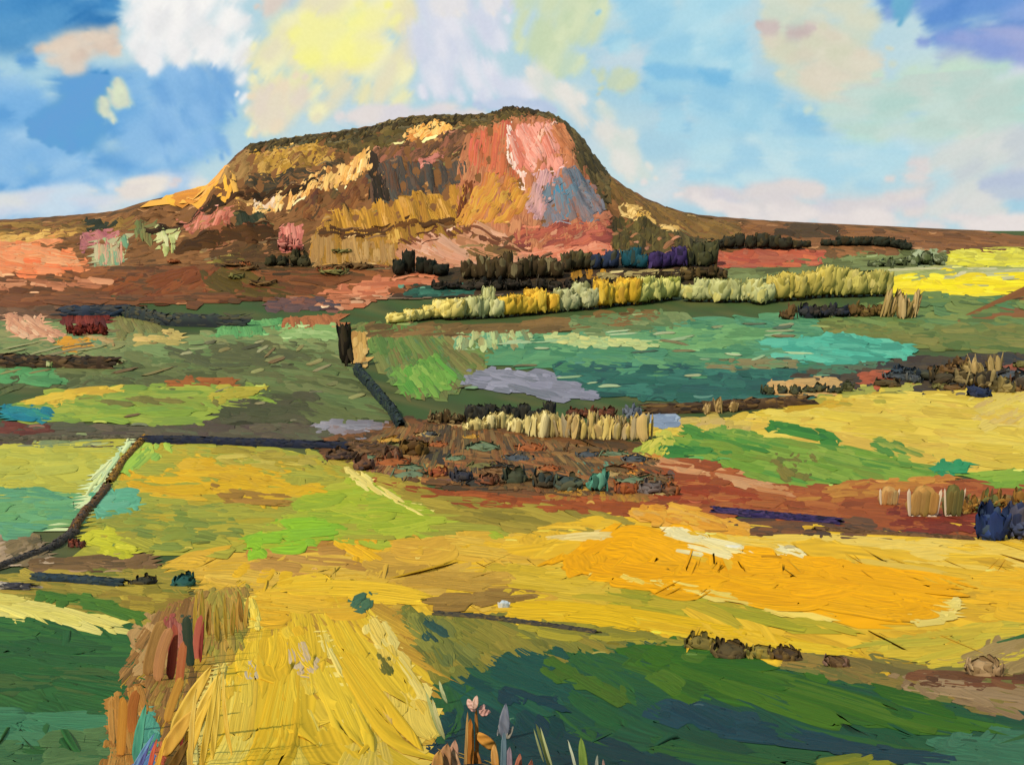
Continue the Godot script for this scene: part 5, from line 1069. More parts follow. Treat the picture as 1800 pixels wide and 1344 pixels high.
	strew(heap, [-10.59, -30.56, -11.13, -33.31, -7.31, -22.51, -7.3, -21.97], "f8d040 fae068", Vector2(0.0186, -0.00419), Vector2(0.057, 0.173), 75, 60, 12, 2.4, 9, 2.4)
	strew(heap, [-5.68, -22.55, -5.38, -22, -2.66, -12.23, -2.73, -12.1], "fae488 f4d050", Vector2(0.0127, -0.000448), Vector2(0.0266, 0.114), 66, 90, 9, 2.2, 9, 2.4)
	strew(heap, [-2.21, -9.41, -2.13, -9.41, -1.5, -7.74, -1.43, -7.23], "fae488 f4d050", Vector2(0.00642, 7.2e-05), Vector2(0.00846, 0.0404), 48, 60, 9, 2.2, 9, 2.4)
	strew(heap, [-5.85, -15.06, -5.82, -15.53, -3.34, -8.14, -2.79, -6.61, -4.01, -9.64], "f6e080 e8c458 f0d468", Vector2(0.00826, -4.32e-05), Vector2(0.0194, 0.0503), 105, 110, 11, 2.8, 9, 2.2, "straw_layer", swath)
	strew(heap, [-4.95, -11.77, -4.84, -11.77, -1.72, -4, -1.75, -4], "f4dc78 d8b048", Vector2(0.00602, 7.35e-05), Vector2(0.0191, 0.0465), 90, 110, 9, 2.2, 9, 2.4)
	strew(heap, [-15.26, -37.4, -13.7, -40.55, -5.99, -17.11, -5.74, -15.05, -6.65, -16.07], "b0a040 c0903f d0a048 98943c a87c40", Vector2(0.0175, -0.00321), Vector2(0.0559, 0.152), 88, 70, 12, 4.0, 7, 1.8)
	commit(heap, "straw_litter", swath, earth).position = -swath.position
	heap = Heap.new()
	strew(heap, [-13.1, -29.61, -13.55, -33.48, -5.73, -14.19, -4.15, -9.64, -1.74, -4, -2.24, -4, -5.34, -10.04, -9.81, -19.75], "a8743c 8f6434 b88448 9a7040 7a5a30", Vector2(0.012, 0.000849), Vector2(0.044, 0.101), -70, 60, 16, 3.2, 4, 1.8)
	strew(heap, [-10.33, -20.95, -11.64, -25.83, -6.48, -14.21, -5.92, -11.95], "c09458 b48850 c89c62", Vector2(0.0142, 0.00136), Vector2(0.0569, 0.123), -62, 90, 30, 3.0, 6, 1.6)
	strew(heap, [-11.53, -25.36, -11.11, -25.93, -6.51, -15.09, -6.13, -13.41], "8a3c38 b06050 a84c40 c07c64", Vector2(0.0151, 0.000695), Vector2(0.0545, 0.126), 80, 44, 14, 2.8, 7, 1.8)
	strew(heap, [-11.02, -25.61, -10.53, -25.71, -7.12, -17.18, -6.96, -16.09], "34463a 46503c 5a5c40", Vector2(0.0157, -1.43e-05), Vector2(0.051, 0.124), 84, 40, 14, 2.6, 7, 1.6)
	strew(heap, [-6.7, -14.22, -6.42, -15.08, -4.4, -10.04, -4.85, -10.04], "b0903f 9a8038 c09c4c a8743c", Vector2(0.00931, 9.35e-05), Vector2(0.028, 0.0635), -60, 36, 10, 2.8, 7, 2.0)
	strew(heap, [-5.89, -10.97, -6.19, -12.71, -4.65, -9.64, -2.06, -4, -2.24, -4], "b87c34 c8883c a86c30 d0984c", Vector2(0.00629, 2.82e-05), Vector2(0.0207, 0.0417), 80, 60, 16, 2.8, 7, 1.8)
	strew(heap, [-4.83, -9.56, -5.04, -10.48, -4.05, -8.55, -3.22, -6.62, -3.36, -6.62], "62ae90 4a9880 78b89c", Vector2(0.00636, 2.84e-05), Vector2(0.0194, 0.0406), -62, 50, 17, 2.8, 9, 1.6)
	strew(heap, [-3.25, -6.34, -3.9, -8.15, -2.9, -6.06, -2.07, -4], "5a86b4 66589a 7a9cc0", Vector2(0.00475, 0.000143), Vector2(0.0261, 0.0536), -50, 40, 13, 2.8, 9, 1.6)
	strew(heap, [-3.48, -7.17, -3.85, -8.31, -1.88, -4, -1.99, -4], "c0503c d07050 e0a83c", Vector2(0.00455, 0.000148), Vector2(0.0236, 0.0503), 80, 36, 12, 2.6, 9, 1.6)
	strew(heap, [-3.73, -8.14, -3.63, -8.55, -1.74, -4, -1.9, -4], "7a5c2c 8f6c34 6a5028", Vector2(0.00478, 0.00016), Vector2(0.0238, 0.0542), -70, 50, 16, 2.6, 8, 1.6)
	ground_piece("crusty_verge", "crumbling tan, pink and rust edge between the deep green meadow and the straw", heap)
	heap = Heap.new()
	strew(heap, [-1596.7, -1168, -824.3, -1116.5, -683.2, -919.2, -1264.5, -918.7], "7d5030 8c5e36 6a4830", Vector2(0.909, 0.191), Vector2(4.26, 4.14), 4, 240, 70, 1.6, 0, 1.0)
	strew(heap, [-1273.3, -925.3, -687.5, -925.1, -528.9, -705.9, -976.1, -703.5], "6d5a30 5c6a38 7d6038", Vector2(0.545, -0.0169), Vector2(2.79, 2.72), 4, 240, 70, 1.6, 0, 1.0)
	strew(heap, [-985.9, -710.7, -533.9, -712.8, -350.2, -463.6, -648, -463.3], "5f7438 6d7c44 4f7a4c", Vector2(0.478, 0.0647), Vector2(3.58, 3.41), 4, 240, 70, 1.6, 0, 1.0)
	strew(heap, [-658, -470.6, -354.7, -469.7, -241.5, -317.2, -434.3, -308], "5a6a3c 6c7a44 4a5a38", Vector2(0.263, -0.0111), Vector2(2.64, 2.5), 4, 240, 70, 1.6, 0, 1.0)
	strew(heap, [-438.8, -311.2, -243.8, -320.2, -153.9, -200.2, -288.7, -202.8], "b0a840 9aa040 c4b040", Vector2(0.227, 0.0404), Vector2(1.76, 1.65), 4, 240, 70, 1.6, 0, 1.0)
	strew(heap, [-293.2, -206, -155.6, -202.5, -106.2, -136.8, -194.5, -135.4], "8a9a3c a0a840 6a8a40", Vector2(0.119, -0.00245), Vector2(0.777, 0.726), 4, 240, 70, 1.6, 0, 1.0)
	strew(heap, [-196.1, -136.5, -107.4, -138.4, -58.6, -74.7, -114.6, -78.9], "70a060 c0b03c 9a8a3c", Vector2(0.0664, -0.00987), Vector2(0.688, 0.631), 4, 240, 70, 1.6, 0, 1.0)
	strew(heap, [-116.7, -80.3, -59.6, -76, -28.68, -36.13, -56.64, -38.52], "d0a83c b8a03c e0b43c", Vector2(0.0434, 0.00111), Vector2(0.328, 0.297), 4, 240, 70, 1.6, 0, 1.0)
	strew(heap, [-58.65, -39.91, -30.41, -38.33, -11.89, -14.72, -21.56, -14.41], "3a6a38 5a7a38 2f5c38", Vector2(0.0157, -0.00363), Vector2(0.164, 0.147), 4, 240, 70, 1.6, 0, 1.0)
	strew(heap, [-22.71, -15.2, -12.69, -15.73, -3.36, -4, -6.23, -4], "3a6438 44703c 2f5a3c", Vector2(0.00739, 3.55e-05), Vector2(0.0474, 0.0423), 4, 240, 70, 1.6, 0, 1.0)
	ground_piece("outer_fields", "patchwork of green and yellow fields going on past the left side of the view", heap)
	heap = Heap.new()
	strew(heap, [858.2, -1162.5, 1594.9, -1166.7, 1264.6, -918.7, 682.7, -918.5], "7d5030 8c5e36 6a4830", Vector2(0.754, -0.0381), Vector2(-4.89, 4.75), 4, 240, 70, 1.6, 0, 1.0)
	strew(heap, [687.2, -924.7, 1272.3, -924.5, 977.3, -704.3, 527.1, -703.4], "6d5a30 5c6a38 7d6038", Vector2(0.525, 0.0353), Vector2(-2.66, 2.59), 4, 240, 70, 1.6, 0, 1.0)
	strew(heap, [533.7, -712.4, 986.7, -711.3, 641.3, -458.5, 347.6, -460.2], "5f7438 6d7c44 4f7a4c", Vector2(0.307, 0.0937), Vector2(-4.07, 3.87), 4, 240, 70, 1.6, 0, 1.0)
	strew(heap, [351.3, -465.2, 650.8, -465.3, 435, -308.5, 238.8, -313.5], "5a6a3c 6c7a44 4a5a38", Vector2(0.249, 0.0216), Vector2(-2.58, 2.43), 4, 240, 70, 1.6, 0, 1.0)
	strew(heap, [241.5, -317.2, 439.8, -312, 290.3, -203.9, 153.4, -199.6], "b0a840 9aa040 c4b040", Vector2(0.168, 0.0135), Vector2(-1.64, 1.54), 4, 240, 70, 1.6, 0, 1.0)
	strew(heap, [154.7, -201.3, 293.1, -206, 196.4, -136.6, 105.2, -135.5], "8a9a3c a0a840 6a8a40", Vector2(0.118, 0.00287), Vector2(-0.961, 0.892), 4, 240, 70, 1.6, 0, 1.0)
	strew(heap, [106.1, -136.7, 198.3, -138, 112.6, -77.5, 58.1, -74], "70a060 c0b03c 9a8a3c", Vector2(0.102, -0.0228), Vector2(-0.765, 0.697), 4, 240, 70, 1.6, 0, 1.0)
	strew(heap, [58.7, -74.8, 114.2, -78.6, 52.91, -35.99, 29.03, -36.57], "d0a83c b8a03c e0b43c", Vector2(0.045, -0.00334), Vector2(-0.408, 0.367), 4, 240, 70, 1.6, 0, 1.0)
	strew(heap, [30.09, -37.92, 54.71, -37.23, 21.98, -14.69, 11.6, -14.36], "3a6a38 5a7a38 2f5c38", Vector2(0.0254, -0.00546), Vector2(-0.189, 0.169), 4, 240, 70, 1.6, 0, 1.0)
	strew(heap, [12.25, -15.18, 23.55, -15.76, 6.23, -4, 3.36, -4], "3a6438 44703c 2f5a3c", Vector2(0.00732, 3.06e-05), Vector2(-0.0458, 0.0405), 4, 240, 70, 1.6, 0, 1.0)
	ground_piece("outer_fields", "patchwork of green and yellow fields going on past the right side of the view", heap)
	# ---- trees, hedges, shrubs, reeds
	growth("tree", "lemon yellow upright tree in the bright tree line below the hill", "tree", "lemon yellow trees of the bright tree line", 0, -89.5, -631.9, 7.97, 17.8, "ead67a f2e294 d8c060", 18, 0.05)
	growth("tree", "lemon yellow upright tree in the bright tree line below the hill", "tree", "lemon yellow trees of the bright tree line", 0, -84.6, -635.5, 5.66, 14.6, "ead67a f2e294 d8c060", 18, 0.05)
	growth("tree", "lemon yellow upright tree in the bright tree line below the hill", "tree", "lemon yellow trees of the bright tree line", 0, -80.1, -643.8, 9.53, 12.2, "ead67a f2e294 d8c060", 18, 0.05)
	growth("tree", "lemon yellow upright tree in the bright tree line below the hill", "tree", "lemon yellow trees of the bright tree line", 0, -76.8, -652.9, 8.67, 15.8, "ead67a f2e294 d8c060", 18, 0.05)
	growth("tree", "lemon yellow upright tree in the bright tree line below the hill", "tree", "lemon yellow trees of the bright tree line", 0, -73, -659.3, 8.01, 18.4, "ead67a f2e294 d8c060", 18, 0.05)
	growth("tree", "lemon yellow upright tree in the bright tree line below the hill", "tree", "lemon yellow trees of the bright tree line", 0, -66.9, -665.5, 10.9, 12.8, "ead67a f2e294 d8c060", 18, 0.05)
	growth("tree", "lemon yellow upright tree in the bright tree line below the hill", "tree", "lemon yellow trees of the bright tree line", 0, -62.2, -669.6, 7.98, 18.4, "ead67a f2e294 d8c060", 18, 0.05)
	growth("tree", "lemon yellow upright tree in the bright tree line below the hill", "tree", "lemon yellow trees of the bright tree line", 0, -57.5, -669.9, 15.2, 18.4, "ead67a f2e294 d8c060", 18, 0.05)
	growth("tree", "lemon yellow upright tree in the bright tree line below the hill", "tree", "lemon yellow trees of the bright tree line", 0, -51.4, -662, 14, 16.7, "ead67a f2e294 d8c060", 18, 0.05)
	growth("tree", "lemon yellow upright tree in the bright tree line below the hill", "tree", "lemon yellow trees of the bright tree line", 0, -46.2, -662.6, 16.8, 18.9, "ead67a f2e294 d8c060", 18, 0.05)
	growth("tree", "pale sage upright tree in the bright tree line below the hill", "tree", "pale sage trees of the bright tree line", 0, -40, -670.9, 16, 13.2, "c9c98a dcd89c b0ac68", 18, 0.05)
	growth("tree", "pale sage upright tree in the bright tree line below the hill", "tree", "pale sage trees of the bright tree line", 0, -36.1, -673.7, 17, 16.5, "c9c98a dcd89c b0ac68", 18, 0.05)
	growth("tree", "pale sage upright tree in the bright tree line below the hill", "tree", "pale sage trees of the bright tree line", 0, -30.8, -669.6, 18, 14.2, "c9c98a dcd89c b0ac68", 18, 0.05)
	growth("tree", "pale sage upright tree in the bright tree line below the hill", "tree", "pale sage trees of the bright tree line", 0, -24.3, -676.3, 17.9, 15.6, "c9c98a dcd89c b0ac68", 18, 0.05)
	growth("tree", "pale sage upright tree in the bright tree line below the hill", "tree", "pale sage trees of the bright tree line", 0, -19.4, -684.2, 24.6, 12.3, "c9c98a dcd89c b0ac68", 18, 0.05)
	growth("tree", "pale sage upright tree in the bright tree line below the hill", "tree", "pale sage trees of the bright tree line", 0, -13.8, -678.7, 14.9, 18, "c9c98a dcd89c b0ac68", 18, 0.05)
	growth("tree", "pale sage upright tree in the bright tree line below the hill", "tree", "pale sage trees of the bright tree line", 0, -9.3, -685.8, 15, 12.5, "c9c98a dcd89c b0ac68", 18, 0.05)
	growth("tree", "amber yellow upright tree in the bright tree line below the hill", "tree", "amber yellow trees of the bright tree line", 0, -4.3, -685.2, 16.8, 17.9, "ecc044 f2cc50 d9a838", 18, 0.05)
	growth("tree", "amber yellow upright tree in the bright tree line below the hill", "tree", "amber yellow trees of the bright tree line", 0, 2.6, -689.6, 18.3, 15, "ecc044 f2cc50 d9a838", 18, 0.05)
	growth("tree", "amber yellow upright tree in the bright tree line below the hill", "tree", "amber yellow trees of the bright tree line", 0, 7.3, -694.5, 16, 18.1, "ecc044 f2cc50 d9a838", 18, 0.05)
	growth("tree", "amber yellow upright tree in the bright tree line below the hill", "tree", "amber yellow trees of the bright tree line", 0, 13.3, -696.9, 15.3, 19.7, "ecc044 f2cc50 d9a838", 18, 0.05)
	growth("tree", "amber yellow upright tree in the bright tree line below the hill", "tree", "amber yellow trees of the bright tree line", 0, 17.6, -705.8, 21.2, 19.7, "ecc044 f2cc50 d9a838", 18, 0.05)
	growth("tree", "amber yellow upright tree in the bright tree line below the hill", "tree", "amber yellow trees of the bright tree line", 0, 23.6, -702, 20.4, 14.9, "ecc044 f2cc50 d9a838", 18, 0.05)
	growth("tree", "amber yellow upright tree in the bright tree line below the hill", "tree", "amber yellow trees of the bright tree line", 0, 29.5, -713.8, 15.9, 13.9, "ecc044 f2cc50 d9a838", 18, 0.05)
	growth("tree", "amber yellow upright tree in the bright tree line below the hill", "tree", "amber yellow trees of the bright tree line", 0, 35.6, -708, 16.6, 13, "ecc044 f2cc50 d9a838", 18, 0.05)
	growth("tree", "pale sage upright tree in the bright tree line below the hill", "tree", "pale sage trees of the bright tree line", 0, 42.2, -716.3, 19.2, 14.6, "bcbc88 d0cc98 a8a46a", 18, 0.05)
	growth("tree", "pale sage upright tree in the bright tree line below the hill", "tree", "pale sage trees of the bright tree line", 0, 47.1, -716.5, 19.6, 16.1, "bcbc88 d0cc98 a8a46a", 18, 0.05)
	growth("tree", "pale sage upright tree in the bright tree line below the hill", "tree", "pale sage trees of the bright tree line", 0, 51.9, -718.1, 15.4, 16.7, "bcbc88 d0cc98 a8a46a", 18, 0.05)
	growth("tree", "pale sage upright tree in the bright tree line below the hill", "tree", "pale sage trees of the bright tree line", 0, 60.2, -729.3, 22.8, 20.6, "bcbc88 d0cc98 a8a46a", 18, 0.05)
	growth("tree", "pale sage upright tree in the bright tree line below the hill", "tree", "pale sage trees of the bright tree line", 0, 65.4, -724.8, 16.3, 16.4, "bcbc88 d0cc98 a8a46a", 18, 0.05)
	growth("tree", "pale sage upright tree in the bright tree line below the hill", "tree", "pale sage trees of the bright tree line", 0, 70.6, -727.9, 18.3, 16.6, "bcbc88 d0cc98 a8a46a", 18, 0.05)
	growth("tree", "amber yellow upright tree in the bright tree line below the hill", "tree", "amber yellow trees of the bright tree line", 0, 78.6, -730.9, 25.3, 16.7, "e8b838 f0c84c c89a38", 18, 0.05)
	growth("tree", "amber yellow upright tree in the bright tree line below the hill", "tree", "amber yellow trees of the bright tree line", 0, 84.1, -736, 20.4, 15.5, "e8b838 f0c84c c89a38", 18, 0.05)
	growth("tree", "amber yellow upright tree in the bright tree line below the hill", "tree", "amber yellow trees of the bright tree line", 0, 91, -744.8, 19.6, 21.4, "e8b838 f0c84c c89a38", 18, 0.05)
	growth("tree", "amber yellow upright tree in the bright tree line below the hill", "tree", "amber yellow trees of the bright tree line", 0, 98.1, -743.1, 20.8, 16, "e8b838 f0c84c c89a38", 18, 0.05)
	growth("tree", "amber yellow upright tree in the bright tree line below the hill", "tree", "amber yellow trees of the bright tree line", 0, 103.3, -749.7, 23.9, 20.5, "e8b838 f0c84c c89a38", 18, 0.05)
	growth("tree", "amber yellow upright tree in the bright tree line below the hill", "tree", "amber yellow trees of the bright tree line", 0, 109.7, -747.6, 23.8, 19, "e8b838 f0c84c c89a38", 18, 0.05)
	growth("tree", "lime yellow upright tree in the bright tree line below the hill", "tree", "lime yellow trees of the bright tree line", 0, 117.1, -752, 19.6, 19.2, "ccc870 e0d880 a8a850", 18, 0.05)
	growth("tree", "lime yellow upright tree in the bright tree line below the hill", "tree", "lime yellow trees of the bright tree line", 0, 123.6, -760.4, 23.7, 19.3, "ccc870 e0d880 a8a850", 18, 0.05)
	growth("tree", "lime yellow upright tree in the bright tree line below the hill", "tree", "lime yellow trees of the bright tree line", 0, 129.8, -762.7, 21.6, 18.5, "ccc870 e0d880 a8a850", 18, 0.05)
	growth("tree", "lime yellow upright tree in the bright tree line below the hill", "tree", "lime yellow trees of the bright tree line", 0, 137, -774.1, 17.2, 19.5, "ccc870 e0d880 a8a850", 18, 0.05)
	growth("tree", "lime yellow upright tree in the bright tree line below the hill", "tree", "lime yellow trees of the bright tree line", 0, 144.5, -778, 20.3, 20.7, "ccc870 e0d880 a8a850", 18, 0.05)
	growth("tree", "lime yellow upright tree in the bright tree line below the hill", "tree", "lime yellow trees of the bright tree line", 0, 151.7, -786.3, 20.4, 21.2, "ccc870 e0d880 a8a850", 18, 0.05)
	growth("tree", "pale sage upright tree in the bright tree line below the hill", "tree", "pale sage trees of the bright tree line", 0, 167, -771.5, 14.8, 19.6, "c0c080 d2d092 d8cc78 a4a460", 18, 0.05)
	growth("tree", "pale sage upright tree in the bright tree line below the hill", "tree", "pale sage trees of the bright tree line", 0, 173.4, -768.4, 15, 18.2, "c0c080 d2d092 d8cc78 a4a460", 18, 0.05)
	growth("tree", "pale sage upright tree in the bright tree line below the hill", "tree", "pale sage trees of the bright tree line", 0, 177.2, -767.9, 21, 17.7, "c0c080 d2d092 d8cc78 a4a460", 18, 0.05)
	growth("tree", "pale sage upright tree in the bright tree line below the hill", "tree", "pale sage trees of the bright tree line", 0, 183.9, -767, 20.7, 15.1, "c0c080 d2d092 d8cc78 a4a460", 18, 0.05)
	growth("tree", "pale sage upright tree in the bright tree line below the hill", "tree", "pale sage trees of the bright tree line", 0, 190, -767.1, 20.5, 17.2, "c0c080 d2d092 d8cc78 a4a460", 18, 0.05)
	growth("tree", "pale sage upright tree in the bright tree line below the hill", "tree", "pale sage trees of the bright tree line", 0, 194.5, -762.6, 20.4, 19.6, "c0c080 d2d092 d8cc78 a4a460", 18, 0.05)
	growth("tree", "pale sage upright tree in the bright tree line below the hill", "tree", "pale sage trees of the bright tree line", 0, 201, -769.9, 19.1, 19.2, "c0c080 d2d092 d8cc78 a4a460", 18, 0.05)
	growth("tree", "pale sage upright tree in the bright tree line below the hill", "tree", "pale sage trees of the bright tree line", 0, 205, -761, 21.1, 13.9, "c0c080 d2d092 d8cc78 a4a460", 18, 0.05)
	growth("tree", "pale sage upright tree in the bright tree line below the hill", "tree", "pale sage trees of the bright tree line", 0, 212.5, -765.2, 15.7, 14.7, "c0c080 d2d092 d8cc78 a4a460", 18, 0.05)
	growth("tree", "pale sage upright tree in the bright tree line below the hill", "tree", "pale sage trees of the bright tree line", 0, 217.6, -763.7, 17.4, 13.9, "c0c080 d2d092 d8cc78 a4a460", 18, 0.05)
	growth("tree", "pale sage upright tree in the bright tree line below the hill", "tree", "pale sage trees of the bright tree line", 0, 222.6, -759.5, 21.9, 18.5, "c0c080 d2d092 d8cc78 a4a460", 18, 0.05)
	growth("tree", "pale sage upright tree in the bright tree line below the hill", "tree", "pale sage trees of the bright tree line", 0, 225.3, -750.3, 15.6, 16.7, "c0c080 d2d092 d8cc78 a4a460", 18, 0.05)
	growth("tree", "pale sage upright tree in the bright tree line below the hill", "tree", "pale sage trees of the bright tree line", 0, 233.6, -758.6, 17.2, 20.5, "c0c080 d2d092 d8cc78 a4a460", 18, 0.05)
	growth("tree", "straw yellow upright tree in the bright tree line below the hill", "tree", "straw yellow trees of the bright tree line", 0, 242.5, -767.7, 22.9, 14.4, "ccb85c e0cc74 d8c058 a89a4c", 18, 0.05)
	growth("tree", "straw yellow upright tree in the bright tree line below the hill", "tree", "straw yellow trees of the bright tree line", 0, 248.6, -767.4, 22.6, 21.8, "ccb85c e0cc74 d8c058 a89a4c", 18, 0.05)
	growth("tree", "straw yellow upright tree in the bright tree line below the hill", "tree", "straw yellow trees of the bright tree line", 0, 256.3, -770.9, 25.4, 19.2, "ccb85c e0cc74 d8c058 a89a4c", 18, 0.05)
	growth("tree", "straw yellow upright tree in the bright tree line below the hill", "tree", "straw yellow trees of the bright tree line", 0, 263.4, -777.6, 23.3, 18.7, "ccb85c e0cc74 d8c058 a89a4c", 18, 0.05)
	growth("tree", "straw yellow upright tree in the bright tree line below the hill", "tree", "straw yellow trees of the bright tree line", 0, 268.3, -770.8, 23.4, 16.7, "ccb85c e0cc74 d8c058 a89a4c", 18, 0.05)
	growth("tree", "straw yellow upright tree in the bright tree line below the hill", "tree", "straw yellow trees of the bright tree line", 0, 279.4, -785.9, 18.3, 18.9, "ccb85c e0cc74 d8c058 a89a4c", 18, 0.05)
	growth("tree", "straw yellow upright tree in the bright tree line below the hill", "tree", "straw yellow trees of the bright tree line", 0, 285.6, -788.4, 24.4, 21.8, "ccb85c e0cc74 d8c058 a89a4c", 18, 0.05)
	growth("tree", "straw yellow upright tree in the bright tree line below the hill", "tree", "straw yellow trees of the bright tree line", 0, 291.3, -788.6, 19.9, 16.6, "ccb85c e0cc74 d8c058 a89a4c", 18, 0.05)
	growth("tree", "straw yellow upright tree in the bright tree line below the hill", "tree", "straw yellow trees of the bright tree line", 0, 300, -791.8, 28.5, 22.1, "ccb85c e0cc74 d8c058 a89a4c", 18, 0.05)
	growth("tree", "olive yellow upright tree in the bright tree line below the hill", "tree", "olive yellow trees of the bright tree line", 0, 306.4, -793.5, 28.7, 18.5, "b8ac58 d0c070 a09a4c d8c868", 18, 0.05)
	growth("tree", "olive yellow upright tree in the bright tree line below the hill", "tree", "olive yellow trees of the bright tree line", 0, 312.8, -794.1, 28.6, 18.4, "b8ac58 d0c070 a09a4c d8c868", 18, 0.05)
	growth("tree", "olive yellow upright tree in the bright tree line below the hill", "tree", "olive yellow trees of the bright tree line", 0, 319.2, -794.2, 18.6, 19.6, "b8ac58 d0c070 a09a4c d8c868", 18, 0.05)
	growth("tree", "olive yellow upright tree in the bright tree line below the hill", "tree", "olive yellow trees of the bright tree line", 0, 327.1, -796.7, 26.1, 21.5, "b8ac58 d0c070 a09a4c d8c868", 18, 0.05)
	growth("tree", "olive yellow upright tree in the bright tree line below the hill", "tree", "olive yellow trees of the bright tree line", 0, 332.2, -795.3, 20.2, 22.4, "b8ac58 d0c070 a09a4c d8c868", 18, 0.05)
	growth("tree", "olive yellow upright tree in the bright tree line below the hill", "tree", "olive yellow trees of the bright tree line", 0, 342.6, -800.4, 20.1, 15.6, "b8ac58 d0c070 a09a4c d8c868", 18, 0.05)
	growth("tree", "olive yellow upright tree in the bright tree line below the hill", "tree", "olive yellow trees of the bright tree line", 0, 350.2, -801.5, 23.9, 18.5, "b8ac58 d0c070 a09a4c d8c868", 18, 0.05)
	growth("tree", "olive yellow upright tree in the bright tree line below the hill", "tree", "olive yellow trees of the bright tree line", 0, 355.2, -799.4, 25.3, 15.2, "b8ac58 d0c070 a09a4c d8c868", 18, 0.05)
	growth("tree", "olive yellow upright tree in the bright tree line below the hill", "tree", "olive yellow trees of the bright tree line", 0, 364.3, -804.5, 22.9, 17.3, "b8ac58 d0c070 a09a4c d8c868", 18, 0.05)
	growth("tree", "dark umber tree in the wood left of the cliff foot", "tree", "dark umber trees in the wood left of the cliff foot", 0, -47.8, -881.6, 20.1, 15.6, "4a3c28 5c4c30 38301f 8a7c58", 14, 0)
	growth("tree", "dark umber tree in the wood left of the cliff foot", "tree", "dark umber trees in the wood left of the cliff foot", 0, -38.1, -879.6, 16.4, 14.7, "4a3c28 5c4c30 38301f 8a7c58", 14, 0)
	growth("tree", "dark umber tree in the wood left of the cliff foot", "tree", "dark umber trees in the wood left of the cliff foot", 0, -30, -874.1, 26.5, 16.9, "4a3c28 5c4c30 38301f 8a7c58", 14, 0)
	growth("tree", "dark umber tree in the wood left of the cliff foot", "tree", "dark umber trees in the wood left of the cliff foot", 0, -22.5, -874.2, 22.4, 17.2, "4a3c28 5c4c30 38301f 8a7c58", 14, 0)
	growth("tree", "dark umber tree in the wood left of the cliff foot", "tree", "dark umber trees in the wood left of the cliff foot", 0, -12.3, -875.1, 24, 19.8, "4a3c28 5c4c30 38301f 8a7c58", 14, 0)
	growth("tree", "dark umber tree in the wood left of the cliff foot", "tree", "dark umber trees in the wood left of the cliff foot", 0, -4.6, -875.9, 29.6, 14.2, "4a3c28 5c4c30 38301f 8a7c58", 14, 0)
	growth("tree", "dark umber tree in the wood left of the cliff foot", "tree", "dark umber trees in the wood left of the cliff foot", 0, 3.8, -871.7, 19.9, 19.2, "4a3c28 5c4c30 38301f 8a7c58", 14, 0)
	growth("tree", "dark umber tree in the wood left of the cliff foot", "tree", "dark umber trees in the wood left of the cliff foot", 0, 13.3, -877.8, 22.5, 18.9, "4a3c28 5c4c30 38301f 8a7c58", 14, 0)
	growth("tree", "dark umber tree in the wood left of the cliff foot", "tree", "dark umber trees in the wood left of the cliff foot", 0, 22.6, -883.6, 24.6, 17.1, "4a3c28 5c4c30 38301f 8a7c58", 14, 0)
	growth("tree", "dark umber tree in the wood left of the cliff foot", "tree", "dark umber trees in the wood left of the cliff foot", 0, 30.2, -883.6, 20.3, 17.4, "4a3c28 5c4c30 38301f 8a7c58", 14, 0)
	growth("tree", "dark umber tree in the wood left of the cliff foot", "tree", "dark umber trees in the wood left of the cliff foot", 0, 39.8, -889.2, 21, 19.4, "4a3c28 5c4c30 38301f 8a7c58", 14, 0)
	growth("tree", "dark umber tree in the wood left of the cliff foot", "tree", "dark umber trees in the wood left of the cliff foot", 0, 48.2, -884, 18.1, 18.5, "4a3c28 5c4c30 38301f 8a7c58", 14, 0)
	growth("tree", "dark olive tree in the wood under the red scree", "tree", "dark olive trees in the wood under the red scree", 0, 59.6, -908.1, 21.5, 13.5, "4a4430 6a6440 57472f", 14, 0)
	growth("tree", "dark olive tree in the wood under the red scree", "tree", "dark olive trees in the wood under the red scree", 0, 70.7, -922.2, 21.8, 21.2, "4a4430 6a6440 57472f", 14, 0)
	growth("tree", "dark olive tree in the wood under the red scree", "tree", "dark olive trees in the wood under the red scree", 0, 81.4, -927.5, 18.6, 21.1, "4a4430 6a6440 57472f", 14, 0)
	growth("tree", "navy blue tree in the wood under the red scree", "tree", "navy blue trees in the wood under the red scree", 0, 92.9, -923.9, 17.9, 14.7, "2f3a52 3c4560 4a4a3c", 14, 0)
	growth("tree", "navy blue tree in the wood under the red scree", "tree", "navy blue trees in the wood under the red scree", 0, 104.4, -931.3, 15.5, 16.6, "2f3a52 3c4560 4a4a3c", 14, 0)
	growth("tree", "navy blue tree in the wood under the red scree", "tree", "navy blue trees in the wood under the red scree", 0, 112.7, -932.1, 20.4, 19.7, "2f3a52 3c4560 4a4a3c", 14, 0)
	growth("tree", "dark teal tree in the wood under the red scree", "tree", "dark teal trees in the wood under the red scree", 0, 130.5, -934, 19.2, 16.1, "24505c 2f5f6a 3a4a44", 14, 0)
	growth("tree", "dark teal tree in the wood under the red scree", "tree", "dark teal trees in the wood under the red scree", 0, 138.1, -932, 24.2, 16.6, "24505c 2f5f6a 3a4a44", 14, 0)
	growth("tree", "dark teal tree in the wood under the red scree", "tree", "dark teal trees in the wood under the red scree", 0, 145, -930.5, 16.4, 18.7, "24505c 2f5f6a 3a4a44", 14, 0)
	growth("tree", "deep violet tree in the wood under the red scree", "tree", "deep violet trees in the wood under the red scree", 0, 161.1, -929.7, 19.4, 18.6, "443462 4e3f6c 38304c", 14, 0)
	growth("tree", "deep violet tree in the wood under the red scree", "tree", "deep violet trees in the wood under the red scree", 0, 170, -933.9, 17.2, 19.8, "443462 4e3f6c 38304c", 14, 0)
	growth("tree", "deep violet tree in the wood under the red scree", "tree", "deep violet trees in the wood under the red scree", 0, 180.6, -940, 17.6, 16.7, "443462 4e3f6c 38304c", 14, 0)
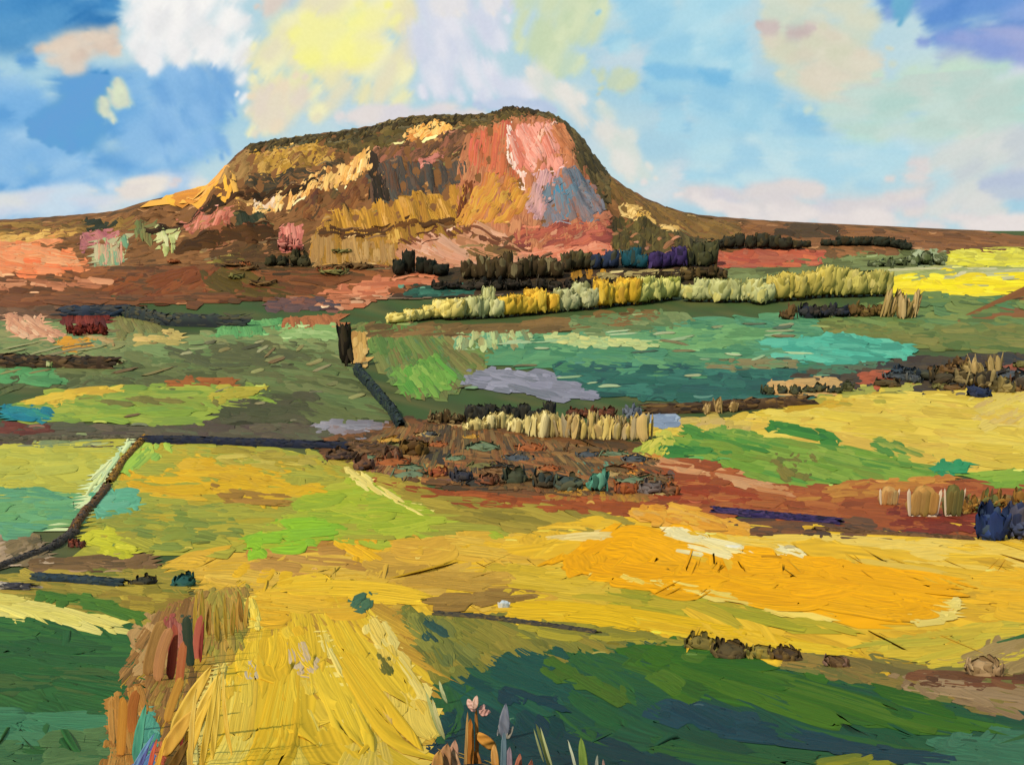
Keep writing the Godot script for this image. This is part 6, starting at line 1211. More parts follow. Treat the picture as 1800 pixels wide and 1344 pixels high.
	growth("tree", "deep violet tree in the wood under the red scree", "tree", "deep violet trees in the wood under the red scree", 0, 190.3, -941, 23.2, 19.1, "443462 4e3f6c 38304c", 14, 0)
	growth("tree", "dark olive tree at the right end of the hill wood", "tree", "dark olive trees at the right end of the hill wood", 0, 201.8, -946.8, 18.9, 14.7, "4a4a2f 5f5a38 38382a", 14, 0)
	growth("tree", "dark olive tree at the right end of the hill wood", "tree", "dark olive trees at the right end of the hill wood", 0, 213, -952.6, 28.1, 17.9, "4a4a2f 5f5a38 38382a", 14, 0)
	growth("tree", "dark olive tree at the right end of the hill wood", "tree", "dark olive trees at the right end of the hill wood", 0, 219.8, -947.4, 17.7, 19.9, "4a4a2f 5f5a38 38382a", 14, 0)
	growth("tree", "dark olive tree at the right end of the hill wood", "tree", "dark olive trees at the right end of the hill wood", 0, 229.6, -955.7, 28.3, 19.7, "4a4a2f 5f5a38 38382a", 14, 0)
	growth("bush", "low black brown bush in front of the hill wood", "bush", "low black brown bushes in front of the hill wood", 1, -74.9, -843.5, 10.4, 22.5, "322c24 423a30 2a2824", 14, 0)
	growth("bush", "low black brown bush in front of the hill wood", "bush", "low black brown bushes in front of the hill wood", 1, -58.8, -841.9, 10.1, 19.4, "322c24 423a30 2a2824", 14, 0)
	growth("bush", "low black brown bush in front of the hill wood", "bush", "low black brown bushes in front of the hill wood", 1, -45.5, -839.3, 11.2, 19.3, "322c24 423a30 2a2824", 14, 0)
	growth("bush", "low black brown bush in front of the hill wood", "bush", "low black brown bushes in front of the hill wood", 1, -30.7, -839.9, 13.7, 22.3, "322c24 423a30 2a2824", 14, 0)
	growth("bush", "low black brown bush in front of the hill wood", "bush", "low black brown bushes in front of the hill wood", 1, -14.9, -836.1, 14.4, 20.9, "322c24 423a30 2a2824", 14, 0)
	growth("bush", "low black brown bush in front of the hill wood", "bush", "low black brown bushes in front of the hill wood", 1, -0.4, -835.1, 13.7, 19.7, "322c24 423a30 2a2824", 14, 0)
	growth("bush", "low black brown bush in front of the hill wood", "bush", "low black brown bushes in front of the hill wood", 1, 13.6, -842.6, 10.5, 16.3, "322c24 423a30 2a2824", 14, 0)
	growth("bush", "low black brown bush in front of the hill wood", "bush", "low black brown bushes in front of the hill wood", 1, 30.4, -838.5, 13.9, 15.8, "322c24 423a30 2a2824", 14, 0)
	growth("bush", "low black brown bush in front of the hill wood", "bush", "low black brown bushes in front of the hill wood", 1, 44.4, -835.7, 13, 20, "322c24 423a30 2a2824", 14, 0)
	growth("bush", "low black brown bush in front of the hill wood", "bush", "low black brown bushes in front of the hill wood", 1, 59.8, -846.9, 10.3, 17.6, "322c24 423a30 2a2824", 14, 0)
	growth("bush", "low black brown bush in front of the hill wood", "bush", "low black brown bushes in front of the hill wood", 1, 74.2, -846.3, 14.8, 17.5, "322c24 423a30 2a2824", 14, 0)
	growth("bush", "dark brown bush at the right end of the bright tree line", "bush", "dark brown bushes at the right end of the bright trees line", 1, 97.2, -857.2, 8.67, 16.8, "4a3c26 5f4c2c 38301f", 14, 0)
	growth("bush", "dark brown bush at the right end of the bright tree line", "bush", "dark brown bushes at the right end of the bright trees line", 1, 109.7, -859.6, 8.27, 22.6, "4a3c26 5f4c2c 38301f", 14, 0)
	growth("bush", "dark brown bush at the right end of the bright tree line", "bush", "dark brown bushes at the right end of the bright trees line", 1, 122.2, -858.9, 12.2, 20.3, "4a3c26 5f4c2c 38301f", 14, 0)
	growth("bush", "dark brown bush at the right end of the bright tree line", "bush", "dark brown bushes at the right end of the bright trees line", 1, 135.4, -863.4, 9.31, 20.4, "4a3c26 5f4c2c 38301f", 14, 0)
	growth("bush", "dark brown bush at the right end of the bright tree line", "bush", "dark brown bushes at the right end of the bright trees line", 1, 148.4, -869.7, 13.3, 16, "4a3c26 5f4c2c 38301f", 14, 0)
	growth("bush", "dark brown bush at the right end of the bright tree line", "bush", "dark brown bushes at the right end of the bright trees line", 1, 162.5, -880.4, 10.7, 15.4, "4a3c26 5f4c2c 38301f", 14, 0)
	growth("bush", "dark brown bush at the right end of the bright tree line", "bush", "dark brown bushes at the right end of the bright trees line", 1, 174.2, -873.3, 11.8, 17.4, "4a3c26 5f4c2c 38301f", 14, 0)
	growth("bush", "dark brown bush at the right end of the bright tree line", "bush", "dark brown bushes at the right end of the bright trees line", 1, 188.7, -883.6, 14.3, 21.3, "4a3c26 5f4c2c 38301f", 14, 0)
	growth("bush", "dark brown bush at the right end of the bright tree line", "bush", "dark brown bushes at the right end of the bright trees line", 1, 200.8, -886.8, 13.6, 23.4, "4a3c26 5f4c2c 38301f", 14, 0)
	growth("bush", "dark brown bush at the right end of the bright tree line", "bush", "dark brown bushes at the right end of the bright trees line", 1, 214.3, -886.9, 15.2, 14.8, "4a3c26 5f4c2c 38301f", 14, 0)
	growth("bush", "dark brown bush at the right end of the bright tree line", "bush", "dark brown bushes at the right end of the bright trees line", 1, 224.6, -884.9, 11.4, 15.2, "4a3c26 5f4c2c 38301f", 14, 0)
	growth("tree", "black green tree standing by the salmon strip under the hill", "tree", "black green trees standing by the salmon strip under the hill", 0, -122.4, -896, 17.5, 15.8, "2a2a22 363328 26302a", 14, 0)
	growth("tree", "black green tree standing by the salmon strip under the hill", "tree", "black green trees standing by the salmon strip under the hill", 0, -112.8, -904.8, 25.3, 17.1, "2a2a22 363328 26302a", 14, 0)
	growth("tree", "black green tree standing by the salmon strip under the hill", "tree", "black green trees standing by the salmon strip under the hill", 0, -98.9, -902.8, 18.9, 13.4, "2a2a22 363328 26302a", 14, 0)
	growth("tree", "black green tree standing by the salmon strip under the hill", "tree", "black green trees standing by the salmon strip under the hill", 0, -88.5, -899.1, 16.8, 16.3, "2a2a22 363328 26302a", 14, 0)
	growth("tree", "black green tree standing by the salmon strip under the hill", "tree", "black green trees standing by the salmon strip under the hill", 0, -77.2, -896.6, 12.9, 20.8, "2a2a22 363328 26302a", 14, 0)
	growth("bush", "dark bush below the khaki crag", "bush", "dark bushes below the khaki crag", 1, -274.1, -945, 14.7, 19.6, "43402a 544a30 333224", 14, 0)
	growth("bush", "dark bush below the khaki crag", "bush", "dark bushes below the khaki crag", 1, -262.4, -946.1, 12.9, 19.7, "43402a 544a30 333224", 14, 0)
	growth("bush", "dark bush below the khaki crag", "bush", "dark bushes below the khaki crag", 1, -247.3, -943, 19.6, 16.6, "43402a 544a30 333224", 14, 0)
	growth("bush", "dark bush below the khaki crag", "bush", "dark bushes below the khaki crag", 1, -237.7, -943.9, 17.2, 19.9, "43402a 544a30 333224", 14, 0)
	growth("bush", "salmon pink bush among dark heather on the hill foot", "bush", "salmon pink bushes among dark heather on the hill foot", 1, -276.2, -1003.4, 20.6, 15.7, "c8786a d9907c a8584c", 14, 0)
	growth("bush", "salmon pink bush among dark heather on the hill foot", "bush", "salmon pink bushes among dark heather on the hill foot", 1, -267.6, -1004.9, 21, 11.4, "c8786a d9907c a8584c", 14, 0)
	growth("bush", "salmon pink bush among dark heather on the hill foot", "bush", "salmon pink bushes among dark heather on the hill foot", 1, -258.2, -1001.7, 13.9, 14.8, "c8786a d9907c a8584c", 14, 0)
	growth("tree", "dark tree in the long clump on the moor right of the hill", "tree", "dark trees in the long clumps on the moor right of the hill", 0, 258.9, -1041.2, 11.7, 15.8, "38382a 46402c 2c2e28 54482f", 14, 0)
	growth("tree", "dark tree in the long clump on the moor right of the hill", "tree", "dark trees in the long clumps on the moor right of the hill", 0, 274.3, -1053.2, 15.1, 20.7, "38382a 46402c 2c2e28 54482f", 14, 0)
	growth("tree", "dark tree in the long clump on the moor right of the hill", "tree", "dark trees in the long clumps on the moor right of the hill", 0, 287.6, -1050.4, 18.3, 15.6, "38382a 46402c 2c2e28 54482f", 14, 0)
	growth("tree", "dark tree in the long clump on the moor right of the hill", "tree", "dark trees in the long clumps on the moor right of the hill", 0, 299.4, -1043, 16.4, 16, "38382a 46402c 2c2e28 54482f", 14, 0)
	growth("tree", "dark tree in the long clump on the moor right of the hill", "tree", "dark trees in the long clumps on the moor right of the hill", 0, 314.6, -1045.7, 19.5, 20.3, "38382a 46402c 2c2e28 54482f", 14, 0)
	growth("tree", "dark tree in the long clump on the moor right of the hill", "tree", "dark trees in the long clumps on the moor right of the hill", 0, 328.9, -1043.6, 17.6, 20.5, "38382a 46402c 2c2e28 54482f", 14, 0)
	growth("tree", "dark tree in the long clump on the moor right of the hill", "tree", "dark trees in the long clumps on the moor right of the hill", 0, 340.4, -1041, 14.9, 24, "38382a 46402c 2c2e28 54482f", 14, 0)
	growth("tree", "dark tree in the long clump on the moor right of the hill", "tree", "dark trees in the long clumps on the moor right of the hill", 0, 356.4, -1045.8, 10.8, 22.8, "38382a 46402c 2c2e28 54482f", 14, 0)
	growth("tree", "dark tree in the long clump on the moor right of the hill", "tree", "dark trees in the long clumps on the moor right of the hill", 0, 375.1, -1063.6, 8.43, 17, "38382a 46402c 2c2e28 54482f", 14, 0)
	growth("tree", "small blackish tree in the far row on the moor", "tree", "small blackish trees in the far row on the moor", 0, 402, -1063.6, 8.96, 16, "33382c 443c2a 2a3028", 14, 0)
	growth("tree", "small blackish tree in the far row on the moor", "tree", "small blackish trees in the far row on the moor", 0, 414.3, -1061.9, 7.83, 15.8, "33382c 443c2a 2a3028", 14, 0)
	growth("tree", "small blackish tree in the far row on the moor", "tree", "small blackish trees in the far row on the moor", 0, 425.5, -1065.8, 12.4, 24.5, "33382c 443c2a 2a3028", 14, 0)
	growth("tree", "small blackish tree in the far row on the moor", "tree", "small blackish trees in the far row on the moor", 0, 437.1, -1062.6, 10.4, 18.8, "33382c 443c2a 2a3028", 14, 0)
	growth("tree", "small blackish tree in the far row on the moor", "tree", "small blackish trees in the far row on the moor", 0, 447.5, -1061.8, 11.4, 23.2, "33382c 443c2a 2a3028", 14, 0)
	growth("tree", "small blackish tree in the far row on the moor", "tree", "small blackish trees in the far row on the moor", 0, 461.4, -1064.6, 11.4, 17, "33382c 443c2a 2a3028", 14, 0)
	growth("tree", "small blackish tree in the far row on the moor", "tree", "small blackish trees in the far row on the moor", 0, 470.4, -1059.5, 13.3, 22.9, "33382c 443c2a 2a3028", 14, 0)
	growth("tree", "small blackish tree in the far row on the moor", "tree", "small blackish trees in the far row on the moor", 0, 480.7, -1062, 12.4, 19.7, "33382c 443c2a 2a3028", 14, 0)
	growth("tree", "small blackish tree in the far row on the moor", "tree", "small blackish trees in the far row on the moor", 0, 489.7, -1055.6, 10.8, 24.2, "33382c 443c2a 2a3028", 14, 0)
	growth("tree", "small blackish tree in the far row on the moor", "tree", "small blackish trees in the far row on the moor", 0, 495.4, -1043.9, 9.11, 16, "33382c 443c2a 2a3028", 14, 0)
	growth("bush", "sage green bush in the row below the moor", "bush", "sage green bushes in the row below the moor", 1, 420.1, -951.9, 8.94, 23.8, "5a6440 707c50 464c34 98a07c", 14, 0)
	growth("bush", "sage green bush in the row below the moor", "bush", "sage green bushes in the row below the moor", 1, 433.1, -953.9, 11.7, 23, "5a6440 707c50 464c34 98a07c", 14, 0)
	growth("bush", "sage green bush in the row below the moor", "bush", "sage green bushes in the row below the moor", 1, 452.1, -962.2, 10.7, 16.8, "5a6440 707c50 464c34 98a07c", 14, 0)
	growth("bush", "sage green bush in the row below the moor", "bush", "sage green bushes in the row below the moor", 1, 467.5, -963.7, 13.8, 17.2, "5a6440 707c50 464c34 98a07c", 14, 0)
	growth("bush", "sage green bush in the row below the moor", "bush", "sage green bushes in the row below the moor", 1, 484, -969.3, 15.6, 23, "5a6440 707c50 464c34 98a07c", 14, 0)
	growth("bush", "sage green bush in the row below the moor", "bush", "sage green bushes in the row below the moor", 1, 500.4, -970.6, 12.2, 16.4, "5a6440 707c50 464c34 98a07c", 14, 0)
	growth("bush", "rust brown bush under the straw yellow trees", "bush", "rust brown bushes under the straw yellow trees", 1, 218.8, -657.9, 7.58, 10.5, "6a5034 7d6038 503c28", 14, 0)
	growth("bush", "rust brown bush under the straw yellow trees", "bush", "rust brown bushes under the straw yellow trees", 1, 224.5, -658.2, 12.4, 10.7, "6a5034 7d6038 503c28", 14, 0)
	growth("bush", "navy black bush under the straw yellow trees", "bush", "navy black bushes under the straw yellow trees", 1, 240.7, -669.9, 13.4, 16, "2c303a 3a3a3a 443c34", 14, 0)
	growth("bush", "navy black bush under the straw yellow trees", "bush", "navy black bushes under the straw yellow trees", 1, 247.3, -667.8, 11.2, 10.4, "2c303a 3a3a3a 443c34", 14, 0)
	growth("bush", "navy black bush under the straw yellow trees", "bush", "navy black bushes under the straw yellow trees", 1, 257.4, -675, 9.85, 13, "2c303a 3a3a3a 443c34", 14, 0)
	growth("bush", "navy black bush under the straw yellow trees", "bush", "navy black bushes under the straw yellow trees", 1, 269.6, -687.7, 10.5, 13.2, "2c303a 3a3a3a 443c34", 14, 0)
	growth("bush", "navy black bush under the straw yellow trees", "bush", "navy black bushes under the straw yellow trees", 1, 275, -680.8, 10.5, 17.1, "2c303a 3a3a3a 443c34", 14, 0)
	growth("bush", "umber bush left of the tan reeds", "bush", "umber bushes left of the tan reeds", 1, 286.2, -682.6, 12.8, 14, "6a5230 544024 806838", 14, 0)
	growth("bush", "umber bush left of the tan reeds", "bush", "umber bushes left of the tan reeds", 1, 293.4, -684.1, 10.7, 13.5, "6a5230 544024 806838", 14, 0)
	growth("bush", "umber bush left of the tan reeds", "bush", "umber bushes left of the tan reeds", 1, 302.1, -687.2, 10.1, 10.4, "6a5230 544024 806838", 14, 0)
	growth("bush", "umber bush left of the tan reeds", "bush", "umber bushes left of the tan reeds", 1, 309.3, -689.8, 11.6, 14.7, "6a5230 544024 806838", 14, 0)
	growth("reed_clump", "tan reed clump at the right end of the tree line", "reeds", "tan reed clumps at the right end of the trees line", 2, 311.6, -681.1, 25.2, 7.09, "b09458 d0b078 7a6238", 9, 0.15)
	growth("reed_clump", "tan reed clump at the right end of the tree line", "reeds", "tan reed clumps at the right end of the trees line", 2, 318.4, -683.5, 23.3, 8.61, "b09458 d0b078 7a6238", 9, 0.15)
	growth("reed_clump", "tan reed clump at the right end of the tree line", "reeds", "tan reed clumps at the right end of the trees line", 2, 318, -669.5, 22, 9.06, "b09458 d0b078 7a6238", 9, 0.15)
	growth("reed_clump", "tan reed clump at the right end of the tree line", "reeds", "tan reed clumps at the right end of the trees line", 2, 324.6, -672.6, 17.1, 7.9, "b09458 d0b078 7a6238", 9, 0.15)
	growth("reed_clump", "tan reed clump at the right end of the tree line", "reeds", "tan reed clumps at the right end of the trees line", 2, 332.1, -675.8, 24.6, 8.04, "b09458 d0b078 7a6238", 9, 0.15)
	hedge("hedge", "navy hedge above the dark red bushes at the far left", "", [-372, -680.1, -329.1, -691.2], 9.44, 8.49, "2f3c4c 3c4450 2a343c 54504a", 0.8)
	hedge("hedge", "slate dark hedge right of the navy hedge under the heath", "", [-321.2, -685.4, -261.7, -627.1, -200.1, -612.1], 10.5, 9.51, "38403c 2f3438 46483c 54503c", 0.8)
	hedge("hedge", "brown black hedge at the left edge above the teal grass", "", [-269.7, -409.4, -235.9, -400.4, -195.8, -396.5], 6.82, 5.68, "3c3026 4a3a2a 6a5238 2f2c28", 0.8)
	growth("bush", "dark red bush below the navy hedge", "bush", "dark red bushes below the navy hedge", 1, -306.5, -566.6, 7.85, 6.29, "6e2c24 853a2c 54241f", 14, 0)
	growth("bush", "dark red bush below the navy hedge", "bush", "dark red bushes below the navy hedge", 1, -294.1, -552.6, 9.76, 7.64, "6e2c24 853a2c 54241f", 14, 0)
	growth("bush", "dark red bush below the navy hedge", "bush", "dark red bushes below the navy hedge", 1, -295.9, -564.3, 9.05, 7.59, "6e2c24 853a2c 54241f", 14, 0)
	growth("bush", "dark red bush below the navy hedge", "bush", "dark red bushes below the navy hedge", 1, -289.3, -561.7, 9.82, 6.36, "6e2c24 853a2c 54241f", 14, 0)
	growth("bush", "dark red bush below the navy hedge", "bush", "dark red bushes below the navy hedge", 1, -285.9, -563, 8.75, 8.78, "6e2c24 853a2c 54241f", 14, 0)
	growth("bush", "dark red bush below the navy hedge", "bush", "dark red bushes below the navy hedge", 1, -278.3, -556.6, 9.24, 6.34, "6e2c24 853a2c 54241f", 14, 0)
	growth("bush", "small pale flowering bush by the brown black hedge", "bush", "small pale flowering bushes by the brown black hedge", 1, -226.7, -398, 4.22, 4.79, "c0c08a 98a060 7a8450", 14, 0)
	growth("bush", "small pale flowering bush by the brown black hedge", "bush", "small pale flowering bushes by the brown black hedge", 1, -213.1, -405.7, 3.38, 4.19, "c0c08a 98a060 7a8450", 14, 0)
	growth("bush", "small pale flowering bush by the brown black hedge", "bush", "small pale flowering bushes by the brown black hedge", 1, -200.1, -414.6, 3.03, 4.44, "c0c08a 98a060 7a8450", 14, 0)
	growth("cypress_tree", "narrow black upright tree above the leaning hedge", "tree", "", 0, -83.3, -406.6, 20.9, 7.24, "26221c 38302a 1f2022 463c2c", 20, -0.05)
	hedge("hedge", "dark green black hedge leaning down the slope below the narrow black tree", "", [-72.7, -380.9, -52.7, -311.3, -38.7, -260, -31.4, -225.4], 5.29, 4.76, "26302c 2f3a3c 222a34 3c4a38", 0.5)
	hedge("hedge", "long navy black hedge between the lens field and the ochre field", "", [-87.7, -192.9, -67.5, -189.4, -36.2, -181.1], 2.01, 2.01, "23283a 2c3040 343438 1f2432", 0.3)
	hedge("hedge", "grey brown hedge left of the long navy hedge", "", [-130, -194.1, -111.7, -196, -93.4, -198.7], 1.21, 1.62, "5c5646 6a6250 4c4a3c", 0.4)
	hedge("hedge", "brown hedge between the navy hedge and the scrub", "", [-35.8, -179.3, -24.4, -170.8], 2.24, 2.24, "4a3a2c 5f4830 3a3230 7a5a44", 0.7)
	hedge("hedge", "upper gold and brown stretch of the diagonal hedge", "", [-91.6, -198.5, -79.4, -162, -68.9, -135.5], 1.1, 2.07, "7a5a2c 946e2c b8862c 5a4428", 0.5)
	hedge("hedge", "lower dark stretch of the diagonal hedge ending at the left edge", "", [-65.8, -128.1, -53.5, -98.6, -42, -74.4], 0.8, 1.6, "5c4a38 6e5030 4a4240 8a5c2c", 0.5)
	hedge("hedge", "charcoal hedge running from the diagonal hedge foot to the left edge", "", [-42.2, -75.3, -38.2, -65, -36.6, -58.3, -32.63, -47.91], 0.523, 1.05, "46403c 524a42 38363a 5f5244", 0.3)
	growth("bush", "rust red bush at the foot of the diagonal hedge", "bush", "rust red bushes at the foot of the diagonal hedge", 1, -36.7, -65.3, 0.879, 0.882, "7a4438 96503c 503c38", 14, 0)
	growth("bush", "rust red bush at the foot of the diagonal hedge", "bush", "rust red bushes at the foot of the diagonal hedge", 1, -35.6, -64.5, 0.835, 0.884, "7a4438 96503c 503c38", 14, 0)
	growth("bush", "umber bush left of the slate bushes at the centre", "bush", "umber bushes left of the slate bushes at the centre", 1, -23.8, -238.5, 3.93, 3.3, "54442c 6a5434 3f3628 a08c60", 14, 0)
	growth("bush", "umber bush left of the slate bushes at the centre", "bush", "umber bushes left of the slate bushes at the centre", 1, -21.6, -237.1, 4.39, 3.79, "54442c 6a5434 3f3628 a08c60", 14, 0)
	growth("bush", "umber bush left of the slate bushes at the centre", "bush", "umber bushes left of the slate bushes at the centre", 1, -19.1, -237.2, 4.41, 3.61, "54442c 6a5434 3f3628 a08c60", 14, 0)
	growth("bush", "umber bush left of the slate bushes at the centre", "bush", "umber bushes left of the slate bushes at the centre", 1, -16.9, -235.3, 3.63, 3.33, "54442c 6a5434 3f3628 a08c60", 14, 0)
	growth("bush", "umber bush left of the slate bushes at the centre", "bush", "umber bushes left of the slate bushes at the centre", 1, -15.2, -238.7, 3.01, 3.48, "54442c 6a5434 3f3628 a08c60", 14, 0)
	growth("tree", "slate black tree in the centre row above the pale reeds", "tree", "slate black trees in the centre row above the pale reeds", 0, -11.9, -239.3, 5.43, 5.04, "2f2f2c 3c3a34 26282a 4c4838", 14, 0)
	growth("tree", "slate black tree in the centre row above the pale reeds", "tree", "slate black trees in the centre row above the pale reeds", 0, -9, -236.1, 5.33, 5.38, "2f2f2c 3c3a34 26282a 4c4838", 14, 0)
	growth("tree", "slate black tree in the centre row above the pale reeds", "tree", "slate black trees in the centre row above the pale reeds", 0, -6.4, -237.6, 6.05, 3.65, "2f2f2c 3c3a34 26282a 4c4838", 14, 0)
	growth("tree", "slate black tree in the centre row above the pale reeds", "tree", "slate black trees in the centre row above the pale reeds", 0, -4.4, -240.5, 4.29, 4.28, "2f2f2c 3c3a34 26282a 4c4838", 14, 0)
	growth("tree", "slate black tree in the centre row above the pale reeds", "tree", "slate black trees in the centre row above the pale reeds", 0, -1.6, -237.2, 5.64, 3.6, "2f2f2c 3c3a34 26282a 4c4838", 14, 0)
	growth("tree", "slate black tree in the centre row above the pale reeds", "tree", "slate black trees in the centre row above the pale reeds", 0, 1, -237.5, 4.78, 3.68, "2f2f2c 3c3a34 26282a 4c4838", 14, 0)
	growth("tree", "slate black tree in the centre row above the pale reeds", "tree", "slate black trees in the centre row above the pale reeds", 0, 3.7, -238, 5.64, 4.5, "2f2f2c 3c3a34 26282a 4c4838", 14, 0)
	growth("tree", "slate black tree in the centre row above the pale reeds", "tree", "slate black trees in the centre row above the pale reeds", 0, 6.4, -234.9, 4.06, 5, "2f2f2c 3c3a34 26282a 4c4838", 14, 0)
	growth("tree", "slate black tree in the centre row above the pale reeds", "tree", "slate black trees in the centre row above the pale reeds", 0, 9, -239, 4.3, 4.48, "2f2f2c 3c3a34 26282a 4c4838", 14, 0)
	growth("tree", "slate black tree in the centre row above the pale reeds", "tree", "slate black trees in the centre row above the pale reeds", 0, 11.2, -237, 6.45, 4.24, "2f2f2c 3c3a34 26282a 4c4838", 14, 0)
	growth("bush", "red brown bush above the right end of the pale reeds", "bush", "red brown bushes above the right end of the pale reeds", 1, 19.2, -252.5, 3.4, 5.86, "6a4030 7d4c34 54382c", 14, 0)
	growth("bush", "red brown bush above the right end of the pale reeds", "bush", "red brown bushes above the right end of the pale reeds", 1, 22.4, -254.2, 2.99, 6.05, "6a4030 7d4c34 54382c", 14, 0)
	growth("bush", "red brown bush above the right end of the pale reeds", "bush", "red brown bushes above the right end of the pale reeds", 1, 25.4, -255.8, 3.27, 4.57, "6a4030 7d4c34 54382c", 14, 0)
	growth("bush", "red brown bush above the right end of the pale reeds", "bush", "red brown bushes above the right end of the pale reeds", 1, 28.4, -256.2, 3.14, 4.22, "6a4030 7d4c34 54382c", 14, 0)
	growth("bush", "red brown bush above the right end of the pale reeds", "bush", "red brown bushes above the right end of the pale reeds", 1, 30.7, -251.7, 3.7, 4.86, "6a4030 7d4c34 54382c", 14, 0)
	growth("bush", "grey blue bush beside the pale wet patch", "bush", "grey blue bushes beside the pale wet patch", 1, 36.9, -252.2, 4.05, 5.48, "6a707c 50545c 7c8490", 14, 0)
	growth("bush", "grey blue bush beside the pale wet patch", "bush", "grey blue bushes beside the pale wet patch", 1, 38.6, -248, 4, 3.62, "6a707c 50545c 7c8490", 14, 0)
	hedge("hedge", "long umber hedge at the left end of the broad pale yellow field", "", [43.4, -260.6, 61.6, -263.6, 82.2, -270.1, 101.5, -276.2], 3.62, 3.62, "4c3a2c 5f4a34 3a302a 7d6038", 0.5)
	growth("reed_clump", "tan reed clump in front of the long umber hedge", "reeds", "tan reed clumps in front of the long umber hedge", 2, 62.4, -258.6, 3.89, 3.42, "b89a60 8f7448 d0b078", 9, 0)
	growth("reed_clump", "tan reed clump in front of the long umber hedge", "reeds", "tan reed clumps in front of the long umber hedge", 2, 67.1, -261.1, 5.16, 3.33, "b89a60 8f7448 d0b078", 9, 0)
	growth("reed_clump", "tan reed clump in front of the long umber hedge", "reeds", "tan reed clumps in front of the long umber hedge", 2, 72.5, -263.9, 3.75, 4.21, "b89a60 8f7448 d0b078", 9, 0)
	growth("reed_clump", "cream reed clump in the pale band at the centre of the valley", "reeds", "cream reeds of the pale band", 2, -12.1, -219.3, 2.54, 4.55, "e8d488 d8c47c f0e0a0 b8a468", 15, 0)
	growth("reed_clump", "cream reed clump in the pale band at the centre of the valley", "reeds", "cream reeds of the pale band", 2, -10.1, -221.2, 3.58, 5.76, "e8d488 d8c47c f0e0a0 b8a468", 15, 0)
	growth("reed_clump", "cream reed clump in the pale band at the centre of the valley", "reeds", "cream reeds of the pale band", 2, -8.2, -221.7, 2.72, 3.75, "e8d488 d8c47c f0e0a0 b8a468", 15, 0)
	growth("reed_clump", "cream reed clump in the pale band at the centre of the valley", "reeds", "cream reeds of the pale band", 2, -6.1, -223.8, 4.39, 5.65, "e8d488 d8c47c f0e0a0 b8a468", 15, 0)
	growth("reed_clump", "cream reed clump in the pale band at the centre of the valley", "reeds", "cream reeds of the pale band", 2, -4, -225.7, 4.81, 5.54, "e8d488 d8c47c f0e0a0 b8a468", 15, 0)
	growth("reed_clump", "cream reed clump in the pale band at the centre of the valley", "reeds", "cream reeds of the pale band", 2, -1.8, -225.7, 4.7, 4.75, "e8d488 d8c47c f0e0a0 b8a468", 15, 0)
	growth("reed_clump", "cream reed clump in the pale band at the centre of the valley", "reeds", "cream reeds of the pale band", 2, 0.4, -218.5, 3.77, 4.6, "e8d488 d8c47c f0e0a0 b8a468", 15, 0)
	growth("reed_clump", "cream reed clump in the pale band at the centre of the valley", "reeds", "cream reeds of the pale band", 2, 2.2, -216, 4.24, 5.1, "e8d488 d8c47c f0e0a0 b8a468", 15, 0)
	growth("reed_clump", "cream reed clump in the pale band at the centre of the valley", "reeds", "cream reeds of the pale band", 2, 4.2, -212.6, 4.96, 3.7, "e8d488 d8c47c f0e0a0 b8a468", 15, 0)
	growth("reed_clump", "cream reed clump in the pale band at the centre of the valley", "reeds", "cream reeds of the pale band", 2, 6.3, -206.7, 6.34, 3.87, "e8d488 d8c47c f0e0a0 b8a468", 15, 0)
	growth("reed_clump", "cream reed clump in the pale band at the centre of the valley", "reeds", "cream reeds of the pale band", 2, 8, -204.8, 6.78, 4.69, "e8d488 d8c47c f0e0a0 b8a468", 15, 0)
	growth("reed_clump", "cream reed clump in the pale band at the centre of the valley", "reeds", "cream reeds of the pale band", 2, 10.1, -206.1, 6.83, 5.44, "e8d488 d8c47c f0e0a0 b8a468", 15, 0)
	growth("reed_clump", "tan gold reed clump in the pale band at the centre of the valley", "reeds", "tan gold reeds of the pale band", 2, 12.1, -205.5, 5.53, 3.99, "d0b070 b8a070 e0c470 a89a78", 15, 0)
	growth("reed_clump", "tan gold reed clump in the pale band at the centre of the valley", "reeds", "tan gold reeds of the pale band", 2, 14.4, -203.7, 6.58, 3.72, "d0b070 b8a070 e0c470 a89a78", 15, 0)
	growth("reed_clump", "tan gold reed clump in the pale band at the centre of the valley", "reeds", "tan gold reeds of the pale band", 2, 16, -200.7, 6.39, 3.53, "d0b070 b8a070 e0c470 a89a78", 15, 0)
	growth("reed_clump", "tan gold reed clump in the pale band at the centre of the valley", "reeds", "tan gold reeds of the pale band", 2, 17.8, -201.6, 5.55, 4.13, "d0b070 b8a070 e0c470 a89a78", 15, 0)
	growth("reed_clump", "tan gold reed clump in the pale band at the centre of the valley", "reeds", "tan gold reeds of the pale band", 2, 20, -201.7, 7.43, 3.86, "d0b070 b8a070 e0c470 a89a78", 15, 0)
	growth("reed_clump", "tan gold reed clump in the pale band at the centre of the valley", "reeds", "tan gold reeds of the pale band", 2, 22.1, -202.7, 6.3, 4.92, "d0b070 b8a070 e0c470 a89a78", 15, 0)
	growth("reed_clump", "tan gold reed clump in the pale band at the centre of the valley", "reeds", "tan gold reeds of the pale band", 2, 23.7, -201.9, 6.77, 3.38, "d0b070 b8a070 e0c470 a89a78", 15, 0)
	growth("reed_clump", "tan gold reed clump in the pale band at the centre of the valley", "reeds", "tan gold reeds of the pale band", 2, 25.9, -202.2, 6.07, 4.65, "d0b070 b8a070 e0c470 a89a78", 15, 0)
	growth("reed_clump", "tan gold reed clump in the pale band at the centre of the valley", "reeds", "tan gold reeds of the pale band", 2, 27.8, -203.2, 6, 3.46, "d0b070 b8a070 e0c470 a89a78", 15, 0)
	growth("reed_clump", "tan gold reed clump in the pale band at the centre of the valley", "reeds", "tan gold reeds of the pale band", 2, 29.2, -201.9, 4.47, 3.99, "d0b070 b8a070 e0c470 a89a78", 15, 0)
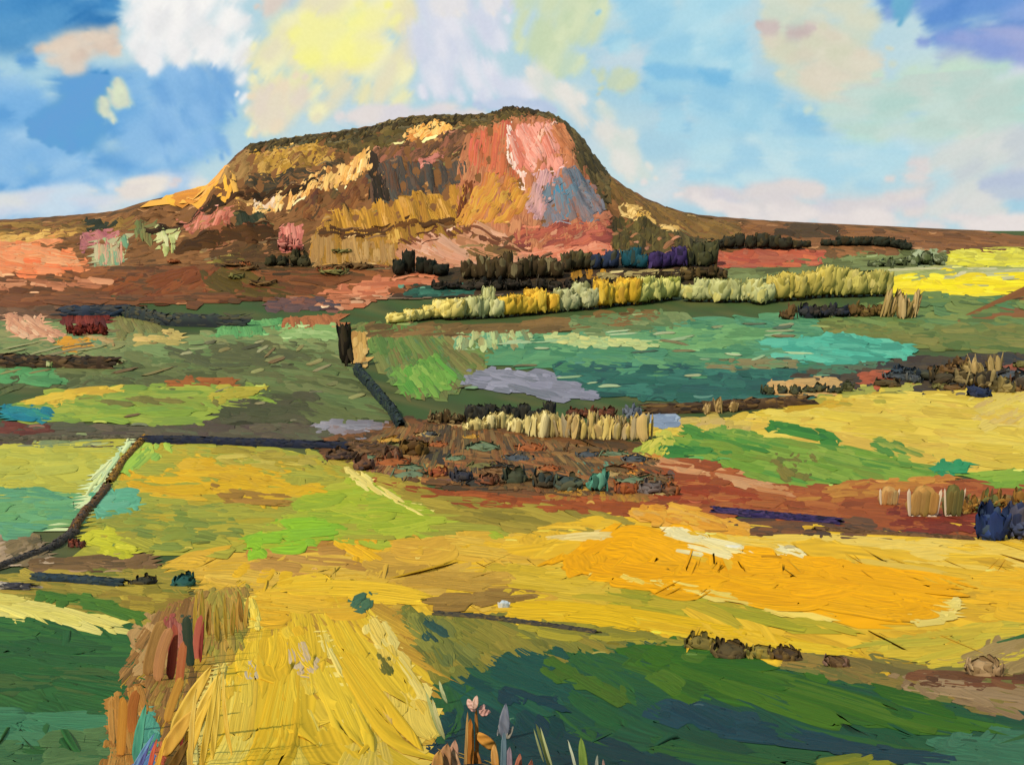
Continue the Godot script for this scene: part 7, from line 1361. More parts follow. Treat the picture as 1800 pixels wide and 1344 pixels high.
	growth("reed_clump", "tan gold reed clump in the pale band at the centre of the valley", "reeds", "tan gold reeds of the pale band", 2, 30.8, -200.3, 6.96, 4.11, "d0b070 b8a070 e0c470 a89a78", 15, 0)
	growth("reed_clump", "tan gold reed clump in the pale band at the centre of the valley", "reeds", "tan gold reeds of the pale band", 2, 32.5, -199.7, 6.86, 5.3, "d0b070 b8a070 e0c470 a89a78", 15, 0)
	growth("bush", "brown bush in the scrub at the centre of the picture", "bush", "scrub bushes at the centre", 1, -35.3, -164.6, 2.38, 7.39, "5c4634 6a5038 4a3c38", 16, 0)
	growth("bush", "mauve brown bush in the scrub at the centre of the picture", "bush", "scrub bushes at the centre", 1, -27.6, -148.2, 2.8, 4.89, "6a4c38 7a5440 4c4040", 16, 0)
	growth("bush", "rust bush in the scrub at the centre of the picture", "bush", "scrub bushes at the centre", 1, -23.9, -159.1, 3.18, 4.88, "7a4c34 54402c 8a6a54", 16, 0)
	growth("bush", "deep umber bush in the scrub at the centre of the picture", "bush", "scrub bushes at the centre", 1, -20.9, -170.5, 4.16, 7.49, "5a4220 6e5228 463420", 16, 0)
	growth("bush", "brick red bush in the scrub at the centre of the picture", "bush", "scrub bushes at the centre", 1, -12.9, -138.4, 2.15, 4.03, "8a4a30 6a3c34 b07040", 16, 0)
	growth("bush", "slate blue bush in the scrub at the centre of the picture", "bush", "scrub bushes at the centre", 1, -8.4, -132.2, 2.2, 4.7, "3c3c44 504c48 2f3440", 16, 0)
	growth("bush", "chestnut bush in the scrub at the centre of the picture", "bush", "scrub bushes at the centre", 1, -4, -127.7, 1.7, 5.18, "6a4430 8a5438 4c3c30", 16, 0)
	growth("bush", "olive black bush in the scrub at the centre of the picture", "bush", "scrub bushes at the centre", 1, 0.5, -128, 3.13, 4.73, "464a38 38403a 5c5a40", 16, 0)
	growth("bush", "grey olive bush in the scrub at the centre of the picture", "bush", "scrub bushes at the centre", 1, 4.9, -122.8, 3.14, 4.24, "4c4434 605038 3c4440", 16, 0)
	growth("bush", "dark sage bush in the scrub at the centre of the picture", "bush", "scrub bushes at the centre", 1, 8.6, -120, 2.93, 5.26, "3f4a44 54503a 5a6450", 16, 0)
	growth("bush", "turquoise bush in the scrub at the centre of the picture", "bush", "scrub bushes at the centre", 1, 12.9, -119.5, 3.32, 3.94, "5a9c84 6eae94 3f6c5c", 16, 0)
	growth("bush", "rust orange bush in the scrub at the centre of the picture", "bush", "scrub bushes at the centre", 1, 16.8, -116.4, 2.33, 4.34, "8a4a2c 6a4434 a05c34", 16, 0)
	growth("bush", "grey mauve bush in the scrub at the centre of the picture", "bush", "scrub bushes at the centre", 1, 20.5, -116, 2.19, 4.89, "6a605c 5a4a44 7c706a", 16, 0)
	growth("bush", "copper bush in the scrub at the centre of the picture", "bush", "scrub bushes at the centre", 1, 23.1, -114.5, 1.91, 3.45, "80543a 9a5c34 5f4634", 16, 0)
	growth("bush", "navy bush in the thicket at the right edge of the valley", "bush", "thicket bushes at the right edge", 1, 179.5, -370.2, 4.8, 14, "2f3c48 3c4a54 26303a", 18, 0)
	growth("bush", "black green bush in the thicket at the right edge of the valley", "bush", "thicket bushes at the right edge", 1, 180.1, -352.7, 6.24, 14.4, "38403c 2c343c 4a4a3a", 18, 0)
	growth("bush", "umber bush in the thicket at the right edge of the valley", "bush", "thicket bushes at the right edge", 1, 179.3, -335.1, 6.72, 14.1, "4a4030 3a3428 6a5838", 18, 0)
	growth("bush", "brown bush in the thicket at the right edge of the valley", "bush", "thicket bushes at the right edge", 1, 182.9, -327.1, 7.72, 11.5, "403828 54482f 8a7850", 18, 0)
	growth("bush", "tan streaked bush in the thicket at the right edge of the valley", "bush", "thicket bushes at the right edge", 1, 186.4, -320.2, 7.93, 12.8, "5a4a30 3a342a a08c5c", 18, 0)
	growth("bush", "golden brown bush in the thicket at the right edge of the valley", "bush", "thicket bushes at the right edge", 1, 187.1, -307.8, 6.54, 9.93, "6a5a34 4c4630 a8945c", 18, 0)
	growth("bush", "dull mauve bush in the thicket at the right edge of the valley", "bush", "thicket bushes at the right edge", 1, 199.7, -316.2, 7.09, 10.4, "544a3c 6a4a38 3c3830", 18, 0)
	growth("bush", "brown olive bush in the thicket at the right edge of the valley", "bush", "thicket bushes at the right edge", 1, 151.9, -326.8, 4.24, 12.3, "54482f 6a5434 3f3828", 18, 0)
	growth("bush", "indigo bush in the thicket at the right edge of the valley", "bush", "thicket bushes at the right edge", 1, 170.3, -294.2, 4.51, 9.97, "26304a 2f3850 38384a", 18, 0)
	growth("reed_clump", "pale gold reed clump standing in the right thicket", "reeds", "pale gold reed clumps standing in the right thicket", 2, 199.9, -355.9, 8.42, 4.42, "c0a468 8a7444 d8bc80", 8, -0.3)
	growth("reed_clump", "pale gold reed clump standing in the right thicket", "reeds", "pale gold reed clumps standing in the right thicket", 2, 204, -357.3, 11.1, 4.14, "c0a468 8a7444 d8bc80", 8, -0.3)
	growth("reed_clump", "pale gold reed clump standing in the right thicket", "reeds", "pale gold reed clumps standing in the right thicket", 2, 206.1, -355.5, 8.27, 3.45, "c0a468 8a7444 d8bc80", 8, -0.3)
	growth("reed_clump", "pale gold reed clump standing in the right thicket", "reeds", "pale gold reed clumps standing in the right thicket", 2, 212.4, -359.5, 11.5, 3.32, "c0a468 8a7444 d8bc80", 8, -0.3)
	growth("reed_clump", "pale gold reed clump standing in the right thicket", "reeds", "pale gold reed clumps standing in the right thicket", 2, 217.7, -363.8, 10.9, 4.09, "c0a468 8a7444 d8bc80", 8, -0.3)
	growth("bush", "dark sage bush along the top of the broad pale field", "bush", "dark sage bushes along the top of the broad pale field", 1, 97.3, -306.8, 4.34, 6.24, "4a4c34 5c5a3c 38403a", 14, 0)
	growth("bush", "dark sage bush along the top of the broad pale field", "bush", "dark sage bushes along the top of the broad pale field", 1, 102.9, -306.6, 4.02, 5.11, "4a4c34 5c5a3c 38403a", 14, 0)
	growth("bush", "dark sage bush along the top of the broad pale field", "bush", "dark sage bushes along the top of the broad pale field", 1, 106.6, -303.4, 4.15, 5.37, "4a4c34 5c5a3c 38403a", 14, 0)
	growth("bush", "dark sage bush along the top of the broad pale field", "bush", "dark sage bushes along the top of the broad pale field", 1, 113.5, -308.5, 3.21, 6.85, "4a4c34 5c5a3c 38403a", 14, 0)
	growth("bush", "dark sage bush along the top of the broad pale field", "bush", "dark sage bushes along the top of the broad pale field", 1, 118.2, -309.8, 4.16, 6.77, "4a4c34 5c5a3c 38403a", 14, 0)
	growth("bush", "dark sage bush along the top of the broad pale field", "bush", "dark sage bushes along the top of the broad pale field", 1, 122.3, -305.8, 3.38, 6.66, "4a4c34 5c5a3c 38403a", 14, 0)
	growth("bush", "dark sage bush along the top of the broad pale field", "bush", "dark sage bushes along the top of the broad pale field", 1, 129.3, -311, 5.07, 5.61, "4a4c34 5c5a3c 38403a", 14, 0)
	hedge("hedge", "navy violet hedge in the ditch under the rust bank", "", [23.9, -92.2, 28, -88.1, 33.4, -80.8], 0.959, 1.09, "2a2846 38305a 24243a 4a3c60", 0.25)
	hedge("hedge", "umber hedge along the lower edge of the rust bank", "", [29.3, -74.7, 34.6, -72.2, 39.7, -68.3], 0.518, 0.777, "5f4630 6e5238 4a3828", 0.3)
	growth("shrub", "dark blue shrub standing between the rust bank and the golden field", "shrub", "", 1, 41.8, -68.3, 3.3, 3.02, "26345e 324478 1f2a4a 3c4a5c", 34, 0)
	growth("shrub", "grey indigo shrub at the very right edge beside the golden field", "shrub", "", 1, 44.5, -69, 3.22, 2.48, "343c5a 46506e 2a2f44 545466", 34, 0)
	growth("bush", "golden brown bush on top of the right end of the rust bank", "bush", "golden brown bushes on top of the right end of the rust bank", 1, 51, -90.7, 2.35, 1.69, "8a6430 a87c38 5f4c2f 6a7040", 14, 0)
	growth("bush", "golden brown bush on top of the right end of the rust bank", "bush", "golden brown bushes on top of the right end of the rust bank", 1, 53.5, -93.3, 2.03, 2.14, "8a6430 a87c38 5f4c2f 6a7040", 14, 0)
	growth("bush", "golden brown bush on top of the right end of the rust bank", "bush", "golden brown bushes on top of the right end of the rust bank", 1, 56, -95.5, 2.46, 1.45, "8a6430 a87c38 5f4c2f 6a7040", 14, 0)
	growth("bush", "golden brown bush on top of the right end of the rust bank", "bush", "golden brown bushes on top of the right end of the rust bank", 1, 57.5, -95.8, 2.95, 1.53, "8a6430 a87c38 5f4c2f 6a7040", 14, 0)
	growth("bush", "golden brown bush on top of the right end of the rust bank", "bush", "golden brown bushes on top of the right end of the rust bank", 1, 60, -97.8, 2.92, 1.81, "8a6430 a87c38 5f4c2f 6a7040", 14, 0)
	growth("bush", "golden brown bush on top of the right end of the rust bank", "bush", "golden brown bushes on top of the right end of the rust bank", 1, 61.9, -98.4, 2.1, 1.66, "8a6430 a87c38 5f4c2f 6a7040", 14, 0)
	growth("bush", "golden brown bush on top of the right end of the rust bank", "bush", "golden brown bushes on top of the right end of the rust bank", 1, 65.5, -101.9, 3.02, 1.98, "8a6430 a87c38 5f4c2f 6a7040", 14, 0)
	growth("bush", "olive bush at the top edge of the green hollow", "bush", "", 1, 4.66, -18.85, 0.353, 0.977, "7a6c38 98843f 5f5a34", 24, 0)
	growth("bush", "umber bush at the top edge of the green hollow", "bush", "", 1, 4.93, -17.21, 0.387, 1.01, "54482f 6a5838 463c2c", 24, 0)
	growth("bush", "yellow olive bush between the two umber bushes", "bush", "", 1, 5.56, -17, 0.319, 0.844, "8a7a3a a08c3f 6a6434", 24, 0)
	growth("bush", "dark brown bush right of the yellow olive bush", "bush", "", 1, 5.99, -16.79, 0.315, 0.937, "4a3c2a 5f4c30 6e5a34", 24, 0)
	growth("bush", "mauve brown bush in the verge right of the hollow bushes", "bush", "", 1, 6.64, -15.58, 0.234, 0.614, "5c4630 8a6a58 6e5638", 24, 0)
	growth("bush", "tan shrub on the right verge", "bush", "", 1, 8.68, -13.97, 0.384, 0.745, "a88a64 8f7450 b89a70", 24, 0)
	hedge("hedge", "low black brown hedge on the ditch below the golden field", "", [-2.56, -26.62, -0.93, -25.28, 0.69, -23.29, 2.32, -21.58], 0.185, 0.333, "3f3c34 4c4638 33343a 6a5a38", 0.25)
	hedge("hedge", "navy hedge strip at the left above the deep green meadow", "", [-25.84, -42.33, -22.69, -40.68, -19.79, -39.27], 0.529, 0.705, "26343c 2f3e4a 222c30 3a4440", 0.25)
	hedge("hedge", "slate hedge strip in the left corner with pale flecks", "", [-25.42, -36.81, -22.76, -36.44], 0.409, 0.562, "34343c 44444c c8bcac 2c2c30", 0.4)
	growth("bush", "dark teal bush beside the top left of the golden straw", "bush", "", 1, -17.15, -40.55, 0.675, 1.57, "2c5450 365f50 264440", 22, 0)
	growth("bush", "dark brown bush at the right end of the navy hedge strip", "bush", "", 1, -19.45, -40.76, 0.509, 1.66, "3c3a30 504830 302e2c", 18, 0)
	growth("bush", "tall tan bush in the left part of the centre scrub", "bush", "bushes of the centre scrub", 1, -21.9, -205.6, 1.46, 8.27, "a88c58 b89c68 8c744a", 16, 0)
	growth("bush", "tall slate bush in the left part of the centre scrub", "bush", "bushes of the centre scrub", 1, -21.2, -205.3, 1.76, 5.41, "4c5054 606058 3c4446", 16, 0)
	growth("bush", "low ochre bush in the middle of the centre scrub", "bush", "bushes of the centre scrub", 1, -10.2, -201.6, 1.16, 5.7, "b88a3a 9a7430 cc9e48", 16, 0)
	growth("bush", "low ochre bush in the left part of the centre scrub", "bush", "bushes of the centre scrub", 1, -29.4, -194.8, 1.07, 7.83, "b88a3a 9a7430 cc9e48", 16, 0)
	growth("bush", "low brown bush in the left part of the centre scrub", "bush", "bushes of the centre scrub", 1, -23.5, -191, 0.809, 7.72, "7a5a3c 8c6a48 644a34", 16, 0)
	growth("bush", "tall tan bush in the left part of the centre scrub", "bush", "bushes of the centre scrub", 1, -36.9, -185.4, 1.24, 4.58, "a88c58 b89c68 8c744a", 16, 0)
	growth("bush", "low rust bush in the middle of the centre scrub", "bush", "bushes of the centre scrub", 1, -17.7, -185.3, 1.13, 6.8, "9a5832 7c4428 b46c40", 16, 0)
	growth("bush", "low rust bush in the left part of the centre scrub", "bush", "bushes of the centre scrub", 1, -27.3, -184.1, 0.661, 9.36, "9a5832 7c4428 b46c40", 16, 0)
	growth("bush", "low ochre bush in the left part of the centre scrub", "bush", "bushes of the centre scrub", 1, -32.8, -183.6, 0.962, 9.6, "b88a3a 9a7430 cc9e48", 16, 0)
	growth("bush", "low tan bush in the left part of the centre scrub", "bush", "bushes of the centre scrub", 1, -25.2, -181.8, 1, 6.14, "a88c58 b89c68 8c744a", 16, 0)
	growth("bush", "tall olive bush in the left part of the centre scrub", "bush", "bushes of the centre scrub", 1, -25, -180.2, 1.42, 10.4, "726c3e 5c5834 868048", 16, 0)
	growth("bush", "tall sage bush in the middle of the centre scrub", "bush", "bushes of the centre scrub", 1, -6.4, -179.1, 1.52, 10.4, "6a7a5c 7c8c68 58664c", 16, 0)
	growth("bush", "tall rust bush in the middle of the centre scrub", "bush", "bushes of the centre scrub", 1, 4.1, -178.7, 1.48, 9.23, "9a5832 7c4428 b46c40", 16, 0)
	growth("bush", "low charcoal bush in the left part of the centre scrub", "bush", "bushes of the centre scrub", 1, -33.6, -177.8, 0.991, 3.78, "3a3630 4c463a 302e2e", 16, 0)
	growth("bush", "tall umber bush in the right part of the centre scrub", "bush", "bushes of the centre scrub", 1, 16.8, -173.6, 1.22, 13.4, "6a5032 806038 54402a", 16, 0)
	growth("bush", "low brown bush in the left part of the centre scrub", "bush", "bushes of the centre scrub", 1, -33.4, -174.3, 0.981, 9.98, "7a5a3c 8c6a48 644a34", 16, 0)
	growth("bush", "low sage bush in the right part of the centre scrub", "bush", "bushes of the centre scrub", 1, 21.4, -167.2, 1.01, 8.02, "6a7a5c 7c8c68 58664c", 16, 0)
	growth("bush", "low tan bush in the left part of the centre scrub", "bush", "bushes of the centre scrub", 1, -23.5, -167.8, 0.61, 8.3, "a88c58 b89c68 8c744a", 16, 0)
	growth("bush", "tall slate bush in the right part of the centre scrub", "bush", "bushes of the centre scrub", 1, 15.7, -166.8, 1.47, 5.8, "4c5054 606058 3c4446", 16, 0)
	growth("bush", "low sage bush in the left part of the centre scrub", "bush", "bushes of the centre scrub", 1, -29.6, -164.9, 0.806, 3.98, "6a7a5c 7c8c68 58664c", 16, 0)
	growth("bush", "tall slate bush in the middle of the centre scrub", "bush", "bushes of the centre scrub", 1, 1.2, -161.2, 1.02, 8.33, "4c5054 606058 3c4446", 16, 0)
	growth("bush", "low sage bush in the middle of the centre scrub", "bush", "bushes of the centre scrub", 1, -11.6, -160.9, 1, 5.49, "6a7a5c 7c8c68 58664c", 16, 0)
	growth("bush", "low ochre bush in the right part of the centre scrub", "bush", "bushes of the centre scrub", 1, 25.7, -159.6, 0.73, 7.9, "b88a3a 9a7430 cc9e48", 16, 0)
	growth("bush", "tall slate bush in the right part of the centre scrub", "bush", "bushes of the centre scrub", 1, 24.7, -159.2, 1.33, 6.85, "4c5054 606058 3c4446", 16, 0)
	growth("bush", "low brown bush in the right part of the centre scrub", "bush", "bushes of the centre scrub", 1, 27.8, -158, 0.732, 4.63, "7a5a3c 8c6a48 644a34", 16, 0)
	growth("bush", "tall rust bush in the left part of the centre scrub", "bush", "bushes of the centre scrub", 1, -23.4, -155.1, 1.15, 8.81, "9a5832 7c4428 b46c40", 16, 0)
	growth("bush", "low olive bush in the middle of the centre scrub", "bush", "bushes of the centre scrub", 1, -5.7, -150.3, 0.616, 8.1, "726c3e 5c5834 868048", 16, 0)
	growth("bush", "low charcoal bush in the middle of the centre scrub", "bush", "bushes of the centre scrub", 1, -2.2, -148.2, 0.829, 7.48, "3a3630 4c463a 302e2e", 16, 0)
	growth("bush", "low sage bush in the left part of the centre scrub", "bush", "bushes of the centre scrub", 1, -18.6, -147.3, 0.773, 7.75, "6a7a5c 7c8c68 58664c", 16, 0)
	growth("bush", "tall rust bush in the right part of the centre scrub", "bush", "bushes of the centre scrub", 1, 21, -146.4, 1.06, 5.08, "9a5832 7c4428 b46c40", 16, 0)
	growth("bush", "tall rust bush in the middle of the centre scrub", "bush", "bushes of the centre scrub", 1, 6.8, -145, 1.02, 5.21, "9a5832 7c4428 b46c40", 16, 0)
	growth("bush", "low ochre bush in the middle of the centre scrub", "bush", "bushes of the centre scrub", 1, -1.4, -143.9, 0.689, 3.59, "b88a3a 9a7430 cc9e48", 16, 0)
	growth("bush", "low umber bush in the right part of the centre scrub", "bush", "bushes of the centre scrub", 1, 19, -143.6, 0.854, 7.87, "6a5032 806038 54402a", 16, 0)
	growth("bush", "tall brown bush in the middle of the centre scrub", "bush", "bushes of the centre scrub", 1, -2.6, -142.3, 1.25, 6.48, "7a5a3c 8c6a48 644a34", 16, 0)
	growth("bush", "low sage bush in the left part of the centre scrub", "bush", "bushes of the centre scrub", 1, -17.9, -138.9, 0.68, 8.47, "6a7a5c 7c8c68 58664c", 16, 0)
	growth("bush", "tall tan bush in the right part of the centre scrub", "bush", "bushes of the centre scrub", 1, 17.4, -138.2, 1.03, 4.1, "a88c58 b89c68 8c744a", 16, 0)
	growth("bush", "tall brown bush in the right part of the centre scrub", "bush", "bushes of the centre scrub", 1, 24.1, -134.6, 0.871, 8.55, "7a5a3c 8c6a48 644a34", 16, 0)
	growth("bush", "low olive bush in the middle of the centre scrub", "bush", "bushes of the centre scrub", 1, 4.9, -132.1, 0.747, 9.05, "726c3e 5c5834 868048", 16, 0)
	growth("bush", "low umber bush in the right part of the centre scrub", "bush", "bushes of the centre scrub", 1, 23.8, -131.2, 0.754, 7.62, "6a5032 806038 54402a", 16, 0)
	growth("bush", "low sage bush in the right part of the centre scrub", "bush", "bushes of the centre scrub", 1, 20.1, -129.3, 0.774, 7.86, "6a7a5c 7c8c68 58664c", 16, 0)
	growth("bush", "tall charcoal bush in the middle of the centre scrub", "bush", "bushes of the centre scrub", 1, -5.5, -127.3, 0.83, 6.62, "3a3630 4c463a 302e2e", 16, 0)
	growth("bush", "low brown bush in the right part of the centre scrub", "bush", "bushes of the centre scrub", 1, 22.4, -127.1, 0.768, 5.67, "7a5a3c 8c6a48 644a34", 16, 0)
	growth("bush", "low umber bush in the middle of the centre scrub", "bush", "bushes of the centre scrub", 1, 1.7, -125.4, 0.584, 9.5, "6a5032 806038 54402a", 16, 0)
	growth("bush", "tall ochre bush in the right part of the centre scrub", "bush", "bushes of the centre scrub", 1, 10, -119.3, 0.769, 6.25, "b88a3a 9a7430 cc9e48", 16, 0)
	growth("bush", "low rust bush in the right part of the centre scrub", "bush", "bushes of the centre scrub", 1, 21.9, -117.1, 0.633, 3.36, "9a5832 7c4428 b46c40", 16, 0)
	growth("bush", "low tan bush in the right part of the centre scrub", "bush", "bushes of the centre scrub", 1, 22.2, -114.8, 0.667, 5.11, "a88c58 b89c68 8c744a", 16, 0)
	growth("bush", "tall olive bush in the right valley thicket", "bush", "bushes of the right thicket", 1, 251, -398.7, 4.8, 10.6, "726c3e 5c5834 868048", 16, 0)
	growth("bush", "tall umber bush in the right valley thicket", "bush", "bushes of the right thicket", 1, 219.1, -397.3, 6.33, 12.7, "6a5032 806038 54402a", 16, 0)
	growth("bush", "low umber bush in the right valley thicket", "bush", "bushes of the right thicket", 1, 202.9, -387.9, 2.83, 8.59, "6a5032 806038 54402a", 16, 0)
	growth("bush", "low charcoal bush in the right valley thicket", "bush", "bushes of the right thicket", 1, 213.6, -380.9, 3.83, 13.7, "3a3630 4c463a 302e2e", 16, 0)
	growth("bush", "low umber bush in the right valley thicket", "bush", "bushes of the right thicket", 1, 203.3, -376.9, 4.44, 17.6, "6a5032 806038 54402a", 16, 0)
	growth("bush", "tall charcoal bush in the right valley thicket", "bush", "bushes of the right thicket", 1, 215, -365.4, 5.08, 18.6, "3a3630 4c463a 302e2e", 16, 0)
	growth("bush", "low umber bush in the right valley thicket", "bush", "bushes of the right thicket", 1, 226, -364.6, 3.86, 13.2, "6a5032 806038 54402a", 16, 0)
	growth("bush", "tall slate bush in the right valley thicket", "bush", "bushes of the right thicket", 1, 224.1, -363, 4.42, 17.5, "4c5054 606058 3c4446", 16, 0)
	growth("bush", "tall slate bush in the right valley thicket", "bush", "bushes of the right thicket", 1, 179.4, -359, 4.34, 17.8, "4c5054 606058 3c4446", 16, 0)
	growth("bush", "low slate bush in the right valley thicket", "bush", "bushes of the right thicket", 1, 219.6, -355.5, 3.27, 18, "4c5054 606058 3c4446", 16, 0)
	growth("bush", "low slate bush in the right valley thicket", "bush", "bushes of the right thicket", 1, 167.9, -352.8, 3.53, 14, "4c5054 606058 3c4446", 16, 0)
	growth("bush", "tall slate bush in the right valley thicket", "bush", "bushes of the right thicket", 1, 169.4, -340.6, 4.94, 8.22, "4c5054 606058 3c4446", 16, 0)
	growth("bush", "low slate bush in the right valley thicket", "bush", "bushes of the right thicket", 1, 185.6, -340.4, 2.8, 8.73, "4c5054 606058 3c4446", 16, 0)
	growth("bush", "tall olive bush in the right valley thicket", "bush", "bushes of the right thicket", 1, 186, -339.5, 5.1, 13.8, "726c3e 5c5834 868048", 16, 0)
	growth("bush", "low slate bush in the right valley thicket", "bush", "bushes of the right thicket", 1, 188.8, -339.3, 3.02, 16, "4c5054 606058 3c4446", 16, 0)
	growth("bush", "low umber bush in the right valley thicket", "bush", "bushes of the right thicket", 1, 203.3, -328.2, 2.92, 16.7, "6a5032 806038 54402a", 16, 0)
	growth("bush", "low charcoal bush in the right valley thicket", "bush", "bushes of the right thicket", 1, 179.2, -324, 2.61, 13.8, "3a3630 4c463a 302e2e", 16, 0)
	growth("bush", "tall slate bush in the right valley thicket", "bush", "bushes of the right thicket", 1, 201.1, -321.3, 4.74, 9.3, "4c5054 606058 3c4446", 16, 0)
	growth("bush", "low olive bush in the right valley thicket", "bush", "bushes of the right thicket", 1, 169.8, -319.5, 2.67, 8.13, "726c3e 5c5834 868048", 16, 0)
	growth("bush", "tall slate bush in the right valley thicket", "bush", "bushes of the right thicket", 1, 202.1, -318.6, 5.28, 12.6, "4c5054 606058 3c4446", 16, 0)
	growth("bush", "low umber bush in the right valley thicket", "bush", "bushes of the right thicket", 1, 172.5, -316.4, 2.61, 10.8, "6a5032 806038 54402a", 16, 0)
	growth("bush", "low umber bush in the right valley thicket", "bush", "bushes of the right thicket", 1, 193.9, -314.6, 3.18, 11.7, "6a5032 806038 54402a", 16, 0)
	growth("bush", "low olive bush among the heather left of the cliff foot", "bush", "heather bushes left of the cliff foot", 1, -203.8, -992, 4.98, 29.3, "726c3e 5c5834 868048", 16, 0)
	growth("bush", "low rust bush among the heather left of the cliff foot", "bush", "heather bushes left of the cliff foot", 1, -392.4, -961.9, 5.88, 19.8, "9a5832 7c4428 b46c40", 16, 0)
	growth("bush", "low umber bush among the heather left of the cliff foot", "bush", "heather bushes left of the cliff foot", 1, -315.3, -947.9, 4.86, 43.5, "6a5032 806038 54402a", 16, 0)
	growth("bush", "low rust bush among the heather left of the cliff foot", "bush", "heather bushes left of the cliff foot", 1, -307.2, -946.8, 4.79, 24.7, "9a5832 7c4428 b46c40", 16, 0)
	growth("bush", "low umber bush among the heather left of the cliff foot", "bush", "heather bushes left of the cliff foot", 1, -177.3, -941.3, 5.45, 43.9, "6a5032 806038 54402a", 16, 0)
	growth("bush", "tall umber bush among the heather left of the cliff foot", "bush", "heather bushes left of the cliff foot", 1, -170, -931.4, 6.83, 31.2, "6a5032 806038 54402a", 16, 0)
	growth("bush", "tall umber bush among the heather left of the cliff foot", "bush", "heather bushes left of the cliff foot", 1, -192.7, -929.9, 6.73, 24.3, "6a5032 806038 54402a", 16, 0)
	growth("bush", "tall umber bush among the heather left of the cliff foot", "bush", "heather bushes left of the cliff foot", 1, -292.3, -921, 6.75, 25.4, "6a5032 806038 54402a", 16, 0)
	growth("bush", "low rust bush among the heather left of the cliff foot", "bush", "heather bushes left of the cliff foot", 1, -199.7, -915, 4.77, 39, "9a5832 7c4428 b46c40", 16, 0)
	growth("bush", "tall olive bush among the heather left of the cliff foot", "bush", "heather bushes left of the cliff foot", 1, -194.3, -903.7, 7.4, 38.3, "726c3e 5c5834 868048", 16, 0)
	growth("bush", "tall olive bush among the heather left of the cliff foot", "bush", "heather bushes left of the cliff foot", 1, -293.6, -881.2, 6.64, 21.7, "726c3e 5c5834 868048", 16, 0)
	growth("bush", "low umber bush among the heather left of the cliff foot", "bush", "heather bushes left of the cliff foot", 1, -260.2, -861.2, 4.97, 34.5, "6a5032 806038 54402a", 16, 0)
	# ---- near things
	plant("dock_plant", "broad leaved dry plant in tan, pink and dark red left of the golden straw", "plant", Vector3(-3.126, 59.525, -6.616), [
		["leaf", Vector3(-3.328, -3.060, -6.809), Vector3(-2.995, -2.003, -6.839), 0.2470, "c09458", "a8804a", 0.05, 0.25],
		["leaf", Vector3(-2.880, -2.787, -6.139), Vector3(-2.601, -1.790, -6.188), 0.1979, "b8845c", "c08a58", 0.05, 0.25],
		["leaf", Vector3(-2.710, -2.849, -6.321), Vector3(-2.570, -1.842, -6.335), 0.1653, "8a3c38", "b4604c", 0.05, 0.1],
		["leaf", Vector3(-1.962, -2.266, -4.896), Vector3(-1.837, -1.452, -4.936), 0.1301, "a85838", "c07850", 0.05, 0.2],
		["leaf", Vector3(-3.164, -3.657, -8.257), Vector3(-3.193, -2.626, -8.279), 0.1897, "34463a", "4a5444", 0.05, 0.15],
		["leaf", Vector3(-3.590, -4.190, -9.517), Vector3(-3.455, -3.242, -9.572), 0.1479, "c97a64", "b86454", 0.06, 0.1],
		["leaf", Vector3(-3.213, -3.910, -8.879), Vector3(-3.089, -2.989, -8.887), 0.0881, "7a2f30", "a85048", 0.06, 0.1],
		["leaf", Vector3(-0.358, -0.006, -0.009), Vector3(-0.300, 0.524, -0.039), 0.1125, "b87c34", "c48a3c", 0.05, 0.3],
		["leaf", Vector3(-1.244, -1.057, -1.986), Vector3(-1.189, -0.556, -2.035), 0.1211, "b06c38", "d09048", 0.06, 0.3],
		["leaf", Vector3(-1.131, -1.306, -2.611), Vector3(-0.901, -0.711, -2.625), 0.1181, "cc9c44", "b8863c", 0.05, 0.3]])
	plant("teal_plant", "teal, blue and red leaves at the foot of the dry plant", "plant", Vector3(-2.963, 59.846, -6.067), [
		["leaf", Vector3(0.150, 0.288, 0.489), Vector3(0.242, 0.788, 0.459), 0.0790, "62ae90", "4a9880", 0.05, 0.2],
		["leaf", Vector3(0.368, 0.595, 1.023), Vector3(0.538, 0.888, 0.974), 0.0354, "5a86b4", "7a9cc0", 0.05, 0.2],
		["leaf", Vector3(0.523, 0.749, 1.270), Vector3(0.630, 0.981, 1.256), 0.0308, "66589a", "5a78b0", 0.05, 0.2],
		["leaf", Vector3(0.513, 0.614, 1.051), Vector3(0.568, 0.870, 1.011), 0.0353, "c0503c", "d07050", 0.05, 0.2],
		["leaf", Vector3(0.585, 0.646, 1.096), Vector3(0.659, 0.919, 1.074), 0.0318, "e0a83c", "d8b048", 0.05, 0.2],
		["leaf", Vector3(0.733, 0.760, 1.314), Vector3(0.882, 1.022, 1.259), 0.0664, "806030", "6a5028", 0.04, 0.5],
		["leaf", Vector3(-0.234, -0.656, -1.152), Vector3(-0.173, -0.350, -1.160), 0.0412, "7a2c30", "963c38", 0.04, 0.1]])
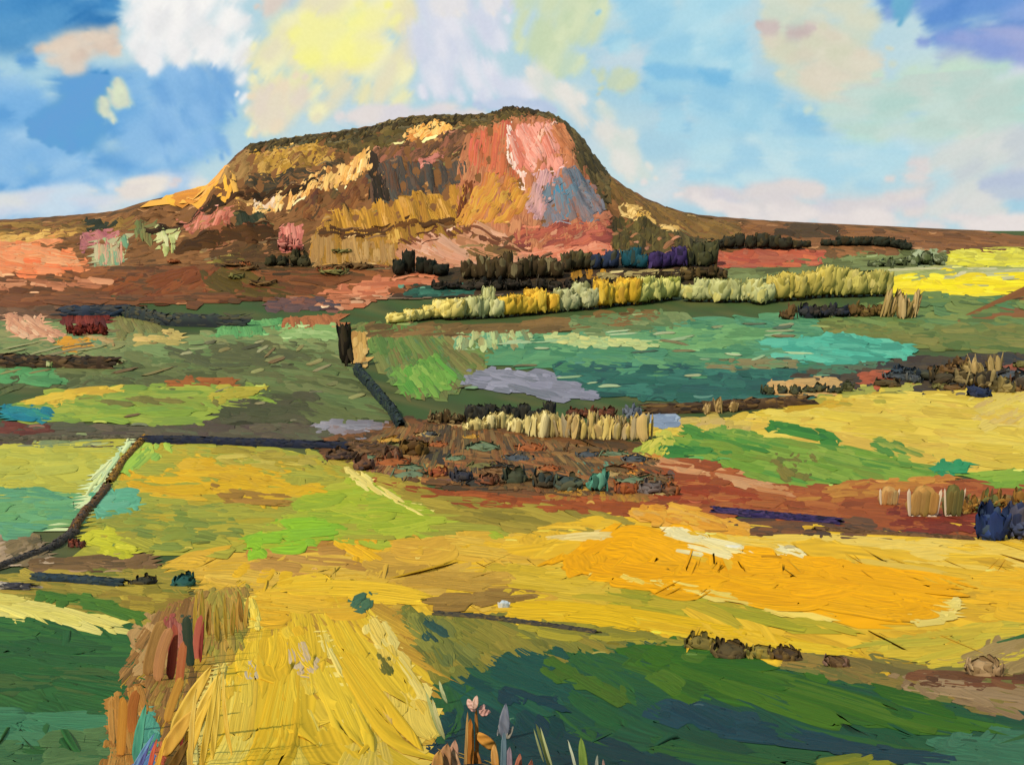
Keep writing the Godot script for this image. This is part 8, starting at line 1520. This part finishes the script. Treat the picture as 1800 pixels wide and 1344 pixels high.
	plant("straw_grass", "yellow straw blades leaning against the left side of the golden straw", "grass", Vector3(-2.500, 59.976, -5.848), [
		["blade", Vector3(-1.210, -1.281, -2.296), Vector3(-0.724, -0.432, -2.326), 0.1614, "dcb448", "e8c460", 0.05, 0.3],
		["blade", Vector3(-0.432, -0.479, -0.809), Vector3(-0.068, 0.314, -0.859), 0.1123, "e4bc48", "f0d06c", 0.05, 0.3],
		["blade", Vector3(0.489, 0.707, 1.204), Vector3(0.559, 1.334, 1.190), 0.0398, "f0d070", "d8b048", 0.04, 0.5],
		["blade", Vector3(0.066, 0.150, 0.259), Vector3(0.266, 0.728, 0.220), 0.0788, "d8ac3c", "ecc858", 0.05, 0.3],
		["blade", Vector3(0.347, 0.421, 0.713), Vector3(0.515, 1.188, 0.691), 0.0511, "f4d868", "e0b840", 0.04, 0.3],
		["blade", Vector3(0.037, -0.162, -0.265), Vector3(0.135, 0.562, -0.320), 0.0514, "f6dc70", "e8c048", 0.04, 0.3],
		["blade", Vector3(-0.574, -0.412, -0.711), Vector3(-0.248, 0.045, -0.718), 0.1405, "c89c44", "dcb050", 0.04, 0.3],
		["blade", Vector3(0.027, -0.437, -0.747), Vector3(-0.017, 0.359, -0.777), 0.0467, "f6dc70", "d8a838", 0.04, 0.3]])
	plant("tall_grass", "tall olive and orange grass blades at the upper left of the golden straw", "grass", Vector3(-3.786, 57.890, -10.000), [
		["blade", Vector3(-4.511, -4.129, -10.048), Vector3(-4.389, -2.738, -10.078), 0.1135, "c8a83c", "a88a44", 0.04, 0.45],
		["blade", Vector3(-4.195, -4.000, -9.703), Vector3(-4.124, -2.564, -9.752), 0.1391, "9a9a3c", "c08a44", 0.04, 0.45],
		["blade", Vector3(-4.652, -4.445, -10.894), Vector3(-4.556, -3.316, -10.908), 0.1037, "a88a44", "d09c48", 0.04, 0.45],
		["blade", Vector3(-4.506, -4.477, -10.957), Vector3(-4.415, -3.504, -10.997), 0.1482, "c08a44", "8a7c40", 0.04, 0.45],
		["blade", Vector3(-4.542, -4.689, -11.546), Vector3(-4.480, -3.782, -11.568), 0.1068, "d09c48", "b0a048", 0.04, 0.45],
		["blade", Vector3(-3.784, -3.998, -9.699), Vector3(-3.785, -2.950, -9.754), 0.1390, "8a7c40", "c8a83c", 0.04, 0.45],
		["blade", Vector3(-5.535, -5.880, -14.904), Vector3(-5.464, -5.257, -14.912), 0.1060, "b0a048", "9a9a3c", 0.04, 0.45],
		["blade", Vector3(-3.680, -4.113, -10.017), Vector3(-3.674, -2.803, -10.047), 0.0850, "c8a83c", "a88a44", 0.04, 0.45],
		["blade", Vector3(-3.876, -4.487, -10.977), Vector3(-3.788, -3.468, -11.026), 0.1333, "9a9a3c", "c08a44", 0.04, 0.45],
		["blade", Vector3(-3.915, -4.684, -11.536), Vector3(-3.841, -3.555, -11.550), 0.1069, "a88a44", "d09c48", 0.04, 0.45],
		["blade", Vector3(-4.713, -5.643, -14.175), Vector3(-4.792, -4.561, -14.214), 0.1538, "c08a44", "8a7c40", 0.04, 0.45],
		["blade", Vector3(-4.114, -5.120, -12.730), Vector3(-3.981, -4.076, -12.752), 0.1288, "d09c48", "b0a048", 0.04, 0.45]])
	plant("flower", "rust stemmed flower with two pale pink blooms at the bottom edge", "flower", Vector3(-0.307, 60.043, -5.751), [
		["stem", Vector3(-0.019, -0.150, 0.000), Vector3(-0.012, 0.373, -0.030), 0.0733, "c07c34", "a8662c", 0.02, 0.6],
		["stem", Vector3(0.023, -0.185, -0.048), Vector3(0.025, 0.447, -0.097), 0.0326, "9a5c28", "d09048", 0.03, 0.7],
		["stem", Vector3(-0.060, -0.122, 0.040), Vector3(-0.030, 0.465, 0.026), 0.0244, "d8b070", "b88848", 0.04, 0.6],
		["petal", Vector3(0.011, 0.453, -0.024), Vector3(-0.034, 0.514, -0.064), 0.0529, "d8b4a8", "c09080", 0.1, 0.3],
		["petal", Vector3(0.022, 0.480, 0.020), Vector3(0.039, 0.579, -0.002), 0.0488, "c8987c", "e0c0b4", 0.1, 0.3],
		["petal", Vector3(0.027, 0.410, -0.064), Vector3(-0.020, 0.424, -0.120), 0.0407, "d8b0a4", "b88478", 0.1, 0.3],
		["petal", Vector3(0.058, 0.473, 0.056), Vector3(0.144, 0.478, 0.048), 0.0570, "d0a098", "b88478", 0.1, 0.3],
		["petal", Vector3(0.056, 0.449, 0.000), Vector3(0.098, 0.487, -0.030), 0.0448, "e0b8ac", "c89488", 0.1, 0.3],
		["leaf", Vector3(0.026, 0.238, -0.048), Vector3(0.183, 0.070, -0.097), 0.0814, "d89a48", "c88838", 0.14, 0.4],
		["leaf", Vector3(0.168, 0.199, 0.040), Vector3(0.193, -0.108, 0.026), 0.0611, "d89a48", "e0b070", 0.06, 0.5],
		["leaf", Vector3(0.026, 0.109, -0.024), Vector3(0.085, -0.171, -0.064), 0.0651, "c08040", "a86c34", 0.05, 0.4]])
	plant("spear_plant", "blue grey spear shaped bud on a straight stem at the bottom edge", "flower", Vector3(-0.061, 60.051, -5.738), [
		["stem", Vector3(0.006, 0.713, 1.235), Vector3(0.013, 1.052, 1.205), 0.0382, "607884", "7c909a", 0.02, 0.8],
		["bud", Vector3(-0.025, -1.352, -2.399), Vector3(-0.006, -0.952, -2.448), 0.1260, "6c7484", "868894", 0.05, 0.05],
		["leaf", Vector3(-0.103, -1.425, -2.575), Vector3(-0.052, -1.132, -2.589), 0.0355, "d8d0c8", "b8b4b4", 0.04, 0.2],
		["leaf", Vector3(-0.000, -1.336, -2.374), Vector3(0.074, -1.199, -2.414), 0.0515, "8a8478", "a09888", 0.05, 0.2],
		["leaf", Vector3(0.033, 0.659, 1.132), Vector3(0.047, 0.888, 1.110), 0.0589, "9a8890", "84707c", 0.05, 0.2],
		["leaf", Vector3(0.090, 0.600, 1.050), Vector3(0.112, 0.764, 0.994), 0.0524, "9c5c48", "b07058", 0.05, 0.2],
		["leaf", Vector3(0.147, 0.756, 1.295), Vector3(0.177, 0.923, 1.288), 0.0510, "8a4c3c", "a86850", 0.05, 0.2]])
	plant("grass_tuft", "pair of pale edged olive grass blades right of the spear plant", "grass", Vector3(0.271, 60.063, -5.722), [
		["blade", Vector3(0.004, 0.160, 0.273), Vector3(-0.097, 0.495, 0.243), 0.0424, "5c6a3c", "7c8450", 0.06, 0.3],
		["blade", Vector3(0.027, 0.176, 0.309), Vector3(-0.064, 0.479, 0.260), 0.0190, "c8c890", "a8b078", 0.06, 0.3],
		["blade", Vector3(-0.019, -0.091, -0.160), Vector3(-0.101, 0.194, -0.174), 0.0168, "b8bc88", "8a9460", 0.06, 0.3]])
	plant("grass_tuft", "bright green blade with white tipped shoots at the bottom edge", "grass", Vector3(0.532, 60.072, -5.709), [
		["blade", Vector3(-0.066, 0.559, 0.963), Vector3(-0.093, 0.833, 0.933), 0.0571, "8aa04c", "6c8840", 0.05, 0.4],
		["blade", Vector3(-0.106, 0.524, 0.914), Vector3(-0.171, 0.773, 0.864), 0.0202, "e0e0c8", "b0b890", 0.06, 0.3],
		["blade", Vector3(-0.027, 0.664, 1.139), Vector3(-0.008, 0.843, 1.125), 0.0261, "b0b49c", "8a8c80", 0.06, 0.3],
		["blade", Vector3(0.043, 0.620, 1.077), Vector3(0.038, 0.753, 1.037), 0.0261, "a88c80", "8a6c60", 0.06, 0.3]])
	plant("leafy_weed", "pinkish brown weed between the golden straw and the rust flower", "plant", Vector3(-0.501, 60.036, -5.760), [
		["leaf", Vector3(0.060, 0.650, 1.121), Vector3(0.097, 0.899, 1.091), 0.0985, "b88a64", "a0744c", 0.05, 0.4],
		["leaf", Vector3(0.128, 0.618, 1.076), Vector3(0.142, 0.880, 1.026), 0.0788, "a87c68", "c09478", 0.05, 0.4],
		["leaf", Vector3(0.022, 0.678, 1.160), Vector3(0.052, 0.889, 1.146), 0.0854, "c89858", "b08048", 0.05, 0.4],
		["leaf", Vector3(0.173, 0.636, 1.101), Vector3(0.130, 0.840, 1.061), 0.0722, "c8a078", "a88060", 0.05, 0.3],
		["leaf", Vector3(-0.223, -1.300, -2.321), Vector3(-0.352, -0.834, -2.343), 0.0573, "dcd49c", "a8b078", 0.05, 0.3],
		["leaf", Vector3(-0.284, -1.442, -2.582), Vector3(-0.457, -0.913, -2.637), 0.0527, "c8cc8c", "9aa868", 0.05, 0.3],
		["leaf", Vector3(-0.414, -2.418, -4.901), Vector3(-0.522, -2.076, -4.909), 0.0607, "d8dcb0", "a0ac78", 0.05, 0.3],
		["leaf", Vector3(-1.017, -3.332, -7.054), Vector3(-0.760, -3.978, -7.084), 0.1088, "70884c", "5c7848", 0.04, 0.3]])
	stone("boulder", "small white blue boulder on the ditch edge below the golden field", Vector3(-0.298, 50.618, -28.832), 0.440, 0.280, 0.160, "b8c4cc d8dcd8 98a8b0", "f0f0ea")
	stone("sandstone_slab", "tall tan sandstone slab with cream edges set in the rust bank", Vector3(46.882, 33.205, -89.996), 3.622, 3.622, 0.749, "b88a4c a8844c 94803c", "ecd8b8")
	stone("sandstone_slab", "small tan sandstone slab left of the tall one", Vector3(49.150, 30.264, -103.173), 2.434, 2.577, 0.859, "c09458 b47c44 a89060", "ecd8b8")
	stone("sandstone_slab", "mossy olive sandstone slab right of the tall tan one", Vector3(50.306, 33.182, -90.063), 2.125, 3.750, 0.750, "6a6438 7a6c3c 545c3a", "ecd8b8")
